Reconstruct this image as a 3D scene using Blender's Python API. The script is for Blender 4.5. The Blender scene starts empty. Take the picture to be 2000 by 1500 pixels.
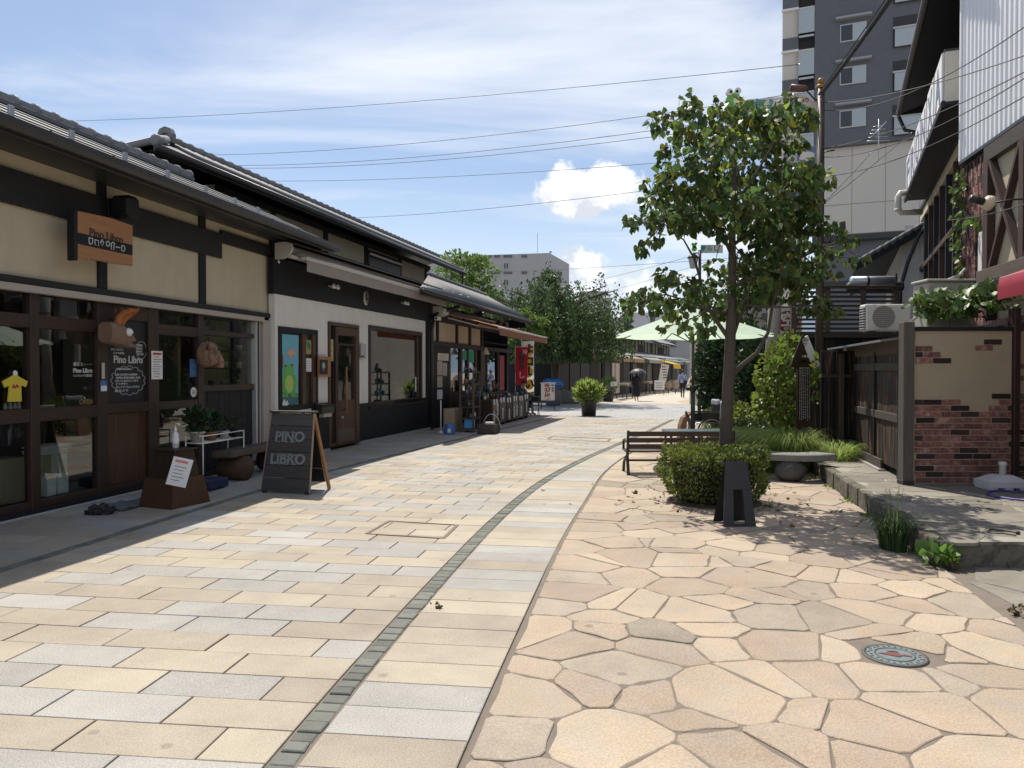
import bpy, bmesh, math, random
import numpy as np
from mathutils import Vector, Matrix
random.seed(7); RNG = np.random.default_rng(7)
SC = bpy.context.scene; COL = SC.collection
R = math.radians
# ---------------------------------------------------------------- camera
FPX, HORIZON, CAMZ = 1500.0, 726.0, 1.6          # photo pixels (2000 x 1500)
PITCH = math.atan((750 - HORIZON) / FPX)
cd = bpy.data.cameras.new('camera'); cam = bpy.data.objects.new('camera', cd); COL.objects.link(cam)
cd.sensor_width = 36; cd.lens = FPX / 2000 * 36; cd.clip_start = 0.05; cd.clip_end = 6000
cam.location = (0, 0, CAMZ); cam.rotation_euler = (math.pi / 2 - PITCH, 0, 0)
SC.camera = cam
# ---------------------------------------------------------------- light and sky
SUN_TO = Vector((-0.20, 0.55, 1.0)).normalized()   # direction towards the sun
sun = bpy.data.lights.new('sun', 'SUN'); sun.energy = 4.2; sun.angle = R(0.53); sun.color = (1.0, 0.93, 0.82)
so = bpy.data.objects.new('sun', sun); COL.objects.link(so); so.location = (-20, 30, 60)
so.rotation_euler = SUN_TO.to_track_quat('Z', 'Y').to_euler()
SC.view_settings.view_transform = 'Standard'; SC.view_settings.look = 'None'
SC.view_settings.gamma = 1; SC.view_settings.exposure = 0.42
SC.render.engine = 'CYCLES'; SC.cycles.max_bounces = 8; SC.cycles.transparent_max_bounces = 24

def build_world():
    w = bpy.data.worlds.new('World'); SC.world = w; w.use_nodes = True
    nt = w.node_tree; N = nt.nodes; L = nt.links; N.clear()
    def nd(t, **k):
        n = N.new(t)
        for a, b in k.items(): setattr(n, a, b)
        return n
    def val(x, sock):
        if hasattr(x, 'is_linked'): L.new(x, sock)
        else: sock.default_value = x
    def ma(op, a, b=0.0, c=None, clamp=False):
        n = nd('ShaderNodeMath', operation=op, use_clamp=clamp); val(a, n.inputs[0]); val(b, n.inputs[1])
        if c is not None: val(c, n.inputs[2])
        return n.outputs[0]
    def ss(x, a, b):
        n = nd('ShaderNodeMapRange', interpolation_type='SMOOTHSTEP'); val(x, n.inputs[0]); n.inputs[1].default_value = a; n.inputs[2].default_value = b
        return n.outputs[0]
    def mix(f, a, b):
        n = nd('ShaderNodeMix', data_type='RGBA'); val(f, n.inputs[0])
        for x, s in ((a, n.inputs[6]), (b, n.inputs[7])): val(x, s)
        return n.outputs[2]
    sky = nd('ShaderNodeTexSky', sky_type='NISHITA', sun_disc=False)
    sky.sun_elevation = math.asin(SUN_TO.z); sky.sun_rotation = math.atan2(SUN_TO.x, SUN_TO.y)
    sky.altitude = 600; sky.air_density = 1.0; sky.dust_density = 1.3; sky.ozone_density = 1.5
    tc = nd('ShaderNodeTexCoord'); sep = nd('ShaderNodeSeparateXYZ'); L.new(tc.outputs['Generated'], sep.inputs[0])
    x, y, z = sep.outputs
    # high thin cirrus on a flat layer overhead
    zz = ma('ADD', ma('MAXIMUM', z, 0.0), 0.12)
    cv = nd('ShaderNodeCombineXYZ'); L.new(ma('DIVIDE', x, zz), cv.inputs[0]); L.new(ma('DIVIDE', y, zz), cv.inputs[1])
    mp = nd('ShaderNodeMapping'); L.new(cv.outputs[0], mp.inputs[0]); mp.inputs['Rotation'].default_value = (0, 0, R(-24)); mp.inputs['Scale'].default_value = (0.62, 1.5, 1); mp.inputs['Location'].default_value = (5.1, 2.4, 0)
    def noise(v, sc, det, rough, dist=0.0):
        n = nd('ShaderNodeTexNoise'); val(v, n.inputs['Vector']); n.inputs['Scale'].default_value = sc; n.inputs['Detail'].default_value = det; n.inputs['Roughness'].default_value = rough; n.inputs['Distortion'].default_value = dist
        return n.outputs[0]
    c1 = noise(mp.outputs[0], 0.75, 9, 0.55, 0.5); c2 = noise(mp.outputs[0], 0.34, 3, 0.5, 0.2)
    cir = ma('MULTIPLY', ss(c1, 0.42, 0.68), ss(c2, 0.36, 0.54))
    cir = ma('ADD', ma('MULTIPLY', cir, 0.92), 0.03)
    haze = ma('MULTIPLY', ss(z, 0.30, 0.0), 0.45)
    cir = ma('MAXIMUM', cir, haze)
    bg = mix(cir, sky.outputs[0], (7.9, 8.2, 8.7, 1))
    # fair-weather cumulus, placed by compass bearing and elevation
    az = ma('ARCTAN2', x, y); el = ma('ARCSINE', z)
    cc = nd('ShaderNodeCombineXYZ'); L.new(az, cc.inputs[0]); L.new(el, cc.inputs[1])
    puff = noise(cc.outputs[0], 19.0, 9, 0.62); big = noise(cc.outputs[0], 6.5, 4, 0.5)
    def cloud(a0, e0, ra, re, flat):
        da = ma('DIVIDE', ma('SUBTRACT', az, a0), ra); de = ma('DIVIDE', ma('SUBTRACT', el, e0), re)
        de = ma('MULTIPLY', de, ma('ADD', 1.0, ma('MULTIPLY', ma('LESS_THAN', de, 0.0), flat)))
        d = ma('SQRT', ma('ADD', ma('MULTIPLY', da, da), ma('MULTIPLY', de, de)))
        d = ma('ADD', d, ma('MULTIPLY', ma('SUBTRACT', puff, 0.5), -2.1))
        return ss(d, 1.05, 0.72), de
    m1, de1 = cloud(0.094, 0.222, 0.072, 0.036, 0.3)
    m1b, _ = cloud(0.072, 0.240, 0.034, 0.026, 0.0)
    m1c, _ = cloud(0.118, 0.236, 0.040, 0.028, 0.0)
    m2, de2 = cloud(0.085, 0.125, 0.055, 0.032, -0.7)
    m3, de3 = cloud(0.19, 0.10, 0.16, 0.040, -0.6)
    m5, de5 = cloud(-0.50, 0.465, 0.05, 0.022, 0.0)
    m6, de6 = cloud(-0.9, 0.16, 0.22, 0.05, -0.4)
    m7, de7 = cloud(0.75, 0.20, 0.16, 0.06, -0.4)
    mask = ma('MAXIMUM', m1, ma('MAXIMUM', m1b, m1c))
    for q, k in ((m2, .75), (m3, .5), (m5, .9), (m6, .9), (m7, .9)): mask = ma('MAXIMUM', mask, ma('MULTIPLY', q, k))
    shade = ss(noise(cc.outputs[0], 24.0, 6, 0.55), 0.38, 0.60)
    low = ss(de1, 0.5, -0.9)
    ccol = mix(ma('MULTIPLY', ma('MULTIPLY', shade, ma('ADD', 0.45, low)), 1.0, clamp=True), (10.2, 10.2, 10.2, 1), (6.0, 6.3, 6.9, 1))
    bg = mix(ma('MULTIPLY', mask, 0.96), bg, ccol)
    b = nd('ShaderNodeBackground'); L.new(bg, b.inputs[0]); b.inputs[1].default_value = 0.095
    o = nd('ShaderNodeOutputWorld'); L.new(b.outputs[0], o.inputs[0])
build_world()
# ---------------------------------------------------------------- pixel -> place
def ray(u, v):
    x = (u - 1000) / FPX; y = (750 - v) / FPX
    return Vector((x, math.cos(PITCH) + y * math.sin(PITCH), -math.sin(PITCH) + y * math.cos(PITCH)))
def P(u, v, Y):                       # point on that line of sight at ground distance Y
    d = ray(u, v); k = Y / d.y
    return Vector((d.x * k, Y, CAMZ + d.z * k))
def G(u, v, z=0.0):                   # point where that line of sight meets height z
    d = ray(u, v); k = (z - CAMZ) / d.z
    return Vector((d.x * k, d.y * k, z))
class Frame:                          # a street front X = X0 + m*Y ; local x along it (away), local y to its left
    def __init__(s, X0, m, side):
        s.o = Vector((X0, 0, 0)); s.d = Vector((m, 1, 0)).normalized(); s.n = Vector((s.d.y, -s.d.x, 0)) * side
        s.side = side; s.rot = math.atan2(s.d.y, s.d.x)
    def pix(s, u, v, t=0.0):
        r = ray(u, v); o = s.o + s.n * t - Vector((0, 0, CAMZ))
        k = o.dot(s.n) / r.dot(s.n); p = r * k
        return (p - s.o + Vector((0, 0, 0))).dot(s.d), p.z + CAMZ
    def pt(s, a, t=0.0, z=0.0): return s.o + s.d * a + s.n * t + Vector((0, 0, z))
# ---------------------------------------------------------------- materials
MATS = {}
def M(name, col, rough=0.75, var=0.12, scale=6.0, bump=0.0, bscale=40.0, metal=0.0, rand=0.0, col2=None, mixlo=0.45, mixhi=0.6, stretch=(1, 1, 1), speck=0.0, sscale=220.0, trans=0.0, spec=0.5, coat=0.0, emit=0.0, hue=0.0, dirt=0.0, spots=0.0):
    if name in MATS: return MATS[name]
    m = bpy.data.materials.new(name); m.use_nodes = True; MATS[name] = m
    nt = m.node_tree; N = nt.nodes; L = nt.links; b = N['Principled BSDF']
    tc = N.new('ShaderNodeTexCoord'); mp = N.new('ShaderNodeMapping'); mp.inputs['Scale'].default_value = stretch
    L.new(tc.outputs['Object'], mp.inputs[0])
    oi = N.new('ShaderNodeObjectInfo'); geo = N.new('ShaderNodeNewGeometry')
    ad = N.new('ShaderNodeVectorMath'); ad.operation = 'ADD'; L.new(mp.outputs[0], ad.inputs[0])
    rv = N.new('ShaderNodeMath'); rv.operation = 'ADD'; L.new(oi.outputs['Random'], rv.inputs[0]); L.new(geo.outputs['Random Per Island'], rv.inputs[1])
    fr = N.new('ShaderNodeMath'); fr.operation = 'FRACT'; L.new(rv.outputs[0], fr.inputs[0])
    ml = N.new('ShaderNodeMath'); ml.operation = 'MULTIPLY'; L.new(fr.outputs[0], ml.inputs[0]); ml.inputs[1].default_value = 37.0
    L.new(ml.outputs[0], ad.inputs[1])
    nz = N.new('ShaderNodeTexNoise'); nz.inputs['Scale'].default_value = scale; nz.inputs['Detail'].default_value = 6; nz.inputs['Roughness'].default_value = 0.6
    L.new(ad.outputs[0], nz.inputs['Vector'])
    c = N.new('ShaderNodeRGB'); c.outputs[0].default_value = (*col, 1); cur = c.outputs[0]
    if col2:
        mr = N.new('ShaderNodeMapRange'); mr.inputs[1].default_value = mixlo; mr.inputs[2].default_value = mixhi; L.new(nz.outputs[0], mr.inputs[0])
        mx = N.new('ShaderNodeMix'); mx.data_type = 'RGBA'; L.new(mr.outputs[0], mx.inputs[0]); L.new(cur, mx.inputs[6]); mx.inputs[7].default_value = (*col2, 1); cur = mx.outputs[2]
    hs = N.new('ShaderNodeHueSaturation'); L.new(cur, hs.inputs['Color'])
    # value = 1 + var*(noise-.5)*2 + rand*(random-.5)*2
    a1 = N.new('ShaderNodeMath'); a1.operation = 'MULTIPLY_ADD'; L.new(nz.outputs[0], a1.inputs[0]); a1.inputs[1].default_value = 2.6 * var; a1.inputs[2].default_value = 1 - 1.3 * var
    a2 = N.new('ShaderNodeMath'); a2.operation = 'MULTIPLY_ADD'; L.new(fr.outputs[0], a2.inputs[0]); a2.inputs[1].default_value = 2 * rand; L.new(a1.outputs[0], a2.inputs[2])
    a3 = N.new('ShaderNodeMath'); a3.operation = 'SUBTRACT'; L.new(a2.outputs[0], a3.inputs[0]); a3.inputs[1].default_value = rand
    vv = a3.outputs[0]
    if speck:
        n2 = N.new('ShaderNodeTexNoise'); n2.inputs['Scale'].default_value = sscale; n2.inputs['Detail'].default_value = 2; L.new(tc.outputs['Object'], n2.inputs['Vector'])
        s1 = N.new('ShaderNodeMapRange'); s1.inputs[1].default_value = 0.3; s1.inputs[2].default_value = 0.7; s1.inputs[3].default_value = -speck; s1.inputs[4].default_value = speck; L.new(n2.outputs[0], s1.inputs[0])
        s2 = N.new('ShaderNodeMath'); s2.operation = 'ADD'; L.new(vv, s2.inputs[0]); L.new(s1.outputs[0], s2.inputs[1]); vv = s2.outputs[0]
    if dirt:
        n4 = N.new('ShaderNodeTexNoise'); n4.inputs['Scale'].default_value = 0.9; n4.inputs['Detail'].default_value = 7; n4.inputs['Roughness'].default_value = 0.65; L.new(tc.outputs['Object'], n4.inputs['Vector'])
        d1 = N.new('ShaderNodeMapRange'); d1.inputs[1].default_value = 0.38; d1.inputs[2].default_value = 0.66; d1.inputs[3].default_value = -dirt; d1.inputs[4].default_value = dirt * .6; L.new(n4.outputs[0], d1.inputs[0])
        d2 = N.new('ShaderNodeMath'); d2.operation = 'ADD'; L.new(vv, d2.inputs[0]); L.new(d1.outputs[0], d2.inputs[1]); vv = d2.outputs[0]
    if spots:
        v4 = N.new('ShaderNodeTexVoronoi'); v4.inputs['Scale'].default_value = 2.3; v4.inputs['Randomness'].default_value = 1.0; L.new(tc.outputs['Object'], v4.inputs['Vector'])
        e1 = N.new('ShaderNodeMapRange'); e1.inputs[1].default_value = 0.045; e1.inputs[2].default_value = 0.075; e1.inputs[3].default_value = -spots; e1.inputs[4].default_value = 0.0; L.new(v4.outputs['Distance'], e1.inputs[0])
        e2 = N.new('ShaderNodeMath'); e2.operation = 'ADD'; L.new(vv, e2.inputs[0]); L.new(e1.outputs[0], e2.inputs[1]); vv = e2.outputs[0]
    L.new(vv, hs.inputs['Value'])
    if hue:
        h1 = N.new('ShaderNodeMath'); h1.operation = 'MULTIPLY_ADD'; L.new(fr.outputs[0], h1.inputs[0]); h1.inputs[1].default_value = hue; h1.inputs[2].default_value = 0.5 - hue / 2; L.new(h1.outputs[0], hs.inputs['Hue'])
    L.new(hs.outputs[0], b.inputs['Base Color'])
    b.inputs['Roughness'].default_value = rough; b.inputs['Metallic'].default_value = metal; b.inputs['Specular IOR Level'].default_value = spec
    if coat: b.inputs['Coat Weight'].default_value = coat
    if emit: L.new(hs.outputs[0], b.inputs['Emission Color']); b.inputs['Emission Strength'].default_value = emit
    if bump:
        n3 = N.new('ShaderNodeTexNoise'); n3.inputs['Scale'].default_value = bscale; n3.inputs['Detail'].default_value = 5; L.new(mp.outputs[0], n3.inputs['Vector'])
        bp = N.new('ShaderNodeBump'); bp.inputs['Strength'].default_value = bump; bp.inputs['Distance'].default_value = 0.01; L.new(n3.outputs[0], bp.inputs['Height']); L.new(bp.outputs[0], b.inputs['Normal'])
    if trans:
        out = N['Material Output']; tr = N.new('ShaderNodeBsdfTranslucent'); L.new(hs.outputs[0], tr.inputs[0])
        br = N.new('ShaderNodeHueSaturation'); br.inputs['Value'].default_value = 1.7; br.inputs['Hue'].default_value = 0.485; L.new(hs.outputs[0], br.inputs['Color']); L.new(br.outputs[0], tr.inputs[0])
        mx = N.new('ShaderNodeMixShader'); mx.inputs[0].default_value = trans; L.new(b.outputs[0], mx.inputs[1]); L.new(tr.outputs[0], mx.inputs[2]); L.new(mx.outputs[0], out.inputs[0])
    return m
def glass_mat(name, tint=(0.75, 0.8, 0.78), refl=1.0):
    m = bpy.data.materials.new(name); m.use_nodes = True; N = m.node_tree.nodes; L = m.node_tree.links; N.clear()
    t = N.new('ShaderNodeBsdfTransparent'); t.inputs[0].default_value = (*tint, 1)
    g = N.new('ShaderNodeBsdfGlossy'); g.inputs['Roughness'].default_value = 0.01; g.inputs[0].default_value = (1, 1, 1, 1)
    tcn = N.new('ShaderNodeTexCoord'); nz = N.new('ShaderNodeTexNoise'); nz.inputs['Scale'].default_value = 1.6; L.new(tcn.outputs['Object'], nz.inputs[0])
    bp = N.new('ShaderNodeBump'); bp.inputs['Strength'].default_value = 0.06; bp.inputs['Distance'].default_value = 0.02; L.new(nz.outputs[0], bp.inputs['Height']); L.new(bp.outputs[0], g.inputs['Normal'])
    f = N.new('ShaderNodeFresnel'); f.inputs[0].default_value = 1.55
    k = N.new('ShaderNodeMath'); k.operation = 'MULTIPLY_ADD'; k.use_clamp = True; L.new(f.outputs[0], k.inputs[0]); k.inputs[1].default_value = 1.5 * refl; k.inputs[2].default_value = 0.02
    ge = N.new('ShaderNodeNewGeometry'); bf = N.new('ShaderNodeMath'); bf.operation = 'SUBTRACT'; bf.inputs[0].default_value = 1.0; L.new(ge.outputs['Backfacing'], bf.inputs[1])      # a thin sheet reflects once
    k2 = N.new('ShaderNodeMath'); k2.operation = 'MULTIPLY'; L.new(k.outputs[0], k2.inputs[0]); L.new(bf.outputs[0], k2.inputs[1])
    x = N.new('ShaderNodeMixShader'); L.new(k2.outputs[0], x.inputs[0]); L.new(t.outputs[0], x.inputs[1]); L.new(g.outputs[0], x.inputs[2])
    o = N.new('ShaderNodeOutputMaterial'); L.new(x.outputs[0], o.inputs[0]); MATS[name] = m
    return m
# ---------------------------------------------------------------- object helpers
def link(name, me, mat, parent=None, kind=None, loc=None, rot=None):
    o = bpy.data.objects.new(name, me); COL.objects.link(o)
    if mat is not None and len(me.materials) == 0: me.materials.append(mat)
    if parent is not None: o.parent = parent
    if kind: o['kind'] = kind
    if loc is not None: o.location = loc
    if rot is not None: o.rotation_euler = rot
    return o
def tag(o, label, cat, group=None):
    o['label'] = label; o['category'] = cat
    if group: o['group'] = group
    return o
def thing(name, label, cat, loc=(0, 0, 0), rz=0.0, group=None):
    o = bpy.data.objects.new(name, None); COL.objects.link(o); o.empty_display_size = 0.2
    o.location = loc; o.rotation_euler = (0, 0, rz)
    return tag(o, label, cat, group)
def mesh(verts, faces, smooth=False, name='m'):
    me = bpy.data.meshes.new(name); me.from_pydata([tuple(v) for v in verts], [], faces); me.update()
    if smooth: me.polygons.foreach_set('use_smooth', [True] * len(me.polygons))
    return me
def bm_mesh(bm, smooth=False):
    me = bpy.data.meshes.new('m'); bm.to_mesh(me); bm.free()
    if smooth: me.polygons.foreach_set('use_smooth', [True] * len(me.polygons))
    return me
def box_mesh(x0, x1, y0, y1, z0, z1, bev=0.004):
    b = min(bev, 0.3 * min(abs(x1 - x0), abs(y1 - y0), abs(z1 - z0)))
    bm = bmesh.new()
    vs = [bm.verts.new((x, y, z)) for x in (x0, x1) for y in (y0, y1) for z in (z0, z1)]
    for f in ((0, 1, 3, 2), (4, 6, 7, 5), (0, 4, 5, 1), (2, 3, 7, 6), (0, 2, 6, 4), (1, 5, 7, 3)): bm.faces.new([vs[i] for i in f])
    bmesh.ops.recalc_face_normals(bm, faces=bm.faces)
    if b > 1e-5: bmesh.ops.bevel(bm, geom=bm.edges[:], offset=b, segments=1, affect='EDGES')
    return bm_mesh(bm)
def box(name, par, mat, x0, x1, y0, y1, z0, z1, bev=0.004, loc=None, rot=None):
    return link(name, box_mesh(min(x0, x1), max(x0, x1), min(y0, y1), max(y0, y1), min(z0, z1), max(z0, z1), bev), mat, par, loc=loc, rot=rot)
def bar_mesh(a, b, w, h, up=Vector((0, 0, 1)), bev=0.003):     # squared bar from a to b
    a = Vector(a); b = Vector(b); d = (b - a); l = d.length; d.normalize(); up = Vector(up)
    if abs(d.dot(up)) > 0.95: up = Vector((0, 1, 0))
    s = d.cross(up).normalized(); q = s.cross(d)
    me = box_mesh(0, l, -w / 2, w / 2, -h / 2, h / 2, bev)
    me.transform(Matrix((((d.x, s.x, q.x, a.x)), ((d.y, s.y, q.y, a.y)), ((d.z, s.z, q.z, a.z)), (0, 0, 0, 1)))); return me
def bar(name, par, mat, a, b, w, h, up=(0, 0, 1), bev=0.003): return link(name, bar_mesh(a, b, w, h, up, bev), mat, par)
def tube_mesh(pts, rad, n=8, cap=True):
    pts = [Vector(p) for p in pts]; k = len(pts); rad = [rad] * k if not hasattr(rad, '__len__') else rad
    V = []; F = []; ref = None
    for i, p in enumerate(pts):
        t = (pts[min(i + 1, k - 1)] - pts[max(i - 1, 0)]).normalized()
        if ref is None: ref = Vector((0, 0, 1)) if abs(t.z) < 0.9 else Vector((1, 0, 0))
        s = t.cross(ref).normalized(); q = s.cross(t); ref = q
        for j in range(n):
            a = 2 * math.pi * j / n; V.append(p + (s * math.cos(a) + q * math.sin(a)) * rad[i])
    for i in range(k - 1):
        for j in range(n):
            F.append((i * n + j, i * n + (j + 1) % n, (i + 1) * n + (j + 1) % n, (i + 1) * n + j))
    if cap: F.append(tuple(range(n - 1, -1, -1))); F.append(tuple(range((k - 1) * n, k * n)))
    me = mesh(V, F, True)
    return me
def tube(name, par, mat, pts, rad, n=8, cap=True): return link(name, tube_mesh(pts, rad, n, cap), mat, par)
def lathe_mesh(prof, n=24, loc=(0, 0, 0), smooth=True):        # prof: (r, z) from bottom to top
    V = []; F = []; k = len(prof)
    for r, z in prof:
        for j in range(n):
            a = 2 * math.pi * j / n; V.append((loc[0] + r * math.cos(a), loc[1] + r * math.sin(a), loc[2] + z))
    for i in range(k - 1):
        for j in range(n): F.append((i * n + j, i * n + (j + 1) % n, (i + 1) * n + (j + 1) % n, (i + 1) * n + j))
    F.append(tuple(range(n - 1, -1, -1))); F.append(tuple(range((k - 1) * n, k * n)))
    me = mesh(V, F)
    if smooth:
        me.polygons.foreach_set('use_smooth', [len(p.vertices) == 4 for p in me.polygons])
    return me
def prism_mesh(poly, z0, z1, ch=0.006):                        # flat stone: outline in plan, chamfered top edge
    n = len(poly); c = Vector((sum(p[0] for p in poly) / n, sum(p[1] for p in poly) / n))
    V = []; ins = []
    for i, p in enumerate(poly):
        v = Vector((p[0], p[1])); d = c - v; L = d.length; ins.append(v + d * min(ch / max(L, 1e-4) * 1.2, 0.3))
    V += [(p[0], p[1], z0) for p in poly]; V += [(p[0], p[1], z1 - ch * 0.7) for p in poly]; V += [(p.x, p.y, z1) for p in ins]
    F = []
    for i in range(n):
        j = (i + 1) % n; F.append((i, j, n + j, n + i)); F.append((n + i, n + j, 2 * n + j, 2 * n + i))
    F.append(tuple(range(2 * n, 3 * n)))
    return V, F
def extrude_xz(poly, y0, y1):                                  # outline in x,z pushed along y
    n = len(poly); V = [(p[0], y0, p[1]) for p in poly] + [(p[0], y1, p[1]) for p in poly]
    F = [tuple(range(n)), tuple(range(2 * n - 1, n - 1, -1))] + [(i, n + i, n + (i + 1) % n, (i + 1) % n) for i in range(n)]
    bm = bmesh.new(); vs = [bm.verts.new(v) for v in V]
    for f in F: bm.faces.new([vs[i] for i in f])
    bmesh.ops.recalc_face_normals(bm, faces=bm.faces); return bm_mesh(bm)
def extrude_yz(poly, x0, x1):
    me = extrude_xz(poly, x0, x1); me.transform(Matrix(((0, 1, 0, 0), (1, 0, 0, 0), (0, 0, 1, 0), (0, 0, 0, 1)))); me.flip_normals(); return me
def extrude_xy(poly, z0, z1):
    me = extrude_xz(poly, z0, z1); me.transform(Matrix(((1, 0, 0, 0), (0, 0, 1, 0), (0, 1, 0, 0), (0, 0, 0, 1)))); me.flip_normals(); return me
def join(meshes, smooth=None):
    V = []; F = []; S = []; o = 0
    for me in meshes:
        V += [v.co[:] for v in me.vertices]; F += [tuple(i + o for i in p.vertices) for p in me.polygons]; S += [p.use_smooth for p in me.polygons]; o += len(me.vertices)
    r = mesh(V, F); r.polygons.foreach_set('use_smooth', S if smooth is None else [smooth] * len(S)); return r
def text_mesh(body, size, depth=0.004, bold=0.0, align='CENTER', vertical=False, width=None):
    if vertical: body = '\n'.join(body)
    c = bpy.data.curves.new('t', 'FONT'); c.body = body; c.size = size; c.extrude = depth / 2; c.offset = bold; c.align_x = align; c.align_y = 'CENTER'; c.resolution_u = 3
    if vertical: c.space_line = 0.85
    o = bpy.data.objects.new('t', c); COL.objects.link(o); dg = bpy.context.evaluated_depsgraph_get(); dg.update()
    me = bpy.data.meshes.new_from_object(o.evaluated_get(dg)); bpy.data.objects.remove(o); bpy.data.curves.remove(c)
    me.materials.clear()
    if width and len(me.vertices):
        xs = [v.co.x for v in me.vertices]; k = width / max(1e-4, max(xs) - min(xs)); me.transform(Matrix.Diagonal((k, 1, 1, 1)))
    return me
# a text mesh lies in x,y facing +z.  Stand it up: reading direction rx, up = z, facing f
def stand(me, pos, rdir, up=(0, 0, 1)):
    r = Vector(rdir).normalized(); u = Vector(up).normalized(); f = r.cross(u); p = Vector(pos)
    me.transform(Matrix(((r.x, u.x, f.x, p.x), (r.y, u.y, f.y, p.y), (r.z, u.z, f.z, p.z), (0, 0, 0, 1)))); return me
def text(name, par, mat, body, size, pos, rdir, up=(0, 0, 1), **k): return link(name, stand(text_mesh(body, size, **k), pos, rdir, up), mat, par)
def copy_tree(o, parent=None):
    c = o.copy(); COL.objects.link(c)
    if parent is not None: c.parent = parent
    for ch in o.children: copy_tree(ch, c)
    return c
# ---- foliage: many small folded leaves in one mesh
LEAF = np.array([[0, 0, 0], [.30, .30, .05], [.0, .34, -.03], [-.30, .30, .05], [.30, .62, .06], [0, .66, -.02], [-.30, .62, .06], [0, 1, -.08]], float)
LEAF_F = [(0, 1, 2), (0, 2, 3), (1, 4, 5, 2), (2, 5, 6, 3), (4, 7, 5), (5, 7, 6)]
HEART = np.array([[0, 0.06, 0], [.26, -.04, .03], [.47, .20, .06], [.36, .58, .03], [0, 1.0, -.10], [-.36, .58, .03], [-.47, .20, .06], [-.26, -.04, .03], [0, .45, -.05]], float)
HEART_F = [(8, 0, 1), (8, 1, 2), (8, 2, 3), (8, 3, 4), (8, 4, 5), (8, 5, 6), (8, 6, 7), (8, 7, 0)]
BLADE = np.array([[-.03, 0, 0], [.03, 0, 0], [.022, .5, .02], [-.022, .5, .02], [0, 1, -.02]], float); BLADE_F = [(0, 1, 2, 3), (3, 2, 4)]
def leaf_arrays(pos, ydir, size, shape=LEAF, roll=None, width=1.0):
    """pos Nx3, ydir Nx3 (leaf length direction), size N"""
    n = len(pos); y = ydir / np.linalg.norm(ydir, axis=1, keepdims=True)
    r = RNG.normal(size=(n, 3)) if roll is None else roll + RNG.normal(size=(n, 3)) * 0.45
    x = np.cross(y, r); x /= np.linalg.norm(x, axis=1, keepdims=True) + 1e-9; z = np.cross(x, y)
    S = shape * np.array([width, 1, 1]); k = len(S)
    V = pos[:, None, :] + size[:, None, None] * (S[None, :, 0:1] * x[:, None, :] + S[None, :, 1:2] * y[:, None, :] + S[None, :, 2:3] * z[:, None, :])
    return V.reshape(-1, 3), k
def leaves_mesh(pos, ydir, size, shape=LEAF, faces=LEAF_F, roll=None, width=1.0, smooth=True):
    V, k = leaf_arrays(pos, ydir, size, shape, roll, width); n = len(pos)
    loops = []; tot = []
    fa = [np.array(f) for f in faces]; per = np.concatenate(fa); lens = np.array([len(f) for f in faces])
    idx = (np.arange(n)[:, None] * k + per[None, :]).ravel()
    me = bpy.data.meshes.new('leaves'); me.vertices.add(len(V)); me.vertices.foreach_set('co', V.ravel())
    me.loops.add(len(idx)); me.loops.foreach_set('vertex_index', idx.astype(np.int32))
    tl = np.tile(lens, n); st = np.concatenate([[0], np.cumsum(tl)[:-1]])
    me.polygons.add(len(tl)); me.polygons.foreach_set('loop_start', st.astype(np.int32))
    me.update(calc_edges=True); me.validate()
    if smooth: me.polygons.foreach_set('use_smooth', [True] * len(me.polygons))
    return me
def rand_dirs(n):
    d = RNG.normal(size=(n, 3)); return d / np.linalg.norm(d, axis=1, keepdims=True)
def blob_points(n, c, r, inner=0.55):
    d = rand_dirs(n); k = (RNG.random(n) * (1 - inner ** 3) + inner ** 3) ** (1 / 3)
    return np.array(c) + d * k[:, None] * np.array(r), d
# ---------------------------------------------------------------- palette
m_mortar = M('mortar', (0.185, 0.155, 0.125), 0.95, 0.2, 9, bump=0.4)
m_granite = M('grey granite', (0.375, 0.360, 0.332), 0.88, 0.12, 3, bump=0.3, bscale=160, rand=0.10, speck=0.26, sscale=130, dirt=.11, spots=.25)
m_beige = M('beige granite', (0.395, 0.345, 0.272), 0.88, 0.13, 3, bump=0.3, bscale=160, rand=0.11, speck=0.20, sscale=130, hue=0.008, dirt=.13, spots=.25)
m_flag = M('pink flagstone', (0.43, 0.34, 0.25), 0.88, 0.16, 4, bump=0.5, bscale=45, rand=0.15, col2=(0.365, 0.305, 0.245), mixlo=.4, mixhi=.65, speck=0.17, sscale=100, hue=0.016, dirt=.14, spots=.3)
m_flag2 = M('grey brown flagstone', (0.335, 0.285, 0.225), 0.88, 0.2, 4, bump=0.5, bscale=45, rand=0.15, speck=0.17, sscale=100, dirt=.14, spots=.3)
m_sett = M('dark sett', (0.150, 0.155, 0.135), 0.85, 0.25, 12, bump=0.5, rand=0.25)
m_greypave = M('grey block paving', (0.35, 0.345, 0.34), 0.85, 0.12, 2, bump=0.2, rand=0.1)
m_slate = M('terrace stone', (0.26, 0.24, 0.195), 0.85, 0.28, 5, bump=0.6, bscale=18, rand=0.16, col2=(0.19, 0.178, 0.15), dirt=.15)
m_slate_joint = M('pale mortar', (0.30, 0.285, 0.245), 0.9, 0.2, 9)
m_earth = M('soil', (0.09, 0.065, 0.045), 0.95, 0.35, 14, bump=0.8)
m_cream = M('cream plaster', (0.52, 0.45, 0.325), 0.9, 0.10, 2.5, bump=0.25, bscale=120, dirt=.08, stretch=(2.2, 2.2, .35))
m_white = M('white plaster', (0.72, 0.695, 0.655), 0.9, 0.06, 2.5, bump=0.15, bscale=90, dirt=.06, stretch=(2.2, 2.2, .35))
m_black = M('black stained timber', (0.0095, 0.0105, 0.014), 0.6, 0.4, 5, bump=0.25, stretch=(1, 1, 6), spec=.35)
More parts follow.
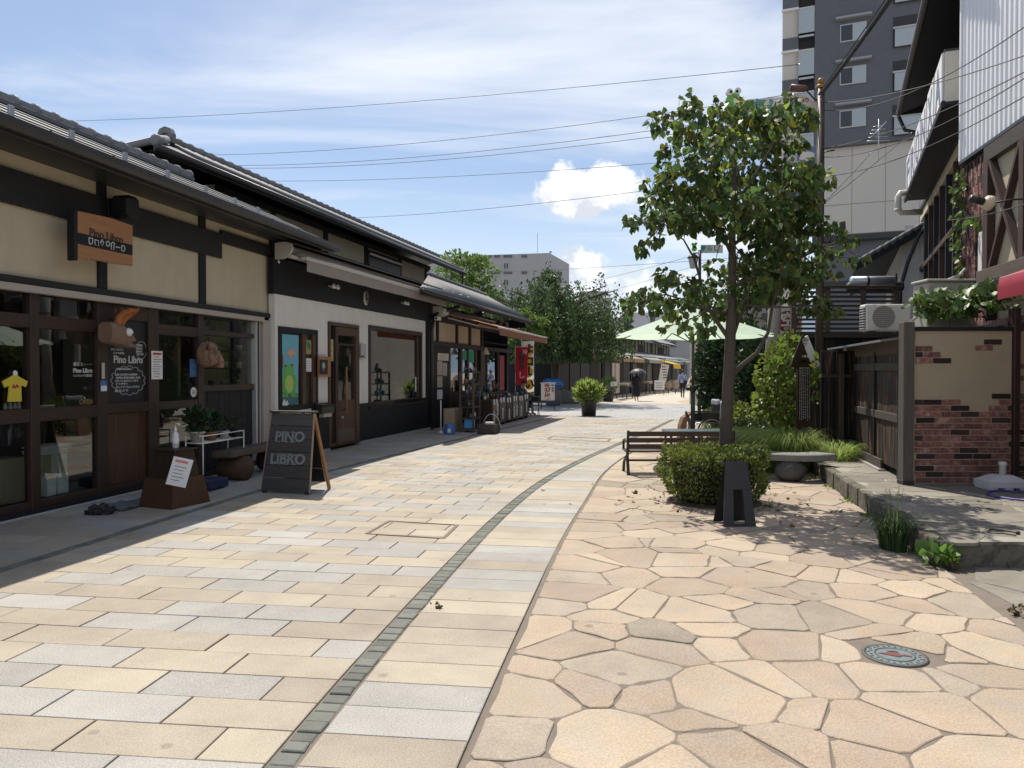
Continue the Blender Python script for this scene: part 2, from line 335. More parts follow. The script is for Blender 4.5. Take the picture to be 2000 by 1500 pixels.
m_blackh = M('black beam', (0.012, 0.0115, 0.0125), 0.6, 0.4, 5, bump=0.25, stretch=(.4, 4, 4))
m_brown = M('dark brown wood', (0.036, 0.018, 0.011), 0.5, 0.35, 5, bump=0.25, stretch=(5, 5, .6))
m_brownh = M('dark brown rail', (0.038, 0.019, 0.012), 0.5, 0.35, 5, bump=0.25, stretch=(.6, 5, 5))
m_midwood = M('brown door wood', (0.075, 0.034, 0.017), 0.45, 0.4, 5, bump=0.2, stretch=(7, 7, .5))
m_orangewood = M('orange wood', (0.33, 0.155, 0.065), 0.55, 0.3, 4, bump=0.2, stretch=(.6, 4, 6))
m_oldwood = M('weathered board', (0.10, 0.075, 0.058), 0.8, 0.4, 4, bump=0.5, stretch=(5, 5, .5))
m_oldwoodh = M('weathered plank', (0.062, 0.048, 0.040), 0.75, 0.4, 4, bump=0.5, stretch=(.5, 5, 5))
m_fence = M('burnt cedar board', (0.020, 0.014, 0.012), 0.7, 0.4, 3, bump=0.4, stretch=(7, 7, .5), col2=(0.24, 0.105, 0.042), mixlo=.52, mixhi=.72)  # brown streaks: wood grain with grazing sunlight painted into the colour
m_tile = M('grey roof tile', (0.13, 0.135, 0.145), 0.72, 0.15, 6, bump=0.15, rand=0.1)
m_tilelight = M('silver ridge tile', (0.20, 0.20, 0.21), 0.55, 0.15, 6, rand=0.1)
m_metalroof = M('dark sheet roof', (0.07, 0.075, 0.085), 0.6, 0.12, 3, metal=0.1)
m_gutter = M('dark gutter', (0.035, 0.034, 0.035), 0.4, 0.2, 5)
m_guard = M('galvanised steel', (0.52, 0.54, 0.57), 0.4, 0.1, 6, metal=0.7)
m_shutter = M('beige shutter box', (0.40, 0.355, 0.31), 0.6, 0.08, 4)
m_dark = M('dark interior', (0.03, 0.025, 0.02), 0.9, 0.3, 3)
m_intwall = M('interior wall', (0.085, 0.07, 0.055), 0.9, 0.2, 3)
m_awngrey = M('taupe canvas', (0.30, 0.255, 0.225), 0.85, 0.07, 9, bump=0.1, bscale=200)
m_awnbrown = M('brown canvas', (0.34, 0.15, 0.085), 0.85, 0.1, 9, bump=0.1, bscale=200, trans=0.25)
m_cassette = M('ivory awning casing', (0.50, 0.47, 0.41), 0.5, 0.06, 5)
m_red = M('maroon canvas', (0.30, 0.018, 0.045), 0.8, 0.12, 7, trans=0.2)
m_brick = M('red brick', (0.225, 0.095, 0.078), 0.85, 0.3, 14, bump=0.5, rand=0.3, col2=(0.42, 0.28, 0.24), mixlo=.48, mixhi=.75)
m_brickd = M('burnt brick', (0.040, 0.024, 0.022), 0.85, 0.3, 14, bump=0.5, rand=0.3)
m_corr = M('white sheet cladding', (0.82, 0.83, 0.85), 0.5, 0.05, 1.5, stretch=(1, 1, .3))
m_bark = M('tree bark', (0.085, 0.068, 0.054), 0.9, 0.35, 12, bump=0.9, bscale=30, stretch=(1, 1, .35))
m_leaf = M('redbud leaf', (0.062, 0.104, 0.028), 0.42, 0.25, 8, rand=0.55, trans=0.40, spec=0.5, hue=0.05)
m_leafy = M('yellowing leaf', (0.16, 0.19, 0.030), 0.5, 0.25, 8, rand=0.35, trans=0.45, hue=0.07)
m_bush = M('azalea leaf', (0.115, 0.150, 0.030), 0.5, 0.3, 8, rand=0.5, trans=0.34, hue=0.05)
m_hedge = M('dark hedge leaf', (0.022, 0.050, 0.016), 0.45, 0.3, 8, rand=0.5, trans=0.2, hue=0.04)
m_shrub = M('yellow green shrub leaf', (0.11, 0.16, 0.025), 0.5, 0.3, 8, rand=0.45, trans=0.38, hue=0.06)
m_weep = M('weeping cherry leaf', (0.055, 0.098, 0.030), 0.5, 0.3, 8, rand=0.5, trans=0.28, hue=0.05)
m_light = M('light tree leaf', (0.10, 0.165, 0.035), 0.5, 0.3, 8, rand=0.4, trans=0.35, hue=0.05)
m_grass = M('long grass', (0.20, 0.27, 0.070), 0.5, 0.3, 4, rand=0.4, trans=0.45, hue=0.05)
m_ivy = M('ivy leaf', (0.075, 0.13, 0.028), 0.45, 0.3, 8, rand=0.4, trans=0.3, hue=0.05)
m_paper = M('paper', (0.74, 0.73, 0.72), 0.9, 0.05, 4)
m_ink = M('ink', (0.03, 0.03, 0.035), 0.8, 0.1, 4)
m_rednote = M('red print', (0.42, 0.05, 0.05), 0.8, 0.1, 4)
m_chalk = M('chalk', (0.55, 0.55, 0.54), 0.9, 0.25, 60)
m_board = M('blackboard', (0.012, 0.013, 0.015), 0.6, 0.3, 5)
m_steel = M('black steel', (0.022, 0.021, 0.020), 0.45, 0.2, 6)
m_polebrown = M('brown painted steel', (0.050, 0.034, 0.027), 0.5, 0.25, 4)
m_conc = M('concrete', (0.33, 0.32, 0.30), 0.9, 0.15, 5, bump=0.3)
m_stone = M('bench granite', (0.21, 0.21, 0.195), 0.9, 0.3, 8, bump=0.6, bscale=40, speck=.1)
m_whitepl = M('white plastic', (0.75, 0.75, 0.74), 0.4, 0.04, 4)
m_blue = M('blue plastic', (0.06, 0.16, 0.45), 0.45, 0.1, 4)
m_yellow = M('yellow cloth', (0.62, 0.50, 0.05), 0.8, 0.1, 6)
m_terracotta = M('terracotta', (0.34, 0.16, 0.09), 0.8, 0.15, 6)
m_pot = M('pale pot', (0.50, 0.46, 0.40), 0.7, 0.12, 6)
m_darkpot = M('dark planter', (0.030, 0.027, 0.025), 0.6, 0.2, 6)
m_skin = M('skin', (0.45, 0.27, 0.19), 0.55, 0.05, 6)
m_hair = M('hair', (0.02, 0.017, 0.015), 0.6, 0.2, 20)
m_navy = M('navy cloth', (0.014, 0.016, 0.028), 0.85, 0.15, 8)
m_shirtblue = M('pale blue shirt', (0.35, 0.42, 0.62), 0.85, 0.1, 8)
m_tan = M('cream cloth', (0.58, 0.47, 0.37), 0.85, 0.1, 8)
m_greycloth = M('grey cloth', (0.14, 0.15, 0.16), 0.85, 0.15, 8)
m_shoe = M('dark shoe', (0.02, 0.017, 0.015), 0.5, 0.1, 8)
m_parasol = M('pale green canvas', (0.55, 0.68, 0.56), 0.85, 0.06, 3, trans=0.35)
m_teal = M('teal paint', (0.03, 0.30, 0.30), 0.6, 0.05, 5)
m_crimson = M('crimson paint', (0.30, 0.02, 0.035), 0.6, 0.08, 5)
m_froggreen = M('frog green paint', (0.16, 0.42, 0.05), 0.5, 0.08, 5)
m_signcream = M('cream sign board', (0.66, 0.63, 0.55), 0.6, 0.05, 3)
m_aptdark = M('dark grey tile cladding', (0.122, 0.127, 0.142), 0.7, 0.10, 2.5, bump=0.1)
m_aptwhite = M('pale concrete cladding', (0.60, 0.56, 0.50), 0.8, 0.06, .4)
m_aptgrey = M('mid grey panel', (0.33, 0.34, 0.36), 0.75, 0.06, 1)
m_frost = M('frosted panel', (0.42, 0.47, 0.50), 0.3, 0.06, 2)
m_alu = M('aluminium frame', (0.50, 0.50, 0.49), 0.4, 0.05, 5, metal=0.4)
m_wire = M('cable sheath', (0.02, 0.02, 0.022), 0.6, 0.05, 5)
m_lettergrey = M('blue grey lettering', (0.16, 0.19, 0.30), 0.6, 0.08, 5)
m_pewter = M('pewter letters', (0.20, 0.22, 0.235), 0.45, 0.2, 12)
g_shop = glass_mat('shop glass', (0.82, 0.86, 0.84), 1.0)
g_dark = glass_mat('window glass', (0.55, 0.62, 0.62), 1.2)
# ================================================================ GROUND
gm = mesh([(-900, -200, -0.06), (900, -200, -0.06), (900, 2500, -0.06), (-900, 2500, -0.06)], [(0, 1, 2, 3)])
link('ground', gm, M('far ground', (0.27, 0.25, 0.22), 0.95, 0.15, 0.6), kind='structure')
# right-hand sett line of the street (plan points, metres)
RC = [(-4.0, -1.62), (0, -1.22), (3.1, -.94), (6.09, -.53), (8.5, -.13), (10.96, .40), (13.8, 1.24), (17.3, 2.48), (20.5, 3.62), (24.6, 5.02), (29, 6.5)]
LC = [(-4.0, -6.0), (0, -5.30), (6.25, -4.12), (10.26, -3.42), (12.37, -2.95), (15.5, -2.05), (19.35, -.92), (27, 1.40), (31, 2.6)]
BC = [(-4.0, -1.0), (0, -.62), (3.1, -.205), (4.81, .064), (7.4, .50), (9.27, .87), (12.4, 1.53), (16.7, 2.88), (20.5, 4.3), (24.6, 5.75), (29, 7.2)]
def crv(pts):
    ys = np.array([p[0] for p in pts]); xs = np.array([p[1] for p in pts]); m = np.gradient(xs, ys)
    def f(y):
        i = int(np.clip(np.searchsorted(ys, y) - 1, 0, len(ys) - 2)); h = ys[i + 1] - ys[i]; t = (y - ys[i]) / h
        return ((2*t**3-3*t**2+1)*xs[i] + (t**3-2*t**2+t)*h*m[i] + (-2*t**3+3*t**2)*xs[i+1] + (t**3-t**2)*h*m[i+1])
    return f
fR, fL, fB = crv(RC), crv(LC), crv(BC)
def cross_y(x): return 28.9 - 0.60 * x        # near edge of the grey cross street
# arc-length walk along the right line
walk = []
y = -1.2; acc = 0
while y < 29.0:
    walk.append((acc, y)); p0 = Vector((fR(y), y)); y += 0.02; acc += (Vector((fR(y), y)) - p0).length
WA = np.array([w[0] for w in walk]); WY = np.array([w[1] for w in walk])
def at_arc(a):
    yy = float(np.interp(a, WA, WY)); e = 0.35; t = Vector((fR(yy + e) - fR(yy - e), 2 * e)).normalized()
    return Vector((fR(yy), yy)), t, Vector((-t.y, t.x))      # point, tangent, left normal
def offset_to(f, p, nrm, sign=1):
    lo, hi = 0.0, 9.0
    for _ in range(26):
        mid = (lo + hi) / 2; q = p + nrm * mid * sign
        inside = (q.x > f(q.y)) if sign > 0 else (q.x < f(q.y))
        if inside: lo = mid
        else: hi = mid
    return lo
# mortar bed under all the stone
bed = mesh([(-9, -3, -.014), (12, -3, -.014), (12, 13, -.014), (10, 23.0, -.014), (-1.0, 29.4, -.014), (-9, 29, -.014)], [(0, 1, 2, 3, 4, 5)])
street = link('street', bed, m_mortar, kind='structure'); street['label'] = 'shopping street of beige and grey granite slabs'
flags = link('plaza', mesh([(x_, y_, -.0055) for x_, y_ in ((-1, -3), (9, -3), (8, 12), (8, 24), (4.9, 24.3), (2.6, 16), (1.2, 11), (.4, 7), (-.3, 2.5))], [tuple(range(9))]), m_mortar, kind='structure')
flags['label'] = 'plaza of pinkish crazy paving flagstones'
ROW, TL = 0.288, 0.64
pieces = []      # (screen size, verts, faces, material)
def vis(pts):
    c = sum((Vector((p[0], p[1], 0)) for p in pts), Vector()) / len(pts)
    if c.y < 1.5: return -1
    u = c.x / c.y
    if abs(u) > 0.72 or c.y < 2.9: return -1.0 + 1e-3 * c.y
    return 1.0 / (c.y ** 2)
def quad_tile(q, gap=0.0045):
    c = sum(q, Vector((0, 0))) / 4; out = []
    for p in q:
        d = c - p; out.append(p + Vector((d.x / max(abs(d.x), 1e-3), d.y / max(abs(d.y), 1e-3))) * 0 + d.normalized() * gap * 1.4)
    return out
arc = 0.0; row = 0
while arc < WA[-1] - ROW:
    p0, t0, n0 = at_arc(arc); p1, t1, n1 = at_arc(arc + ROW)
    if p0.y > cross_y(p0.x) + 2: break
    l0 = offset_to(fL, p0, n0); l1 = offset_to(fL, p1, n1)
    st = (row % 2) * 0.5 * TL + random.uniform(-.06, .06)
    def lay(a, b, side=1, a2=None, b2=None):
        a2 = a if a2 is None else a2; b2 = b if b2 is None else b2
        q = [p0 + n0 * a, p0 + n0 * b, p1 + n1 * b2, p1 + n1 * a2]
        cx = (q[0] + q[2]) / 2
        if cx.y > cross_y(cx.x): return
        zz = random.uniform(-.0015, .0015); V, F = prism_mesh([(v.x, v.y) for v in quad_tile(q)][::-1], -.03, zz, .004)
        pieces.append((vis(q), V, F, m_beige if random.random() < 0.56 else m_granite))
    o = 0.065; first = True
    while o < l0 - .10:
        e = o + (TL - st if first and st > .12 else TL * random.choice((1, 1, 1, 1.0)))
        first = False
        if e > l0 - .25: e = l0 - .065; lay(o, e, 1, o, l1 - .065)
        else: lay(o, e)
        o = e
    # strip beyond the left sett line, up to the shop fronts
    o = l0 + .065; d = l1 - l0
    wall = 1.75 if p0.y < 14 else 1.95
    e = l0 + .065 + (.5 if row % 2 else .85)
    while o < l0 + wall:
        lay(o, e, 1, o + d, e + d); o = e; e = o + TL
    # single column to the right of the sett line
    r0 = offset_to(fB, p0, n0, -1); r1 = offset_to(fB, p1, n1, -1)
    lay(-r0 + .012, -.065, 1, -r1 + .012, -.065)
    arc += ROW; row += 1
def lay_pieces(parent, name, pcs, limit=300):
    pcs.sort(key=lambda q: -q[0])
    for s, V, F, m in pcs[:limit]: link(name, mesh(V, F), m, parent)
    by = {}
    for s, V, F, m in pcs[limit:]: by.setdefault(m.name, [m, [], []]); b = by[m.name]; k = len(b[1]); b[1].extend(V); b[2].extend([tuple(i + k for i in f) for f in F])
    for m, V, F in by.values(): link(name + '_field', mesh(V, F), m, parent, kind='stuff')
lay_pieces(street, 'slab', pieces)
# dark setts, two lines
setts = []
def sett_line(f, y0, y1):
    y = y0
    while y < y1:
        t = Vector((f(y + .2) - f(y - .2), .4)).normalized(); n = Vector((-t.y, t.x)); L = random.uniform(.085, .115)
        c = Vector((f(y), y))
        if c.y < cross_y(c.x):
            tilt = random.uniform(-.006, .006); w = .056 + random.uniform(-.005, .003)
            q = [c - n * w, c + n * w, c + n * w + t * (L - .008) + n * tilt, c - n * w + t * (L - .008) + n * tilt]
            V, F = prism_mesh([(v.x, v.y) for v in q][::-1], -.03, random.uniform(-.004, .003), .007); setts.append((vis(q), V, F, m_sett))
        y += L * t.y
sett_line(fR, -1, 28); sett_line(fL, 2, 30)
band = link('sett_line', mesh([(fR(y) + dx, y, -.009) for y in np.arange(-1, 28, .5) for dx in (-.068, .068)], [(2 * i, 2 * i + 1, 2 * i + 3, 2 * i + 2) for i in range(57)]), m_mortar, kind='structure')
lay_pieces(band, 'sett', setts)
# crazy paving: Voronoi stones
def clip(poly, p, n):
    out = []
    for i in range(len(poly)):
        a, b = poly[i], poly[(i + 1) % len(poly)]; da = (a - p).dot(n); db = (b - p).dot(n)
        if da <= 0: out.append(a)
        if (da < 0) != (db < 0) and abs(da - db) > 1e-9: out.append(a + (b - a) * (da / (da - db)))
    return out
def voronoi(seeds, keep, gap, limits=(), wob=0.03, big=1.6):
    res = []; wt = {id(s): random.uniform(-.045, .045) for s in seeds}
    for i, s in enumerate(seeds):
        poly = [s + Vector(d) * big for d in ((-1, -1), (1, -1), (1, 1), (-1, 1))]
        near = sorted((o for o in seeds if o is not s and abs(o.x - s.x) < 2.2 and abs(o.y - s.y) < 2.2), key=lambda o: (o - s).length)[:18]
        for o in near:
            d = o - s; ln = d.length; n = d / ln
            g = gap * (random.uniform(.4, 1.2) if random.random() < .8 else 1.7)
            poly = clip(poly, s + d * (0.5 + max(-.3, min(.3, (wt[id(s)] - wt[id(o)]) / (2 * ln * ln)))) - n * g, n)
            if len(poly) < 3: break
        for fn in limits:
            p, n = fn(s)
            if len(poly) >= 3: poly = clip(poly, p, n)
        if len(poly) < 3 or not keep(s): continue
        c = sum(poly, Vector((0, 0))) / len(poly)
        # soften: cut corners and wobble long edges
        q = []
        for k in range(len(poly)):
            a, b = poly[k], poly[(k + 1) % len(poly)]; e = b - a; ln = e.length
            if ln < 0.03: q.append((a + b) / 2); continue
            cut = min(.13, .035 / ln); nn = Vector((-e.y, e.x)) / ln
            q.append(a + e * cut)
            if ln > .22: q.append(a + e * random.uniform(.35, .65) + nn * random.uniform(0, wob) * (1 if (c - a).dot(nn) > 0 else -1))
            q.append(b - e * cut)
        res.append((c, q))
    return res
TE0, TE1 = Vector((3.50, 6.28)), Vector((4.83, 12.35))         # long edge of the raised terrace
def flag_ok(s): return s.x > fB(s.y) + .03 and s.y < cross_y(s.x) - .5 and not (s.x > 4.95 and s.y > 12.5)
seeds = []
tries = 0
while tries < 9000:
    tries += 1
    s = Vector((random.uniform(-1.2, 6.8), random.uniform(-.8, 22)))
    if s.x < fB(s.y) + .12 or s.x > fB(s.y) + 6: continue
    if s.y > 6.2 and s.x > 3.5 + (s.y - 6.28) * .22 + .25: continue
    if s.y <= 6.2 and s.x > 3.45 + .12 * (6.2 - s.y) * -1 + .3: continue
    r = .42 if random.random() < .72 else .24
    if all((o - s).length > r for o in seeds): seeds.append(s)
def lim_left(s):
    t = Vector((fB(s.y + .4) - fB(s.y - .4), .8)).normalized(); return Vector((fB(s.y) + .02, s.y)), Vector((-t.y, t.x))
MAN = Vector((2.16, 4.31))
def lim_man(s):
    d = MAN - s; return MAN - d.normalized() * .185, d.normalized()
def lim_right(s):
    d = (TE1 - TE0).normalized(); n = Vector((d.y, -d.x)); return TE0 + n * (.02 if s.y > 6.0 else .0), n
fl = []
for c, q in voronoi(seeds, lambda s: (s - MAN).length > .15, .0034, (lim_left, lim_right, lim_man), .016):
    zz = random.uniform(-.003, .004); V, F = prism_mesh([(v.x, v.y) for v in q], -.03, zz, .005); fl.append((vis(q), V, F, m_flag2 if random.random() < .16 else m_flag))
lay_pieces(flags, 'flagstone', fl)
# grey apron on the right in front of the terrace
apron = link('pavement', mesh([(3.40, 3.0, -.006), (9, 3.0, -.006), (9, 6.4, -.006), (3.50, 6.4, -.006)], [(0, 1, 2, 3)]), m_slate_joint, kind='structure')
sd = [Vector((3.3 + i * .62 + random.uniform(-.2, .2), 2.9 + j * .6 + random.uniform(-.2, .2))) for i in range(7) for j in range(6)]
ap = []
for c, q in voronoi(sd, lambda s: s.x > 3.3, .006, (lambda s: (Vector((3.42, 5)), Vector((-1, .06)).normalized()),)):
    V, F = prism_mesh([(v.x, v.y) for v in q], -.03, random.uniform(-.001, .003), .006); ap.append((vis(q), V, F, m_slate))
lay_pieces(apron, 'flagstone', ap)
# raised terrace
dT = (TE1 - TE0).normalized(); TZ = 0.214
edge = []
k = 26
for i in range(k + 1):
    p = TE0.lerp(TE1, i / k); nn = Vector((-dT.y, dT.x)); edge.append(p + nn * random.uniform(-.018, .018))
outline = [Vector((9.0, 6.15))] + [Vector((x, 6.26 - (x - 3.5) * .02 + random.uniform(-.015, .015))) for x in np.arange(8.6, 3.6, -.25)] + edge + [Vector((9.5, 12.9))]
V = []; n = len(outline)
for p in outline: V.append((p.x, p.y, -.05))
for p in outline: V.append((p.x, p.y, TZ - .03))
for p in outline: V.append((p.x + .012, p.y + .012, TZ - .012))
F = [(i, (i + 1) % n, n + (i + 1) % n, n + i) for i in range(n)] + [(n + i, n + (i + 1) % n, 2 * n + (i + 1) % n, 2 * n + i) for i in range(n)] + [tuple(range(2 * n, 3 * n))]
tm = mesh(V, F); bmx = bmesh.new(); bmx.from_mesh(tm); bmesh.ops.recalc_face_normals(bmx, faces=bmx.faces); bmx.to_mesh(tm); bmx.free()
terrace = link('terrace', tm, M('rough terrace edge', (0.145, 0.135, 0.105), 0.92, 0.4, 9, bump=1.0, bscale=22, col2=(0.06, 0.055, 0.045)), kind='structure')
terrace['label'] = 'raised terrace of dark stone slabs in front of the brick wall'
sd = []
for i in range(5000):
    s = Vector((random.uniform(3.3, 9), random.uniform(6.1, 12.6)))
    if all((o - s).length > .38 for o in sd): sd.append(s)
ts = []
for c, q in voronoi(sd, lambda s: s.x > TE0.x + (s.y - 6.28) * .22 + .05 and s.y > 6.3, .005, (lambda s: (TE0 + Vector((.03, 0)), Vector((-dT.y, dT.x))), lambda s: (Vector((0, 6.29)), Vector((-.02, -1)).normalized()))):
    V, F = prism_mesh([(v.x, v.y) for v in q], TZ - .03, TZ + random.uniform(-.004, .0), .005); ts.append((vis(q), V, F, m_slate))
lay_pieces(terrace, 'flagstone', ts)
link('joint_bed', mesh([(p.x + .02, p.y + .02, TZ - .0075) for p in outline], [tuple(range(n))]), m_slate_joint, terrace)
# edge stones along the terrace front
for i in range(13):
    a = TE0.lerp(TE1, i / 13 + .004); b = TE0.lerp(TE1, (i + 1) / 13 - .004); nn = Vector((-dT.y, dT.x)); o = random.uniform(.012, .04)
    V, F = prism_mesh([((a + nn * o).x, (a + nn * o).y), ((a - nn * .10).x, (a - nn * .10).y), ((b - nn * .10).x, (b - nn * .10).y), ((b + nn * (o + random.uniform(-.012, .012))).x, (b + nn * o).y)][::-1], -.04, TZ + random.uniform(-.008, .004), .015)
    me = mesh(V, F); b2 = bmesh.new(); b2.from_mesh(me); bmesh.ops.recalc_face_normals(b2, faces=b2.faces); b2.to_mesh(me); b2.free()
    link('edge_stone', me, MATS['rough terrace edge'], terrace)
# grey cross street and the street going on beyond it
cs = mesh([(-40, 51, .0), (-40, 53.0 + 12, .0), (1.5, 41.3, .0), (9.3, 38.0, .0), (40, 22, 0), (40, 4.5, 0), (12, 21.6, 0), (5.6, 25.5, 0), (1.1, 28.25, 0), (-1.2, 29.6, 0)], [tuple(range(10))][:1])
def block_mat():
    m = M('grey paving blocks', (0.36, 0.355, 0.35), 0.85, 0.10, 1.2)
    nt = m.node_tree; b = nt.nodes['Principled BSDF']; L = nt.links
    br = nt.nodes.new('ShaderNodeTexBrick'); br.inputs['Scale'].default_value = 1; br.inputs['Brick Width'].default_value = .6; br.inputs['Row Height'].default_value = .3; br.inputs['Mortar Size'].default_value = .012
    br.inputs['Color1'].default_value = (.40, .395, .39, 1); br.inputs['Color2'].default_value = (.33, .33, .335, 1); br.inputs['Mortar'].default_value = (.20, .20, .20, 1)
    tc = nt.nodes.new('ShaderNodeTexCoord'); mp = nt.nodes.new('ShaderNodeMapping'); mp.inputs['Rotation'].default_value = (0, 0, R(30)); L.new(tc.outputs['Object'], mp.inputs[0]); L.new(mp.outputs[0], br.inputs[0]); L.new(br.outputs[0], b.inputs['Base Color'])
    return m
link('road', cs, block_mat(), kind='structure')['label'] = 'grey block paved cross street'
def slab_far():
    m = M('far slabs', (0.5, 0.45, 0.38), 0.85, 0.1, 1)
    nt = m.node_tree; b = nt.nodes['Principled BSDF']; L = nt.links
    br = nt.nodes.new('ShaderNodeTexBrick'); br.inputs['Scale'].default_value = 1; br.inputs['Brick Width'].default_value = .64; br.inputs['Row Height'].default_value = .29; br.inputs['Mortar Size'].default_value = .008
    br.inputs['Color1'].default_value = (.52, .43, .30, 1); br.inputs['Color2'].default_value = (.50, .48, .45, 1); br.inputs['Mortar'].default_value = (.22, .19, .16, 1)
    tc = nt.nodes.new('ShaderNodeTexCoord'); mp = nt.nodes.new('ShaderNodeMapping'); mp.inputs['Rotation'].default_value = (0, 0, R(22)); L.new(tc.outputs['Object'], mp.inputs[0]); L.new(mp.outputs[0], br.inputs[0]); L.new(br.outputs[0], b.inputs['Base Color'])
    return m
m_farslab = slab_far()
link('far_street', mesh([(1.6, 41.3, -.008), (9.4, 38.0, -.008), (14, 37, -.008), (30, 75, -.008), (22, 92, -.008), (16.8, 77, -.008)], [tuple(range(6))]), m_farslab, kind='structure')['label'] = 'far stretch of the slab paved street'
link('far_plaza', mesh([(8.6, 38.35, -.003), (14, 35.9, -.003), (20, 48, -.003), (15, 50, -.003), (11.2, 46, -.003), (9.0, 42, -.003)], [tuple(range(6))]), m_flag, kind='structure')['label'] = 'flagstone edge of the far street'
link('verge', mesh([(4.9, 12.3, -.004), (9.5, 12.8, -.004), (13, 20, -.004), (9, 23, -.004), (6.6, 19, -.004), (5.2, 15, -.004)], [tuple(range(6))]), m_earth, kind='structure')['label'] = 'planted bed of bare soil'
# flush manhole and inspection frames
t = thing('manhole_cover', 'round painted manhole cover set in the pink flagstones', 'manhole cover', (2.16, 4.31, 0), R(-20)); t.scale = (.84, .84, 1)
link('rim', lathe_mesh([(.205, -.02), (.205, .003), (.178, .003), (.178, -.02)], 40), M('cast iron', (.10, .095, .085), .6, .3, 20), t)
link('cover', lathe_mesh([(.176, -.02), (.176, .0035)], 40, smooth=False), M('worn pale blue enamel', (.15, .19, .20), .6, .3, 20), t)
link('ring', lathe_mesh([(.128, .0), (.128, .0062), (.116, .0062), (.116, .0)], 40), MATS['cast iron'], t)
for i in range(26):
    a = 2 * math.pi * i / 26; r = .150 + .012 * (i % 2)
    box('stud', t, MATS['cast iron'], -.009, .009, -.006, .006, 0, .0065, .001, loc=(r * math.cos(a), r * math.sin(a), 0), rot=(0, 0, a))
for poly, mm in (([(-.10, -.01), (-.03, -.03), (.02, -.045), (.05, -.01), (.02, .04), (-.03, .035), (-.06, .01)], M('maroon enamel', (.16, .05, .05), .6, .3, 20)), ([(.05, -.01), (.10, -.02), (.105, .0), (.06, .015)], MATS['maroon enamel']), ([(-.04, .05), (.03, .055), (.0, .075)], MATS['cast iron'])):
    link('emblem', extrude_xy(poly, 0, .0068), mm, t)
def insp(label, pts, w=.035):
    t = thing('inspection_frame', label, 'access cover')
    g = [G(u, v) for u, v in pts]
    for i in range(4):
        a, b = g[i], g[(i + 1) % 4]; bar('edge_bar', t, M('bronze frame', (.17, .12, .085), .5, .2, 9), a + Vector((0, 0, .001)), b + Vector((0, 0, .001)), w * (1 if i % 2 else .6), .012, bev=.001)
    return t
insp('bronze edged access cover filled with street slabs, between the sett lines', [(760, 1018), (893, 1026), (866, 1052), (716, 1043)])
insp('thin framed access cover far along the street slabs near the bench', [(1078, 853), (1192, 857), (1187, 863), (1070, 858)], .05)
# ================================================================ LEFT: TIMBER SHOP WITH CREAM PLASTER
F1 = Frame(-6.91, 0.19, 1); F2 = Frame(-7.57, 0.25, 1)
def fthing(fr, name, label, cat, s, t=0.0, z=0.0, group=None):
    o = thing(name, label, cat, fr.pt(s, t, z), fr.rot, group); return o
def L1(u, v, t=0.0):  return F1.pix(u, v, t)
S0 = 0.0
pino = fthing(F1, 'timber_shop', 'timber framed shop with cream plaster panels above brown glazed shopfront', 'shop', S0)
def s1(u, t=0.0): return F1.pix(u, 700, t)[0]
SA, SB = 2.6, s1(526)                      # extent of the front along the street
def lb(name, mat, sa, sb, t0, t1, z0, z1, par=None, bev=.005): return box(name, par or pino, mat, sa, sb, -t1, -t0, z0, z1, bev)
# body behind the front
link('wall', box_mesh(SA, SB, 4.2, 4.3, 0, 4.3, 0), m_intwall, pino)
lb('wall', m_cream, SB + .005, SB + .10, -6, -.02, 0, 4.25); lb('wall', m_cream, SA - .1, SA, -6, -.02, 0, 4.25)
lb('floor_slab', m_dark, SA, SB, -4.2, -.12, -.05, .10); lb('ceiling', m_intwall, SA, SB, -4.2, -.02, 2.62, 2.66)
# upper plaster field
lb('plaster_panel', m_cream, SA, SB, -.10, 0, 2.60, 4.16, bev=0)
# timbers
for ua, ub in ((190, 207), (388, 400)): lb('post', m_black, s1(ua), s1(ub), .001, .035, 2.62, 4.16)
lb('post', m_black, SB, s1(540), -.10, .07, 2.50, 4.16)
st = s1(429)
lb('beam', m_blackh, SA, s1(190), .002, .06, 3.38, 3.755); lb('beam', m_blackh, s1(207), st, .002, .058, 3.38, 3.765); lb('beam', m_blackh, st + .002, SB - .002, .002, .055, 3.63, 3.825)
lb('beam', m_blackh, SA, SB - .002, .0, .065, 2.545, 2.625); lb('beam', m_blackh, SA, SB - .002, .002, .075, 4.06, 4.18)
bx = s1(216); lb('beam_end', m_black, bx - .10, bx + .13, .06, .36, 3.52, 3.80, bev=.05)
lb('shutter_rail', m_shutter, SA, s1(507), .0, .10, 2.462, 2.541)
lb('shutter_box', m_shutter, s1(508), s1(538), -.06, .07, .10, 2.50, bev=.008)
lb('shutter_track', m_alu, s1(497), s1(506), -.08, .03, .06, 2.46)
lb('shutter_track', m_gutter, s1(500), s1(503), .031, .036, .06, 2.46)
# shopfront joinery
def mull(ua, ub, z0=.06, z1=2.46, m=m_brown): lb('mullion', m, s1(ua), s1(ub), -.10, .0, z0, z1)
for ua, ub in ((60, 78), (192, 211), (291, 311), (388, 399)): mull(ua, ub)
mull(-60, -44)
def glaze(ua, ub, za, zb, par=None): lb('glass_pane', g_shop, s1(ua), s1(ub), -.060, -.052, za, zb, par, bev=0)
def rail(ua, ub, za, zb, m=m_brownh): lb('rail', m, s1(ua), s1(ub), -.095, -.008, za, zb)
lb('sill', m_black, SA, s1(506), -.14, .03, .0, .075); lb('threshold', m_alu, SA, s1(300), .031, .06, .0, .03)
for ua, ub in ((-150, -60), (-44, 60), (78, 192)):
    rail(ua, ub, 2.085, 2.235); rail(ua, ub, 1.04, 1.19); rail(ua, ub, .075, .16)
    glaze(ua, ub, 2.235, 2.46); glaze(ua, ub, 1.19, 2.085); glaze(ua, ub, .16, 1.04)
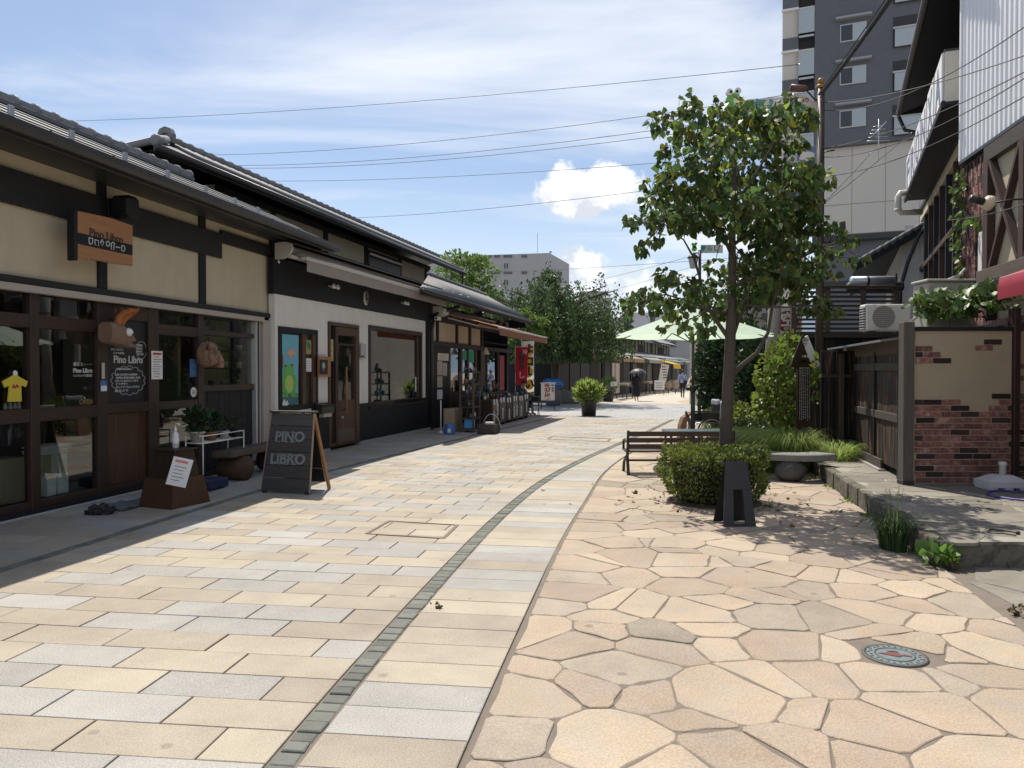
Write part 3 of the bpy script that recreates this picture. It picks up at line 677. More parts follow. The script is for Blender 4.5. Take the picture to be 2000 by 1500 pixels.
# sliding door with a black chalked pane above and a wood panel below
dz = lambda v: F1.pix(250, v)[1]
rail(211, 291, dz(625), 2.46); rail(211, 291, dz(806), dz(786)); rail(211, 291, .075, .15)
lb('door_board', m_board, s1(212), s1(291), -.055, -.045, dz(786), dz(625))
for i in range(4): lb('door_plank', m_midwood, s1(211 + i * 20) + .004, s1(211 + (i + 1) * 20) - .003, -.07, -.05, .15, dz(806), bev=.006)
# window beside the door, then the boarded bay
wz = lambda v: F1.pix(350, v)[1]
rail(311, 388, wz(636 + 20), wz(636)); rail(311, 388, wz(798), wz(782)); rail(311, 388, .075, .16)
glaze(311, 388, wz(636), 2.46); glaze(311, 388, wz(782), wz(656)); glaze(311, 388, .16, wz(798))
bz = lambda v: F1.pix(450, v)[1]
rail(399, 497, bz(657), bz(648)); rail(399, 497, bz(763), bz(751)); glaze(399, 497, bz(648), 2.46); glaze(399, 497, bz(751), bz(657))
for i in range(9): lb('board', m_black, s1(399 + i * 10.9) + .004, s1(399 + (i + 1) * 10.9) - .004, -.07, -.045 + .004 * (i % 2), .08, bz(763), bev=.005)
# things inside, seen through the glass
def shelf_unit(label, ua, ub, t, zs, mat=m_brown):
    a, b = s1(ua), s1(ub); o = fthing(F1, 'display_shelf', label, 'shelf', a, t)
    for z in zs: box('shelf_board', o, mat, 0, b - a, 0, .28, z - .02, z, .003)
    for x in (0, b - a - .03): box('side_panel', o, mat, x, x + .03, .0, .28, .10, zs[-1] + .25, .003)
    return o
shelf_unit('wooden display shelf of pots behind the boarded bay window', 401, 496, -.14, [1.36, 1.66, 1.95, 2.2])
lb('backboard', M('straw board', (.40, .34, .20), .8, .15, 4), s1(401), s1(496), -.47, -.46, 1.2, 2.45)
shelf_unit('low wooden shelf behind the leftmost shop windows', -40, 190, -.45, [.55, 1.10])
def pot(label, fr, s, t, z, r=.06, h=.10, m=None, group=None, plant=0):
    o = fthing(fr, 'plant_pot' if plant else 'flower_pot', label, 'pot', s, t, z, group)
    link('pot', lathe_mesh([(r * .72, 0), (r, h), (r * 1.06, h), (r * 1.06, h * .86), (r * .9, h * .9), (r * .85, h * .93)], 16), m or m_pot, o)
    if plant:
        n = int(plant); pts, d = blob_points(n, (0, 0, h + r * 1.6), (r * 1.5, r * 1.5, r * 1.6), .2)
        link('foliage', leaves_mesh(pts, d + np.array([0, 0, .4]), RNG.uniform(.5, 1.0, n) * r * .9), m_hedge, o, kind='stuff')
    return o
gsh = 'small pots on the display shelf behind the bay window'
for i, (u, v, m) in enumerate(((415, 752, m_terracotta), (440, 752, m_pot), (468, 752, m_pot), (440, 702, m_pot), (468, 718, m_pot), (470, 680, m_pot))):
    s, z = F1.pix(u, v, -.24); zz = min((1.36, 1.66, 1.95), key=lambda q: abs(q - z))
    pot(('terracotta pot on the bottom board of the bay window shelf', 'pale pot beside the terracotta one on the bay window shelf', 'pale pot at the far end of the bottom bay window shelf', 'pale pot on the middle board of the bay window shelf', 'second pale pot on the middle board of the bay window shelf, nearer the shutter', 'pale pot on the upper board of the bay window shelf')[i], F1, s, -.26, zz, .055 + .01 * (i % 2), .10, m, gsh)
for i, (u, v) in enumerate(((84, 793), (98, 793))):
    s, z = F1.pix(u, v, -.25); pot('small white pot on the sill inside the second window', F1, s, -.25, 1.10, .05, .11, m_whitepl, 'white pots inside the second window')
# boxes and paper stacks low behind the glass
def crate(label, u0, u1, z0, z1, t, m, group=None):
    a, b = F1.pix(u0, 900, t)[0], F1.pix(u1, 900, t)[0]; o = fthing(F1, 'carton', label, 'box', a, t, z0, group)
    box('carton_body', o, m, 0, b - a, 0, .3, 0, z1 - z0, .006); box('lid_flap', o, m, .004, (b - a) / 2 - .004, -.004, .15, z1 - z0, z1 - z0 + .008, .001); return o
m_card = M('cardboard', (.33, .26, .18), .9, .12, 5)
crate('wide cardboard carton inside the leftmost lower window', 2, 52, .12, .62, -.35, m_card); crate('cardboard carton inside the second lower window', 80, 100, .12, .60, -.38, m_card)
crate('grey carton beside the cardboard one inside the second lower window', 102, 132, .36, .60, -.36, m_pot); crate('white box low inside the second lower window', 92, 110, .12, .35, -.30, m_paper); crate('small white box next to the low white one', 114, 134, .12, .37, -.31, m_paper)
o = fthing(F1, 'paper_stack', 'untidy pile of papers on top of the cartons inside the second window', 'papers', F1.pix(85, 870, -.36)[0], -.36, .61)
for i in range(9): box('sheet', o, m_paper, 0, .42, 0, .28, i * .012, i * .012 + .008, .001, rot=None, loc=(random.uniform(-.04, .04), random.uniform(-.02, .02), 0))
# yellow T-shirt card in the window
s, z = F1.pix(6, 800, -.03)
def sz(u, v, t=-.03): return F1.pix(u, v, t)
tee_px = [(3, 745), (18, 737), (24, 733), (32, 733), (38, 737), (53, 745), (49, 756), (40, 752), (41, 784), (14, 785), (17, 753), (8, 757)]
o = fthing(F1, 'shirt_cutout', 'yellow T-shirt cutout hanging inside the leftmost window', 'shirt', 0, -.02)
link('shirt', extrude_xz([sz(u, v) for u, v in tee_px], 0.0, .012), m_yellow, o)
link('emblem', extrude_xz([sz(u, v) for u, v in ((21, 757), (25, 750), (28, 755), (31, 750), (37, 757), (30, 757), (28, 759))], -.004, .0), m_rednote, o)
link('hanger_tag', extrude_xz([sz(u, v) for u, v in ((25, 733), (25, 726), (28, 723), (33, 726), (33, 733))], .002, .008), m_paper, o)
# small lucky objects on the sill
for i, u in enumerate((10, 20, 29, 37)):
    s, z = sz(u, 797, -.12); o = fthing(F1, 'figurine', 'tiny pale figurine on the sill under the yellow shirt', 'figurine', s, -.12, 1.191, 'figurines under the yellow shirt')
    link('figurine_body', lathe_mesh([(.018, 0), (.022, .02), (.014, .045), (.018, .06), (.006, .075)], 10), m_pot, o)
# lettering and notices on the glass
def F1text(name, par, mat, body, u, v, t, size, **k):
    s, z = F1.pix(u, v, t); return text(name, par, mat, body, size, (s, -t, z), (1, 0, 0), **k)
o = fthing(F1, 'window_lettering', 'white hand lettering on the second window pane', 'lettering', 0); m_goldl = M('faded gold letters', (.22, .13, .05), .6, .1, 5)
F1text('shop_name', o, m_chalk, 'Pino Libro', 162, 724, -.048, .075, bold=.002); F1text('small_line', o, m_chalk, '雑貨 と・・・', 162, 712, -.048, .05); F1text('small_line', o, m_chalk, 'ハンドメイド雑貨店', 162, 734, -.048, .035)
F1text('open_lettering', o, m_goldl, 'OPEN', 168, 785, -.048, .085, bold=.002)
# chalk writing on the door board
o = fthing(F1, 'chalk_writing', 'white chalk writing and cloud outline on the black door board', 'lettering', 0)
F1text('shop_name', o, m_chalk, 'Pino Libro', 251, 703, -.043, .135, bold=.003)
for u, v, w, txt in ((229, 683, .25, 'あいさつ 文具 ギフト'), (232, 690, .22, '日々の雑貨'), (272, 675, .13, '営業時間'), (272, 681, .14, '10時から'), (272, 687, .13, '18時まで'), (274, 692, .14, '火よう休'),
                     (243, 721, .34, 'お店のおはなし'), (247, 732, .48, 'お店では手作りの雑貨や'), (251, 738, .52, '信州の作家の器と本を'), (248, 744, .50, 'ならべておまちしてます'), (238, 750, .25, 'どうぞ中へ'), (250, 756, .50, 'ゆっくりごらんください'), (238, 763, .28, '店主より')):
    F1text('chalk_line', o, m_chalk, txt, u, v, -.043, .033, width=w * .9, bold=.0006)
def loop_px(pts, t, r):
    q = [F1.pix(u, v, t) for u, v in pts]; return tube_mesh([(a, -t, b) for a, b in q] + [(q[0][0], -t, q[0][1])], r, 5)
def bumpy(u0, v0, ru, rv, nb, amp):
    return [(u0 + (ru + amp * abs(math.sin(nb * a / 2))) * math.cos(a), v0 + (rv + amp * abs(math.sin(nb * a / 2))) * math.sin(a)) for a in np.linspace(0, 2 * math.pi, 90, endpoint=False)]
link('cloud_outline', loop_px(bumpy(250, 743, 30, 25, 15, 4), -.043, .0035), m_chalk, o); link('circle_outline', loop_px(bumpy(276, 684, 10, 17, 0, 0), -.043, .003), m_chalk, o)
def notice(name, label, fr, u0, v0, u1, v1, t, mat, lines=6, head=None, text_=None, tilt=0.0):
    sa, za = fr.pix(u0, v1, t); sb, zb = fr.pix(u1, v0, t); w, h = sb - sa, zb - za
    o = thing(name, label, 'notice', fr.pt(sa, t, za), fr.rot); box('sheet', o, mat, 0, w, -.003, .003, 0, h, .0005)
    if head: box('heading', o, head, w * .12, w * .88, -.0042, -.0031, h * .86, h * .94, 0)
    for i in range(lines):
        zz = h * (.78 - .68 * i / max(1, lines - 1)); a = random.uniform(.1, .2); b = random.uniform(.6, .92)
        box('text_line', o, m_ink, w * a, w * b, -.0040, -.0031, zz, zz + h * .018, 0)
    return o
notice('paper_notice', 'long white paper notice with a red heading beside the shop door', F1, 296, 686, 317, 741, .012, m_paper, 9, m_rednote)
notice('window_sticker', 'blue and white sticker on the window right of the door', F1, 371, 701, 384, 736, -.04, M('blue print', (.06, .17, .38), .6, .1, 6), 3)
o = fthing(F1, 'round_sticker', 'round white sticker low on the window right of the door', 'sticker', *F1.pix(378, 766, -.04)[:1], -.04, F1.pix(378, 766, -.04)[1])
c = lathe_mesh([(.075, 0), (.075, .004)], 28, smooth=False); c.transform(Matrix.Rotation(R(90), 4, 'X')); link('disc', c, m_paper, o)
for k in (.02, 0, -.02): box('text_line', o, m_ink, -.045, .045, -.0052, -.0042, k - .004, k + .004, 0)
o = fthing(F1, 'door_tag', 'wooden tag with a blue and white card hanging on the door frame', 'tag', *F1.pix(201, 740, .01)[:1], .012, F1.pix(201, 740, .01)[1])
box('strip', o, m_pot, -.025, .025, -.008, 0, 0, .20, .003); box('card', o, M('blue print', (0, 0, 0)), -.055, .055, -.010, -.002, -.16, -.02, .004); box('label', o, m_paper, -.05, .05, -.014, -.0105, -.15, -.085, 0)
# hanging wooden name board
o = fthing(F1, 'shop_sign', 'orange wooden name board with a black band hung from the beam', 'sign', *F1.pix(148, 460, .36)[:1], .36)
def sg(u, v, t=.36): a, b = F1.pix(u, v, t); return (a - o_s, b)
o_s = F1.pix(148, 460, .36)[0]
for pts, mm in (([(152, 412), (185, 419), (220, 427), (259, 441), (259, 478), (205, 466), (152, 454)], m_orangewood), ([(152, 476), (205, 488), (259, 499), (259, 519), (215, 513), (180, 506), (152, 506)], m_orangewood), ([(152, 454.5), (205, 466.5), (259, 478.5), (259, 498.5), (205, 487.5), (152, 475.5)], m_black)):
    link('board', extrude_xz([sg(*p) for p in pts], 0, .05 if mm is not m_black else .042), mm, o)
e0 = sg(145, 414); e1 = sg(152, 509); box('end_batten', o, m_black, e0[0], e1[0] - .002, -.005, .10, e1[1], e0[1] + .03, .006)
a, b = sg(208, 462); text('shop_name', o, m_ink, 'Pino Libro', .135, (a, -.004, b), (1, 0, 0), up=(-.03, 0, 1), bold=.002)
def icon(pts, closed=True):
    q = [sg(*p) for p in pts]; q = q + [q[0]] if closed else q
    link('icon', tube_mesh([(x, -.002, z) for x, z in q], .007, 5), m_chalk, o)
icon([(173, 464), (181, 466), (180, 475), (176, 477), (174, 475)]); icon([(185, 468), (192, 470), (192, 480), (185, 478)]); icon([(199, 468), (202, 474), (199, 481), (196, 474)]); icon([(207, 473), (211, 471), (214, 476), (212, 481), (208, 480)]); icon([(217, 475), (221, 473), (224, 477), (222, 479), (222, 488), (217, 487), (217, 480)]); icon([(226, 482), (234, 484)], False); icon([(237, 480), (242, 480), (244, 486), (241, 491), (237, 489)])
box('bracket', o, m_black, sg(200, 440)[0], sg(210, 440)[0], .05, .33, F1.pix(200, 420, .36)[1] - .1, F1.pix(200, 420, .36)[1] + .02)
# papier-mache animal heads
def head_px(uv, s0, t): a, b = F1.pix(uv[0], uv[1], t); return (a - s0, b)
goat_s = F1.pix(225, 650, .15)[0]
o = fthing(F1, 'goat_head', 'tan papier-mache animal head with an orange curled crest above the door', 'sculpture', goat_s, .15)
m_mache = M('papier mache', (.21, .135, .09), .8, .3, 10, bump=.6); m_crest = M('rust orange straw', (.36, .12, .03), .8, .3, 14)
def loft(name, par, mat, secs, n=14):        # secs: centre (x,y,z), half-height, half-depth, along x
    V = []; F = []
    for (x, y, z, hh, hd) in secs:
        for j in range(n):
            a = 2 * math.pi * j / n; ca_, sa_ = math.cos(a), math.sin(a); V.append((x, y + hd * math.copysign(abs(ca_) ** .55, ca_), z + hh * math.copysign(abs(sa_) ** .55, sa_)))
    for i in range(len(secs) - 1):
        for j in range(n): F.append((i * n + j, i * n + (j + 1) % n, (i + 1) * n + (j + 1) % n, (i + 1) * n + j))
    F += [tuple(range(n - 1, -1, -1)), tuple(range((len(secs) - 1) * n, len(secs) * n))]
    return link(name, mesh(V, F, False), mat, par)
def gsec(u, vt, vb, d):
    a, zt = head_px((u, vt), goat_s, .15); _, zb = head_px((u, vb), goat_s, .15); return (a, 0, (zt + zb) / 2, (zt - zb) / 2, d)
loft('head', o, m_mache, [gsec(205, 630, 668, .10), gsec(208, 628, 671, .11), gsec(222, 631, 674, .11), gsec(234, 635, 677, .10), gsec(244, 645, 678, .08), gsec(253, 655, 667, .07), gsec(262, 663, 667, .03)])
loft('lower_jaw', o, m_mache, [gsec(236, 666, 678, .11), gsec(248, 669, 680, .08), gsec(258, 672, 680, .06), gsec(262, 674, 679, .04)])
ez = head_px((239, 649), goat_s, .15); e = link('eye', lathe_mesh([(.002, -.055), (.038, -.038), (.055, 0), (.038, .038), (.002, .055)], 12), m_paper, o, loc=(ez[0], -.09, ez[1]))
link('pupil', lathe_mesh([(.002, -.02), (.016, 0), (.002, .02)], 10), m_ink, e, loc=(.02, -.06, -.03))
for k, pts in enumerate(([(226, 637), (229, 622), (238, 612), (252, 607), (266, 606), (269, 601)], [(236, 636), (243, 624), (254, 615), (266, 608)])):
    link('crest', tube_mesh([(*(lambda q: (q[0], -.02 + .04 * k, q[1]))(head_px(p, goat_s, .15)),) for p in pts], [.05, .045, .04, .035, .02, .008][:len(pts)], 8), m_crest, o)
for k in range(14):
    u = random.uniform(228, 264); a, b = head_px((u, 612 + random.uniform(-6, 8)), goat_s, .15); link('straw', tube_mesh([(a, random.uniform(-.05, .05), b), (a + random.uniform(-.08, .05), random.uniform(-.08, .08), b + random.uniform(.02, .08))], .006, 4), m_crest, o)
gir_s = F1.pix(400, 690, .15)[0]
o = fthing(F1, 'giraffe_head', 'brown spotted papier-mache giraffe head on the mullion by the bay window', 'sculpture', gir_s, .15)
def r2(u, vt, vb, d):
    a, zt = head_px((u, vt), gir_s, .15); _, zb = head_px((u, vb), gir_s, .15); return (a, 0, (zt + zb) / 2, (zt - zb) / 2, d)
m_gir = M('spotted mache', (.24, .15, .10), .8, .2, 7, bump=.4, col2=(.12, .065, .04), mixlo=.48, mixhi=.55)
loft('head', o, m_gir, [r2(393, 678, 712, .07), r2(399, 668, 717, .09), r2(408, 666, 716, .09), r2(416, 671, 712, .08), r2(424, 684, 716, .06)])
loft('muzzle', o, M('pink mache', (.33, .17, .13), .8, .15, 9), [r2(420, 680, 714, .055), r2(427, 692, 719, .065), r2(432, 700, 719, .05)])
for du in (0, 12): a, b = head_px((406 + du, 672), gir_s, .15); link('horn', tube_mesh([(a, -.03 + .005 * du, b - .02), (a + .01, -.03 + .005 * du, b + .10)], [.022, .028], 8), M('dark mache', (.07, .04, .03), .8, .2, 9), o)
a, b = head_px((394, 676), gir_s, .15); link('ear', tube_mesh([(a + .03, -.08, b - .03), (a - .05, -.16, b + .02)], [.035, .012], 8), m_gir, o)
a, b = head_px((416, 682), gir_s, .15); link('eye', lathe_mesh([(.002, -.02), (.02, 0), (.002, .02)], 10), m_ink, o, loc=(a, -.10, b)); a, b = head_px((427, 708), gir_s, .15); link('nostril', lathe_mesh([(.002, -.02), (.018, 0), (.002, .02)], 10), m_ink, o, loc=(a, -.06, b))
# roof: sheet metal slope, gutter, guards, ridge
SR = F1.pix(656, 486, .72)[0]
eave_t, eave_z, rid_t, rid_z = .72, 4.02, -1.0, 4.84
rf = lb('roof', m_metalroof, SA - .6, SR, 0, .01, 0, .01); rf.data = mesh([(SA - .6, -eave_t, eave_z), (SR, -eave_t, eave_z), (SR, -rid_t, rid_z), (SA - .6, -rid_t, rid_z), (SA - .6, -eave_t, eave_z - .06), (SR, -eave_t, eave_z - .06), (SR, -rid_t, rid_z - .08), (SA - .6, -rid_t, rid_z - .08)], [(0, 1, 2, 3), (7, 6, 5, 4), (0, 4, 5, 1), (1, 5, 6, 2), (2, 6, 7, 3), (3, 7, 4, 0)]); rf.data.materials.append(m_metalroof)
rise = (rid_z - eave_z) / (eave_t - rid_t)
for k in range(3):
    t = eave_t - .42 - .42 * k; link('sheet_lap', bar_mesh((SA - .6, -t, eave_z + rise * (eave_t - t) + .006), (SR, -t, eave_z + rise * (eave_t - t) + .006), .02, .014), m_metalroof, rf)
back = link('roof_back', mesh([(SA - .6, -rid_t, rid_z - .002), (SR - 1, -rid_t, rid_z - .002), (SR - 1, 5, 3.4), (SA - .6, 5, 3.4)], [(0, 1, 2, 3)]), m_tile, pino)
lb('soffit', m_gutter, SA - .6, SR, -.02, .66, 3.93, 3.955, bev=0); lb('fascia', m_gutter, SA - .6, SR, .655, .70, 3.87, 4.0)
gp = [( .70, 4.02), (.70, 3.93), (.74, 3.89), (.79, 3.89), (.83, 3.93), (.83, 4.00), (.815, 4.00), (.81, 3.94), (.785, 3.91), (.75, 3.91), (.72, 3.94), (.72, 4.02)]
link('gutter', extrude_yz([(-a, b) for a, b in gp], SA - .6, SR), m_gutter, pino)
s = SA
while s < SR:
    box('gutter_bracket', pino, m_gutter, s - .012, s + .012, -.835, -.70, 3.985, 4.005, .002); s += .9
for u, v in ((15, 223), (134, 271), (239, 310), (323, 342), (397, 368), (455, 392), (500, 410)):
    s, z = F1.pix(u, v, eave_t - .25); zz = eave_z + rise * .22
    box('snow_guard', pino, m_guard, s - .032, s + .032, -(eave_t - .20), -(eave_t - .225), zz - .02, zz + .10, .002)
SE = F1.pix(370, 345, rid_t)[0]; s = SA - .6
rt = lathe_mesh([(.066, 0), (.066, .285), (.088, .285), (.090, .335), (.068, .34)], 12); rt.transform(Matrix.Rotation(R(90), 4, 'Y'))
box('ridge_course', pino, m_tile, SA - .6, SE, -rid_t - .10, -rid_t + .10, rid_z - .03, rid_z + .03); i = 0
while s < SE - .2: link('ridge_tile', rt, m_tilelight, pino, loc=(s, -rid_t, rid_z + .07)); s += .325
# corbelled light and lamp by the right hand post
o = fthing(F1, 'wall_lamp', 'small white round lamp at the end post of the cream shop', 'lamp', *F1.pix(537, 511, .10)[:1], .10, F1.pix(537, 511, .10)[1])
box('backplate', o, m_alu, -.03, .03, .0, .03, -.03, .03); c = lathe_mesh([(.03, 0), (.05, .03), (.05, .06), (.03, .08), (.01, .085)], 14); c.transform(Matrix.Rotation(R(90), 4, 'X')); link('globe', c, m_whitepl, o)
# ================================================================ LEFT: BLACK AND WHITE SHOP
def s2(u, t=0.0): return F2.pix(u, 700, t)[0]
def z2(u, v, t=0.0): return F2.pix(u, v, t)[1]
B0, B1 = s2(537), s2(842)
bw = fthing(F2, 'black_white_shop', 'white fronted shop with black boarding, a glazed door and one wide window', 'shop', 0)
def l2(name, mat, sa, sb, t0, t1, z0, z1, par=None, bev=.005): return box(name, par or bw, mat, sa, sb, -t1, -t0, z0, z1, bev)
W0, W1 = 0.90, 2.975
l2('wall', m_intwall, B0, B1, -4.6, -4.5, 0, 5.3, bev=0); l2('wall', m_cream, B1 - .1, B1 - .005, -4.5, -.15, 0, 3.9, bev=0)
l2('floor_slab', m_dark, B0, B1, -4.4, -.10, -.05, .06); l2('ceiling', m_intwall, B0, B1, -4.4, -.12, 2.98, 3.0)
# white field pierced by display case, door and window
uc0, uc1, ud0, ud1, uw0, uw1 = 543, 619, 640, 699, 719, 823
cs0, cs1, ds0, ds1, ws0, ws1 = map(s2, (uc0, uc1, ud0, ud1, uw0, uw1))
zc1 = z2(580, 641); zd1 = z2(670, 632); zw1 = z2(770, 642)
for a, b, c, d in ((B0, cs0, W0, W1), (cs0, cs1, zc1, W1), (cs1, ds0, W0, W1), (ds0, ds1, zd1, W1), (ds1, ws0, W0, W1), (ws0, ws1, zw1, W1), (ws1, s2(831), W0, W1)): l2('white_panel', m_white, a, b, -.12, 0, c, d, bev=0)
l2('corner_board', m_black, s2(831), B1, -.12, .03, .05, W1)
l2('fascia_board', m_black, B0 - .05, B1, -.10, .02, W1, 3.62)
for a, b in ((B0, cs0 + .1), (cs0 + .1, cs1), (cs1, ds0), (ds1, (ds1 + ws1) / 2), ((ds1 + ws1) / 2, B1)): l2('dado_board', m_black, a + .003, b - .003, -.10, .035, .06, W0)
l2('plinth', m_conc, ds1 + .02, B1, -.10, .09, -.02, .075); l2('plinth', m_conc, B0, ds0 - .02, -.10, .07, -.02, .06)
# display case with two leaves
def framed(name, sa, sb, za, zb, mat, w=.09, t=.03, par=None):
    f = l2(name, mat, sa, sb, -.10, t, zb - w, zb, par); 
    l2('frame_rail', mat, sa, sb, -.10, t, za, za + w, f); l2('frame_stile', mat, sa, sa + w, -.10, t - .002, za + w, zb - w, f); l2('frame_stile', mat, sb - w, sb, -.10, t - .002, za + w, zb - w, f)
    return f
zc0 = z2(580, 801)
f = framed('display_case', cs0, cs1, zc0, zc1, m_black, .10)
l2('glass_pane', g_shop, cs0 + .1, cs1 - .1, -.03, -.022, zc0 + .1, zc1 - .1, f, 0); l2('door_leaf', m_midwood, s2(589), s2(596), -.05, .025, zc0 + .1, zc1 - .1, f); l2('door_leaf', m_midwood, s2(609), s2(616), -.05, .025, zc0 + .1, zc1 - .1, f)
l2('case_back', m_intwall, cs0, cs1, -.5, -.45, zc0, zc1, f)
# frog poster
m_pb = M('poster blue', (.16, .42, .55), .7, .2, 3); m_pg = M('poster green', (.14, .42, .08), .7, .15, 6); m_pl = M('poster lime', (.42, .55, .14), .7, .1, 6); m_pt = M('poster teal', (.05, .16, .17), .7, .2, 4)
o = fthing(F2, 'frog_poster', 'blue poster of a painted green frog in the display case', 'poster', 0, .0)
def q2(u, v, t): a, b = F2.pix(u, v, t); return (a, b)
def flat(par, mat, pts, t, th=.002, name='print'): return link(name, extrude_xz([q2(u, v, t) for u, v in pts], -t - th, -t), mat, par)
flat(o, m_pb, [(547, 652), (583, 655), (582, 795), (547, 796)], -.015, .003, 'sheet'); flat(o, m_pt, [(547, 768), (560, 762), (575, 764), (582, 770), (582, 795), (547, 796)], -.011)
def ell(u, v, a, b, n=22): return [(u + a * math.cos(2 * math.pi * i / n), v + b * math.sin(2 * math.pi * i / n)) for i in range(n)]
flat(o, m_pg, ell(565, 748, 15, 22), -.008); flat(o, m_pg, ell(564, 725, 10, 11), -.0077); flat(o, m_pg, ell(558, 716, 3.4, 4), -.0074); flat(o, m_pg, ell(570, 714, 3.4, 4), -.0074)
flat(o, m_pl, ell(565, 750, 8, 17), -.0045); 
for u, v in ((558, 715), (570, 713)): flat(o, m_ink, ell(u, v, 1.4, 1.8), -.0042)
for k in (-9, -4, 6, 11): flat(o, m_pg, [(563 + k, 764), (566 + k, 764), (568 + k * 1.3, 776), (562 + k * 1.25, 775)], -.0073)
flat(o, M('poster pink', (.62, .36, .22), .7, .1, 6), [(558, 690), (566, 684), (572, 678), (574, 687), (580, 684), (576, 694), (571, 692), (568, 702), (565, 694)], -.0075); flat(o, m_paper, [(548, 790), (552, 786), (555, 779), (558, 785), (562, 781), (562, 788), (565, 786), (561, 794), (551, 795)], -.0043); flat(o, M('poster rust', (.26, .11, .06), .7, .1, 6), ell(551, 705, 2.6, 15), -.0075)
notice('paper_notice', 'white typed notice behind the narrow display leaf', F2, 597, 700, 610, 726, -.012, m_paper, 5)
flatp = fthing(F2, 'flower_card', 'small yellow flower card in the narrow display leaf', 'card', 0, 0); flat(flatp, M('card yellow', (.5, .45, .10), .7, .3, 20, col2=(.12, .10, .05)), [(598, 664), (609, 665), (609, 692), (598, 691)], -.014, .003, 'sheet'); flat(flatp, m_pt, [(599, 668), (604, 667), (607, 678), (602, 684)], -.0105, .001)
pic = fthing(F2, 'picture_board', 'yellow landscape picture on the black boarding behind the sandwich board', 'picture', 0, 0); flat(pic, M('straw print', (.50, .42, .18), .7, .3, 14), [(546, 806), (577, 802), (577, 822), (546, 826)], .045, .008, 'panel'); flat(pic, m_ink, [(566, 818), (568, 812), (571, 806), (573, 812), (577, 818)], .0535, .001)
pic = fthing(F2, 'picture_board', 'white printed picture board next to the yellow landscape picture', 'picture', 0, 0); flat(pic, M('speckled print', (.6, .58, .55), .7, .6, 40), [(578, 802), (607, 798), (607, 822), (578, 825)], .045, .008, 'panel'); flat(pic, m_ink, [(590, 806), (594, 804), (596, 812), (591, 813)], .0535, .001)
# framed round-logo sign
o = fthing(F2, 'framed_sign', 'wood framed black sign with a white round emblem beside the door', 'sign', 0, 0)
flat(o, m_orangewood, [(620, 696), (643, 697), (643, 736), (620, 736)], .07, .03, 'frame'); flat(o, m_board, [(624, 702), (640, 703), (640, 731), (624, 731)], .102, .002, 'board')
a, b = q2(632, 714, .106); ring = lathe_mesh([(.062, 0), (.062, .003), (.052, .003), (.052, 0)], 28); ring.transform(Matrix.Rotation(R(90), 4, 'X')); link('emblem_ring', ring, m_chalk, o, loc=(a, -.105, b))
text('lettering', o, m_chalk, '&.BOX', .042, (a, -.107, b - .006), (1, 0, 0), bold=.002); text('lettering', o, m_chalk, 'SHOP', .024, (a, -.107, b - .09), (1, 0, 0)); link('bird', extrude_xz([(a - .01, b + .015), (a + .012, b + .02), (a + .012, b + .05), (a, b + .035)], -.1085, -.1065), m_chalk, o)
o = fthing(F2, 'letter_box', 'black sloping letter box on the wall left of the glazed door', 'letter box', 0, 0)
sa, za = q2(622, 806, .12); sb, _ = q2(646, 806, .12); link('body', extrude_yz([(-.04, za - .02), (-.04, za + .18), (-.20, za + .12), (-.20, za - .02)], sa, sb), m_steel, o); box('flap', o, m_steel, sa - .01, sb + .01, -.225, -.04, za + .135, za + .15, .003, rot=(0, 0, 0)); box('tray', o, m_pot, sa + .15, sb - .02, -.16, -.05, za - .10, za - .022, .006)
# glazed door
d = framed('door', ds0, ds1, .07, zd1, m_midwood, .07, .04)
sm = s2(657); l2('stile', m_brown, s2(652), sm, -.09, .045, .08, zd1 - .08, d); l2('stile', m_midwood, s2(692), s2(696), -.08, .04, .08, zd1 - .08, d)
l2('door_panel', m_midwood, sm, s2(692), -.06, .02, .08, z2(675, 781), d); l2('kick_plate', M('worn brass', (.10, .075, .05), .5, .3, 9), sm + .02, s2(690), .02, .03, .12, .40, d)
l2('glass_pane', g_shop, sm, s2(692), -.03, -.022, z2(675, 781), zd1 - .25, d, 0); l2('top_rail', m_midwood, sm, s2(692), -.07, .035, zd1 - .25, zd1 - .08, d); l2('transom_bar', m_brown, sm, s2(692), -.05, .03, z2(675, 675), z2(675, 671), d)
l2('side_light', g_shop, s2(644), s2(652), -.03, -.022, .9, zd1 - .1, d, 0); l2('side_board', m_brown, s2(644), s2(652), -.06, .0, .08, .9, d)
tube('handle', d, m_orangewood, [(s2(668), -.10, z2(668, 716)), (s2(668), -.10, z2(668, 806))], .022, 10)
for v in (722, 800): tube('handle_bracket', d, m_steel, [(s2(668), -.10, z2(668, v)), (s2(668), .0, z2(668, v))], .012, 8)
link('knob', lathe_mesh([(.004, -.03), (.024, -.015), (.03, 0), (.024, .015), (.004, .03)], 12), m_guard, d, loc=(s2(663), -.065, z2(663, 815)))
notice('door_sticker', 'tall cream sticker on the side light of the glazed door', F2, 645, 663, 651, 705, -.012, M('cream sticker', (.5, .42, .2), .7, .2, 8), 3)
o = fthing(F2, 'intercom', 'slim grey intercom panel on the white wall right of the door', 'intercom', 0, 0); flat(o, m_alu, [(703, 672), (713, 673), (713, 701), (703, 700)], .03, .03, 'panel'); flat(o, m_gutter, [(705, 694), (711, 694.5), (711, 698), (705, 697.5)], .0605, .003, 'button')
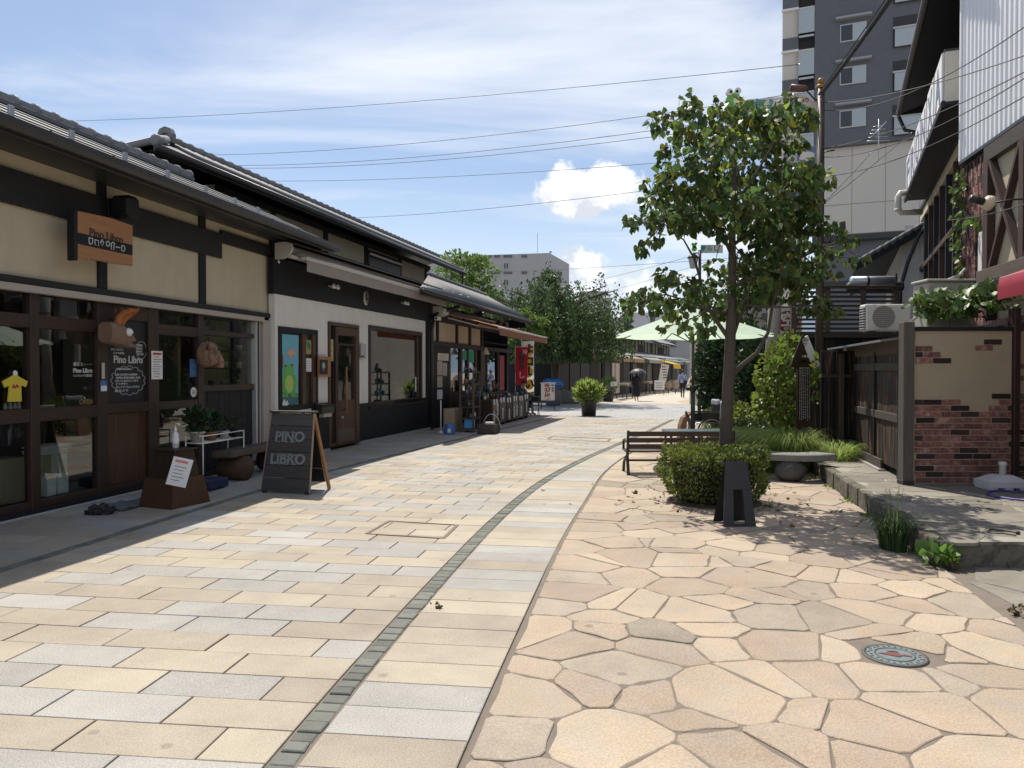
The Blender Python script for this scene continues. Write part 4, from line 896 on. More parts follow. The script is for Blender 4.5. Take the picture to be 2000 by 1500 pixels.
# wide window
w = framed('window', ws0, ws1, z2(770, 789), zw1, m_brown, .10, .035)
l2('glass_pane', g_dark, ws0 + .1, ws1 - .35, -.03, -.022, z2(770, 789) + .1, zw1 - .1, w, 0); l2('stile', m_brown, ws1 - .35, ws1 - .24, -.08, .02, z2(770, 789) + .1, zw1 - .1, w); l2('glass_pane', g_dark, ws1 - .24, ws1 - .10, -.03, -.022, z2(770, 789) + .1, zw1 - .1, w, 0); l2('sill', m_blackh, ws0 - .04, s2(831), -.08, .07, z2(770, 789) - .05, z2(770, 789) - .002, w)
o = fthing(F2, 'printed_poster', 'pale green patterned poster low inside the wide window', 'poster', 0, 0); flat(o, M('green pattern', (.35, .45, .38), .7, .6, 30), [(722, 747), (752, 745), (752, 786), (722, 790)], -.06, .004, 'sheet'); flat(o, m_teal, [(722, 782), (752, 779), (752, 786), (722, 790)], -.0555, .001)
notice('paper_notice', 'small white paper at the right edge of the wide window', F2, 811, 736, 817, 765, -.012, m_paper, 3)
for i, (u, z) in enumerate(((760, 1.15), (772, 1.15), (786, 1.35), (800, 1.2))):
    o = fthing(F2, 'ornament', ['round dark vase', 'tall brown vase', 'pale jug', 'stout dark jar'][i] + ' on display inside the wide window', 'ornament', s2(u, -.5), -.5, .95)
    link('body', lathe_mesh([(.06, 0), (.10 + .02 * i % .05, .10), (.09, .2), (.04, .26 + .04 * i), (.05, .30 + .04 * i)], 14), (m_brown, m_midwood, m_pot, m_brown)[i], o); link('rim', lathe_mesh([(.052, .295 + .04 * i), (.056, .305 + .04 * i), (.05, .31 + .04 * i)], 14), m_pot, o)
l2('display_table', m_midwood, ws0, ws1, -.9, -.2, .88, .94)
# twin spot lamps and oval shop sign on the black fascia
for i, (u, v) in enumerate(((645, 560), (785, 592))):
    o = fthing(F2, 'spot_lamp', ('twin white spot lamp on the black fascia above the frog poster', 'twin white spot lamp on the black fascia above the wide window')[i], 'lamp', s2(u), 0, z2(u, v)); box('bar', o, m_alu, -.14, .14, -.05, -.025, -.02, .02, .004)
    for dx in (-.09, .09):
        c = lathe_mesh([(.015, 0), (.045, .05), (.055, .09), (.02, .10)], 12); c.transform(Matrix.Rotation(R(80), 4, 'X')); link('lamp_head', c, m_whitepl, o, loc=(dx, -.06, -.015))
o = fthing(F2, 'oval_plaque', 'oval cream plaque in the middle of the black fascia', 'plaque', s2(712), 0, z2(712, 582)); c = lathe_mesh([(.11, .0), (.11, .03), (.095, .05)], 28); c.transform(Matrix.Rotation(R(90), 4, 'X') @ Matrix.Diagonal((1, 1.45, 1, 1))); link('disc', c, m_signcream, o, loc=(0, -.02, 0)); c = lathe_mesh([(.098, 0), (.098, .052), (.088, .056), (.088, .05)], 28); c.transform(Matrix.Rotation(R(90), 4, 'X') @ Matrix.Diagonal((1, 1.45, 1, 1))); link('ring', c, m_gutter, o, loc=(0, -.02, 0)); text('lettering', o, m_ink, 'BOX', .05, (0, -.074, -.02), (1, 0, 0))
# folded awning
aw = fthing(F2, 'folded_awning', 'folded taupe awning with an ivory end casing over the white shop front', 'awning', 0, 0)
def la(name, mat, sa, sb, t0, t1, z0, z1, par=aw, bev=.005): return box(name, par, mat, sa, sb, -t1, -t0, z0, z1, bev)
A0, A1 = B0 - .02, s2(872, .5)
link('casing', extrude_yz([(-.02, 3.58), (-.02, 3.86), (-.22, 3.88), (-.34, 3.84), (-.36, 3.76), (-.30, 3.64), (-.18, 3.58)], A0, A0 + .05), m_cassette, aw)
link('cover', extrude_yz([(-.02, 3.85), (-.02, 3.89), (-.24, 3.905), (-.38, 3.86), (-.38, 3.83), (-.22, 3.87)], A0 + .05, A1), m_gutter, aw)
link('roller', tube_mesh([(A0 + .05, -.18, 3.76), (A1, -.18, 3.76)], .085, 14), m_awngrey, aw); la('arm', m_cassette, A0 + .06, A0 + 1.7, .24, .32, 3.60, 3.655); la('arm', m_cassette, A1 - 2.0, A1 - .3, .24, .32, 3.56, 3.61)
la('front_bar', m_cassette, A0 + .22, A1, .40, .52, 3.575, 3.64)
n = 40; V = []
for i in range(n + 1):
    x = A0 + .24 + (A1 - A0 - .28) * i / n
    V += [(x, -.50, 3.585), (x, -.51 - .006 * math.sin(i * 1.1), 3.48), (x, -.505 - .010 * math.sin(i * 1.1 + .4), 3.375)]
link('valance', mesh(V, [(3 * i + k, 3 * i + k + 1, 3 * i + k + 4, 3 * i + k + 3) for i in range(n) for k in (0, 1)], True), m_awngrey, aw); la('canopy_fold', m_awngrey, A0 + .24, A1 - .04, .26, .41, 3.66, 3.70)
# upper storey, set back, with its own roof
up = fthing(F2, 'upper_house', 'set back upper storey with cream panels under a long dark tiled roof', 'house', 0, 0)
def lu(name, mat, sa, sb, t0, t1, z0, z1, par=up, bev=.006): return box(name, par, mat, sa, sb, -t1, -t0, z0, z1, bev)
UT = -2.2
def su(u): return F2.pix(u, 500, UT)[0]
U0, U1 = su(420), su(838)
lu('wall', m_cream, U0, U1, UT - 5, UT, 3.0, 5.36, bev=0)
for ua, ub in ((529, 535.5), (631, 638), (711, 716), (778, 782), (829, 833)): lu('post', m_black, su(ua), su(ub), UT, UT + .05, 3.0, 5.35)
lu('beam', m_blackh, U0, U1, UT + .001, UT + .06, 5.22, 5.36); w0, w1 = su(714), su(780); lu('window', m_black, w0, w1, UT + .002, UT + .07, 4.1, 5.16); lu('shutter', m_gutter, w0 + .1, (w0 + w1) / 2, UT + .07, UT + .085, 4.2, 4.95); lu('shutter', m_gutter, (w0 + w1) / 2 + .02, w1 - .1, UT + .07, UT + .085, 4.2, 4.95); lu('hood', m_whitepl, w0 + .1, w1 - .1, UT + .08, UT + .14, 5.0, 5.06)
lr = link('lower_roof', mesh([(B0 - .3, -.30, 3.90), (B1 + .3, -.30, 3.90), (B1 + .3, 2.2, 4.42), (B0 - .3, 2.2, 4.42)], [(0, 1, 2, 3)]), m_tile, up)
ER0, ER1, ET, EZ = F2.pix(301, 281, -1.36)[0], F2.pix(905, 536, -1.36)[0], -1.36, 5.32
rt_, rz_, RX = -2.32, EZ + .50, ER0 + 1.55
for nm, off, mm in (('roof', .0, m_tile), ('roof_underside', -.09, m_gutter)):
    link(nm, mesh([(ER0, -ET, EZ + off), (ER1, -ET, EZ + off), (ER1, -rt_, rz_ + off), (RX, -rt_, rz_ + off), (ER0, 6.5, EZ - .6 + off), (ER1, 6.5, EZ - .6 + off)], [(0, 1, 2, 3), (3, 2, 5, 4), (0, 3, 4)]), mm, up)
lu('eave_board', m_gutter, ER0, ER1, ET - .02, ET + .02, EZ - .13, EZ - .005)
x = RX + .1; k = 0
rib = tube_mesh([(0, -ET - .02, EZ + .02), (0, -rt_, rz_ + .02)], .05, 8)
while x < ER1: link('roof_tile', rib, m_tile, up, loc=(x, 0, 0)); x += .29
link('gutter', tube_mesh([(ER0 - .02, -ET - .07, EZ - .06), (ER1 + .05, -ET - .07, EZ - .06)], .055, 10), m_gutter, up)
link('hip_tile', tube_mesh([(ER0 + .02, -ET, EZ + .06), (RX, -rt_, rz_ + .08)], .075, 10), m_tilelight, up); link('verge_tile', tube_mesh([(ER0 + .02, -ET, EZ + .06), (ER0 + .02, 6.4, EZ - .55)], .06, 10), m_tilelight, up)
dd = lathe_mesh([(.10, 0), (.10, .06), (.06, .08)], 16); dd.transform(Matrix.Rotation(R(-90), 4, 'Y')); link('end_disc', dd, m_tilelight, up, loc=(ER0 + .04, -ET - .03, EZ + .05))
s = RX
while s < ER1 - .2: link('ridge_tile', rt, m_tilelight, up, loc=(s, -rt_, rz_ + .10)); s += .325
og = fthing(F2, 'ridge_end_tile', 'arched grey ornamental tile capping the ridge end of the upper roof', 'tile', RX - .02, rt_, rz_ + .04); og.scale = (.8, .8, .8)
arch = [(-.20, -.05), (-.20, .16), (-.14, .28), (0, .33), (.14, .28), (.20, .16), (.20, -.05), (.10, -.05), (.10, .13), (.05, .18), (-.05, .18), (-.10, .13), (-.10, -.05)]
link('arch', extrude_yz(arch, -.08, .06), m_tilelight, og); box('infill', og, m_tile, -.05, .02, -.099, .099, -.05, .17)
# downpipe from the upper gutter
tube('downpipe', up, m_gutter, [(ER1 - .3, -ET - .07, EZ - .08), (ER1 - .3, -ET - .07, 4.35), (ER1 - .35, -.3, 3.75), (ER1 - .35, .9 * -.5, 3.45)], .045, 8)
# ================================================================ LEFT: CURIO SHOP UNDER THE BROWN AWNING
C0, C1 = B1 + .01, F2.pix(997, 700)[0]
cu = fthing(F2, 'curio_shop', 'low timber curio shop with cream panels under a tiled lean-to roof', 'shop', 0)
def lc(name, mat, sa, sb, t0, t1, z0, z1, par=None, bev=.006): return box(name, par or cu, mat, sa, sb, -t1, -t0, z0, z1, bev)
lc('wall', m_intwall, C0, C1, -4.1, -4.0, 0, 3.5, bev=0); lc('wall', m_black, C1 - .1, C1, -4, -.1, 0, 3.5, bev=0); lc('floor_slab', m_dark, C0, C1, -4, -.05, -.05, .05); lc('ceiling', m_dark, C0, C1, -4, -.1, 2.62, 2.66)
zu, zl = z2(900, 637), z2(900, 672)
lc('plaster_panel', m_cream, C0, s2(938), -.1, 0, zl, zu, bev=0)
for u in (853, 891, 916.5, 940): lc('post', m_black, s2(u - 1.6), s2(u + 1.6), .001, .05, zl, zu)
lc('beam', m_blackh, C0, C1, -.1, .06, zu, zu + .18); lc('beam', m_blackh, C0, C1, -.1, .06, zl - .14, zl)
lc('upper_panel', M('brown plaster', (.20, .135, .10), .9, .1, 3), C0, C1 - .3, -.1, .0, zu + .18, 3.5, bev=0)
for u in (880, 905, 932, 955, 975): lc('post', m_black, s2(u - 1.3), s2(u + 1.3), .001, .04, zu + .18, 3.5)
lc('board_wall', m_black, C0, s2(876), -.1, .02, .05, zl - .14); lc('post', m_brown, s2(936), s2(945), -.1, .06, .05, zl - .14)
fr_ = lc('window', m_brown, s2(876), s2(936), -.09, .02, .05, 1.0)
for a, b in ((879, 899), (902, 912), (915.5, 926)): lc('glass_pane', g_dark, s2(a), s2(b), -.04, -.03, 1.0, zl - .15, fr_, 0)
for u in (877.5, 900.5, 913.7, 929): lc('mullion', m_brown, s2(u - 1.5), s2(u + 1.5), -.08, .025, 1.0, zl - .15, fr_)
m_green = M('green curtain', (.05, .42, .28), .8, .08, 5); gc = fthing(F2, 'green_reflection', 'bright green sheet painted as a reflection on the curio shop window', 'curtain', 0); link('cloth', extrude_xz([q2(u, v, -.01) for u, v in ((902, 685), (926, 684), (926, 708), (902, 698))], .008, .016), m_green, gc); link('sheet_edge', extrude_xz([q2(u, v, -.01) for u, v in ((902, 698), (926, 708), (926, 709.5), (902, 699.5))], .006, .018), m_teal, gc)  # green reflection in the panes, put in as a coloured sheet before the glass
dr = lc('door', m_black, s2(948), s2(951), -.08, .03, .05, zl - .14)
for u in (972, 990): lc('door_post', m_black, s2(u - 1.5), s2(u + 1.5), -.08, .03, .05, zl - .14, dr)
lc('glass_pane', g_dark, s2(951), s2(971), -.04, -.03, .1, zl - .15, dr, 0); lc('red_panel', m_crimson, s2(977), s2(986), -.03, -.02, .9, z2(980, 694), dr)
# lean-to roof
Lz, Lt, Kz, Kt = 3.60, .70, 4.56, -1.0; LR0, LR1, KR1 = F2.pix(821, 567, .7)[0], F2.pix(1034, 628, .7)[0], F2.pix(948, 578, -1.0)[0]
LK0 = F2.pix(836, 545, -1.0)[0]
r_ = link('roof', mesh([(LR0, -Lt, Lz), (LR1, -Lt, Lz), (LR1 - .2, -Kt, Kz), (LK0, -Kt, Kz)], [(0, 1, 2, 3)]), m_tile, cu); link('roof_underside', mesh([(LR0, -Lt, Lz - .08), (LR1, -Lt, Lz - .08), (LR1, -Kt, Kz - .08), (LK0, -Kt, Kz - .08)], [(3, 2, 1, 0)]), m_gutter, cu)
x = LR0 + .1; rib = tube_mesh([(0, -Lt - .02, Lz + .01), (0, -Kt, Kz + .01)], .045, 7)
while x < LR1:
    if x > LK0: link('roof_tile', rib, m_tile, cu, loc=(x, 0, 0))
    else: q_ = (x - LR0) / (LK0 - LR0); link('roof_tile', tube_mesh([(x, -Lt - .02, Lz + .01), (x, -Lt + (Lt - Kt) * q_, Lz + .01 + (Kz - Lz) * q_)], .045, 7), m_tile, cu)
    x += .27
for k in range(7): t = Lt - .25 * k; link('tile_lap', bar_mesh((LR0 + (LK0 - LR0) * (Lt - t) / (Lt - Kt), -t, Lz + (Lt - t) * .565 + .006), (LR1 - .1, -t, Lz + (Lt - t) * .565 + .006), .03, .03), m_tile, r_)
link('ridge', tube_mesh([(LK0, -Kt, Kz + .06), (KR1, -Kt, Kz + .06)], .08, 10), m_tile, cu); lc('roof_end', m_black, LR1 - .25, LR1 - .2, -1, .6, 3.3, 3.62)
for u in (866, 884, 899, 913): s = F2.pix(u, 570, .3)[0]; box('snow_guard', cu, m_guard, s - .02, s + .02, -.36, -.16, Lz + .15, Lz + .30, .002)
link('gutter', tube_mesh([(LR0, -Lt - .07, Lz - .05), (LR1 + .02, -Lt - .07, Lz - .05)], .055, 10), m_gutter, cu); lc('eave_board', m_gutter, LR0, LR1, Lt - .03, Lt, Lz - .14, Lz - .01)
tube('downpipe', cu, m_gutter, [(LR1 - .05, -Lt - .07, Lz - .1), (LR1 - .1, -.3, 3.25), (LR1 - .1, -.05, 3.2)], .035, 8)
dp = s2(843, .1); tube('downpipe', cu, m_gutter, [(dp + .9, -.6, 3.45), (dp + .3, -.12, 3.2), (dp + .1, -.11, 2.95), (dp, -.11, 2.75), (dp, -.11, .02)], .05, 10)
ad = fthing(F2, 'loudspeaker', 'pair of dark loudspeakers hanging under the lean-to eave', 'speaker', s2(968), .25, 3.28); box('cabinet', ad, m_brown, .1, .5, -.1, .12, -.16, .12, .01, rot=(0, .25, 0)); c = lathe_mesh([(.12, 0), (.13, .06), (.05, .10)], 14); c.transform(Matrix.Rotation(R(90), 4, 'X')); link('horn', c, m_gutter, ad, loc=(-.7, .0, .0)); box('hanger', ad, m_steel, .27, .31, -.02, .02, .12, .30, .002)
# brown awning
ba = fthing(F2, 'open_awning', 'open brown canvas awning over the curio shop stall', 'awning', 0)
WA0, WA1 = C0 + .55, F2.pix(1068, 664, 1.8)[0]
V = []; n = 24
for i in range(n + 1):
    x = WA0 + (WA1 - WA0) * i / n; sag = .015 * math.sin(i * .8)
    V += [(x, -.15, 3.30), (x, -1.0, 3.06 + sag), (x, -1.80, 2.84), (x, -1.82, 2.74), (x, -1.815 - .015 * math.sin(i * 1.3), 2.62)]
link('canopy', mesh(V, [(5 * i + k, 5 * i + k + 1, 5 * i + k + 6, 5 * i + k + 5) for i in range(n) for k in range(4)], True), m_awnbrown, ba)
link('roller', tube_mesh([(WA0 - .1, -.16, 3.32), (WA1, -.16, 3.32)], .08, 12), m_awngrey, ba); link('front_bar', tube_mesh([(WA0, -1.79, 2.83), (WA1, -1.79, 2.83)], .03, 8), m_alu, ba)
for x in (WA0 + .3, (WA0 + WA1) / 2, WA1 - .3): link('arm', bar_mesh((x, -.2, 3.15), (x + .5, -1.0, 2.92), .05, .04), m_cassette, ba); link('arm', bar_mesh((x + .5, -1.0, 2.92), (x, -1.75, 2.80), .05, .04), m_cassette, ba)
link('casing', extrude_yz([(-.02, 3.15), (-.02, 3.42), (-.26, 3.42), (-.36, 3.34), (-.32, 3.20), (-.2, 3.15)], C0 + .08, C0 + .5), m_cassette, ba)
cm = fthing(F2, 'camera_box', 'small white security camera under the ivory awning casing', 'camera', C0 + .1, .2, 3.12); box('body', cm, m_whitepl, -.25, .0, -.06, .06, -.1, 0, .01); box('lens', cm, m_gutter, -.27, -.251, -.03, .03, -.08, -.03, .004)
sl = fthing(F2, 'bell_lamp', 'white bell shaped lamp hanging in front of the curio shop door', 'lamp', s2(949, .5), .5, z2(949, 692, .5)); link('shade', lathe_mesh([(.13, 0), (.11, .04), (.05, .16), (.03, .2), (.015, .22)], 16), m_whitepl, sl); link('cord', tube_mesh([(0, 0, .2), (0, 0, .75)], .008, 6), m_wire, sl)
# notices pasted on the black boards
for i, (u0, v0, u1, v1, lab, mm) in enumerate(((855, 691, 876, 704, 'wide yellowed notice at the top of the black board wall', m_signcream), (854, 706, 864, 733, 'upper grey leaflet on the black board wall', m_pot), (865, 709, 873, 734, 'framed grey leaflet beside the upper one on the black board wall', m_pot), (854, 735, 864, 757, 'lower printed leaflet on the black board wall', m_pot), (854, 761, 864, 780, 'loose curled leaflet at the bottom of the black board wall', m_paper))): notice('leaflet', lab, F2, u0, v0, u1, v1, .032, mm, 5)
# ---------------------------------------------------------------- goods in front of the curio shop
def at2(u, v, z=0.0): return G(u, v, z)
def bits(par, n, x0, x1, y0, y1, z, mats, hmax=.14):
    for i in range(n):
        x, y = random.uniform(x0, x1), random.uniform(y0, y1); h = random.uniform(.04, hmax); r = random.uniform(.025, .055); k = random.random()
        nm, lab = random.choice((('bowl', 'bowl'), ('jar', 'jar'), ('cup', 'cup')))
        yield x, y, h, r, k
rk = thing('goods_rack', 'tall weathered wooden rack of curios at the curio shop', 'rack', at2(918, 843), F2.rot)
RW, RH, RD = .62, 1.60, .40
for x in (-RW / 2, RW / 2 - .04):
    for y in (-RD / 2, RD / 2 - .04): box('leg', rk, m_oldwood, x, x + .04, y, y + .04, 0, RH, .004)
SHZ = (.10, .38, .68, .98, 1.28, RH)
for z in SHZ: box('shelf_board', rk, m_oldwoodh, -RW / 2 + .002, RW / 2 - .002, -RD / 2 + .002, RD / 2 - .002, z - .03, z, .004)
dirR = F2.d; nR = F2.n
curio = 0
kinds = ('blue glazed', 'white glazed', 'brown stoneware', 'grey iron', 'green glass', 'black lacquer')
cm_ = [M('curio ' + k, c, .35, .2, 8) for k, c in zip(kinds, ((.05, .10, .25), (.55, .54, .50), (.16, .09, .05), (.08, .08, .085), (.06, .14, .09), (.015, .013, .013)))]
def curio_obj(loc, i, where, h=None):
    k = i % 6; r = random.uniform(.03, .06); h = h or random.uniform(.06, .17)
    shapes = ([(r * .5, 0), (r, h * .5), (r * 1.1, h)], [(r * .7, 0), (r, h * .3), (r * .9, h * .6), (r * .4, h * .8), (r * .5, h)], [(r, 0), (r * 1.05, h * .4), (r * .95, h * .9), (r * .5, h)])
    o = thing(('bowl', 'vase', 'jar')[i % 3], kinds[k] + ' ' + ('bowl', 'vase', 'jar')[i % 3] + ' ' + where, ('bowl', 'vase', 'jar')[i % 3], loc, 0, 'curios ' + where)
    link('body', lathe_mesh(shapes[i % 3], 12), cm_[k], o); link('rim', lathe_mesh([(shapes[i % 3][-1][0] * .98, h - .004), (shapes[i % 3][-1][0] * 1.05, h + .002), (shapes[i % 3][-1][0] * .9, h + .004)], 12), cm_[(k + 2) % 6], o)
names_sh = ('on the bottom board of the tall rack', 'on the second board of the tall rack', 'on the middle board of the tall rack', 'on the fourth board of the tall rack', 'on the fifth board of the tall rack', 'on top of the tall rack')
for j, z in enumerate(SHZ):
    for i in range(5):
        if j == 0 and i < 2: continue
        p = Vector(rk.location) + dirR * (-RW / 2 + .08 + i * .115) + nR * random.uniform(-.08, .10); p.z = z; curio_obj(p, i + j * 2 + i // 3, names_sh[j])
bk = thing('blue_bin', 'sky blue plastic bin on the lowest board of the tall rack', 'bin', Vector(rk.location) + dirR * -.16 + nR * .04 + Vector((0, 0, .10)), F2.rot); box('body', bk, M('sky blue plastic', (.09, .34, .62), .45, .06, 5), -.11, .11, -.12, .12, 0, .24, .015); box('rim', bk, MATS['sky blue plastic'], -.12, .12, -.13, .13, .225, .245, .006)
pl = thing('white_plate', 'white plate propped on top of the tall rack', 'plate', Vector(rk.location) + dirR * -.02 + nR * .05 + Vector((0, 0, RH + .12)), F2.rot); c = lathe_mesh([(.06, 0), (.11, .015), (.12, .02), (.07, .01)], 20); c.transform(Matrix.Rotation(R(75), 4, 'X')); link('dish', c, m_paper, pl); box('stand', pl, m_brown, -.04, .04, 0, .08, -.12, -.10)
# drawer chests along the stall, each with its price tags
pc = at2(960, 835); base_s = (pc - F2.o).dot(F2.d)
for i in range(6):
    s = base_s + i * .80; t = 1.15
    ch = fthing(F2, 'drawer_chest', 'low brown drawer chest with price slips in the stall row, ' + ('first after the tall rack', 'second from the tall rack', 'third from the tall rack', 'fourth from the tall rack', 'fifth from the tall rack', 'last before the seated man')[i], 'chest', s, t, 0, 'drawer chests in the stall row')
    hh = .78 + .03 * (i % 2); box('carcass', ch, (m_brown, m_midwood, m_oldwood)[i % 3], 0, .74, -.30, .28, .08, hh, .008)
    for k in range(2): box('drawer_front', ch, (m_midwood, m_brown, m_oldwoodh)[i % 3], .03, .71, -.318, -.301, .14 + k * .30, .14 + k * .30 + .26, .006)
    for x in (.03, .65): box('foot', ch, m_brown, x, x + .06, -.28, .24, 0, .08, .004)
    for x in ((.12, .5) if i in (0, 3) else (.3,)): zp = random.uniform(.12, .34); box('price_slip', ch, m_paper, x, x + .12, -.324, -.3185, zp, zp + .33, .0005); box('price_ink', ch, m_ink, x + .05, x + .07, -.3252, -.3242, zp + .04, zp + .28, 0)
    for x in (.1, .4): box('price_card', ch, m_paper, x + .05, x + .16, -.322, -.302, hh - .14, hh + .02, .001)
    for k in range(5): curio_obj(F2.pt(s + .1 + .13 * k, t + random.uniform(-.18, .2), hh), k + i + (k // 3), 'on the ' + ('first', 'second', 'third', 'fourth', 'fifth', 'last')[i] + ' chest of the stall row', random.uniform(.05, .14 if i else .3))
# behind them, an inner table crowded with brass and glass
for i in range(10): curio_obj(F2.pt(base_s + .3 + i * .36, .62, .95), i, 'on the crowded inner table of the stall', random.uniform(.15, .45))
it = fthing(F2, 'inner_table', 'dark table behind the drawer chests crowded with vases', 'table', base_s, .62); box('top', it, m_brown, .0, 4.2, -.22, .22, .90, .95)
for x in (.05, 2.1, 4.1):
    for y in (-.18, .18): box('leg', it, m_brown, x - .03, x + .03, y - .03, y + .03, 0, .90)
# wheeled wooden tray with hoop
ca = thing('hand_cart', 'grey wooden tray box with a bent hoop handle in front of the rack', 'cart', at2(955, 846), F2.rot + .05)
for nm, a in (('side_board', (-.36, .36, -.22, -.20, .02, .24)), ('side_board', (-.36, .36, .20, .22, .02, .24)), ('end_board', (-.38, -.36, -.22, .22, .02, .26)), ('end_board', (.36, .38, -.22, .22, .02, .26)), ('bottom', (-.36, .36, -.2, .2, .02, .05))): box(nm, ca, m_oldwoodh, *a)
tube('hoop', ca, m_alu, [(.30 + .0, -.24 + .48 * (1 - math.cos(a)) / 2, .1 + .38 * math.sin(a)) for a in np.linspace(0, math.pi, 14)], .012, 6)
box('paper_bundle', ca, m_paper, -.3, -.05, -.12, .1, .2, .30, .02, rot=(0, .05, .2)); box('paper_bundle', ca, m_pot, .02, .22, -.1, .12, .18, .27, .02, rot=(0, -.05, -.2))
# broom pole, card box, blue bucket
o = thing('stand_pole', 'thin white pole on a small white foot by the downpipe', 'pole', at2(861, 846)); link('rod', tube_mesh([(0, 0, .02), (0, 0, .86)], .014, 8), m_whitepl, o); link('foot', lathe_mesh([(.07, 0), (.07, .02), (.03, .05), (.016, .07)], 14), m_whitepl, o)
o = thing('carton', 'tall plain brown carton standing beside the blue bucket', 'box', at2(872, 846) + Vector((.1, .5, 0)), F2.rot); box('carton_body', o, m_card, -.25, .45, -.15, .15, 0, .62, .008); box('lid_flap', o, m_card, -.25, -.1, -.15, .15, .62, .63, .002, rot=(0, 0, 0))
o = thing('bucket', 'upturned blue bucket with a white label by the brown carton', 'bucket', at2(878, 848)); link('body', lathe_mesh([(.15, 0), (.145, .03), (.125, .22), (.10, .26), (.02, .265)], 20), m_blue, o); box('label', o, m_paper, -.04, .04, -.150, -.135, .05, .15, .004)
# folding table, stool, banners, signboard
o = thing('folding_table', 'small black folding table before the seated man', 'table', at2(1040, 812), F2.rot + .1)
box('top', o, m_oldwoodh, -.32, .32, -.25, .25, .68, .71, .004)
for y in (-.22, .22):
    for a, b in ((-.28, .28), (.28, -.28)): link('leg', tube_mesh([(a, y, 0), (b, y, .68)], .013, 6), m_steel, o)
box('side_cloth', o, m_brown, -.2, .2, .0, .02, .05, .5)
o = thing('drink_cup', 'yellow drink cup on the small folding table', 'cup', at2(1040, 812) + Vector((.03, -.05, .71))); link('body', lathe_mesh([(.028, 0), (.036, .11)], 14), m_yellow, o); link('lid', lathe_mesh([(.038, .11), (.038, .12), (.02, .125)], 14), m_paper, o)
def banner(label, u0, v0, u1, v1, Yd, mat, slant=0.0):
    a = P(u0, v1, Yd); b = P(u1, v0, Yd); w, h = b.x - a.x, b.z - a.z
    o = thing('street_banner', label, 'banner', (a.x, Yd, 0)); n = 12; V = []
    for i in range(n + 1):
        for j in range(6): V.append((w * j / 5 + slant * (1 - i / n), .03 * math.sin(i * .7 + j * .5), a.z + h * i / n))
    link('cloth', mesh(V, [(6 * i + j, 6 * i + j + 1, 6 * i + j + 7, 6 * i + j + 6) for i in range(n) for j in range(5)], True), mat, o)
    link('pole', tube_mesh([(-.03, .02, 0), (-.03 , .02, b.z + .1)], .014, 6), m_whitepl, o); link('cross_rod', tube_mesh([(-.03, .02, b.z + .01), (w, .02, b.z + .01)], .008, 6), m_whitepl, o); link('base', lathe_mesh([(.18, 0), (.18, .05), (.03, .08)], 14), m_darkpot, o)
    return o, w, h, a.z
m_flagred = M('banner red', (.45, .02, .025), .8, .1, 4, trans=.3); m_flagwhite = M('banner white', (.72, .70, .66), .85, .08, 5, trans=.25); m_flagy = M('banner yellow', (.75, .55, .04), .8, .06, 5, trans=.2)
o, w, h, z0 = banner('white vertical banner with black letters on yellow splashes', 1020, 667, 1043, 766, 29.0, m_flagwhite)
for i, (chh, k) in enumerate((('よ', .84), ('コ', .60), ('ー', .40), ('い', .15))):
    link('splash', extrude_xz([(w * .58 + .16 * math.cos(a) * random.uniform(.8, 1.2), z0 + h * k + .21 * math.sin(a) * random.uniform(.8, 1.2)) for a in np.linspace(0, 6.28, 14, endpoint=False)], -.055, -.05), m_flagy, o)
    text('lettering', o, m_ink, chh if chh != 'ー' else 'ｌ', .40, (w * .58, -.062, z0 + h * k), (1, 0, 0), bold=.018)
o, w, h, z0 = banner('red vertical banner with white letters behind the seated man', 1008, 678, 1032, 752, 28.4, m_flagred, -.05)
box('printed_picture', o, M('banner photo', (.12, .05, .05), .8, .4, 14), w * .25, w * .65, -.055, -.05, z0 + h * .42, z0 + h * .86, 0); text('lettering', o, m_paper, '冷', .20, (w * .72, -.06, z0 + h * .86), (1, 0, 0), bold=.006); text('lettering', o, m_paper, 'し', .26, (w * .45, -.06, z0 + h * .25), (1, 0, 0), bold=.008)
o = thing('standing_sign', 'white standing signboard with dark red characters on thin steel legs', 'sign', G(1070, 802), -.12)
box('panel', o, m_signcream, -.28, .28, -.03, .03, .42, 1.12, .006); box('edge_strip', o, m_crimson, .282, .30, -.032, .032, .42, 1.12); box('cap', o, m_signcream, -.31, .33, -.05, .05, 1.122, 1.15)
for i, chh in enumerate('弐だ焼'): text('lettering', o, m_crimson, chh, .25, (-.02, -.034, .98 - .22 * i), (1, 0, 0), bold=.008)
for i, chh in enumerate('味自慢'): text('lettering', o, m_ink, chh, .10, (.20, -.034, 1.03 - .12 * i), (1, 0, 0), bold=.003)
for x in (-.25, .25):
    for y in (-.12, .12): link('leg', tube_mesh([(x * 1.15, y * 1.6, 0), (x, y * .2, .43)], .009, 5), m_steel, o)
link('brace', tube_mesh([(-.27, -.12, .16), (.27, -.12, .16)], .007, 5), m_steel, o)
o = thing('tarp_bundle', 'bundle under a crumpled blue tarpaulin beside the black wall', 'bundle', Vector((P(1080, 726, 36).x, 36, 0))); p_ = lathe_mesh([(.35, 0), (.40, .4), (.36, .7), (.2, .8)], 9); link('pile', p_, m_greycloth, o)
bmt = bmesh.new(); bmesh.ops.create_icosphere(bmt, subdivisions=3, radius=1)
for v in bmt.verts: v.co = Vector((v.co.x * .52, v.co.y * .4, v.co.z * .26)) * random.uniform(.9, 1.1)
link('tarpaulin', bm_mesh(bmt), M('blue tarpaulin', (.05, .18, .48), .5, .2, 9), o, loc=(0, 0, 1.05)); link('stand', lathe_mesh([(.3, .7), (.3, 1.0)], 8), m_greycloth, o)
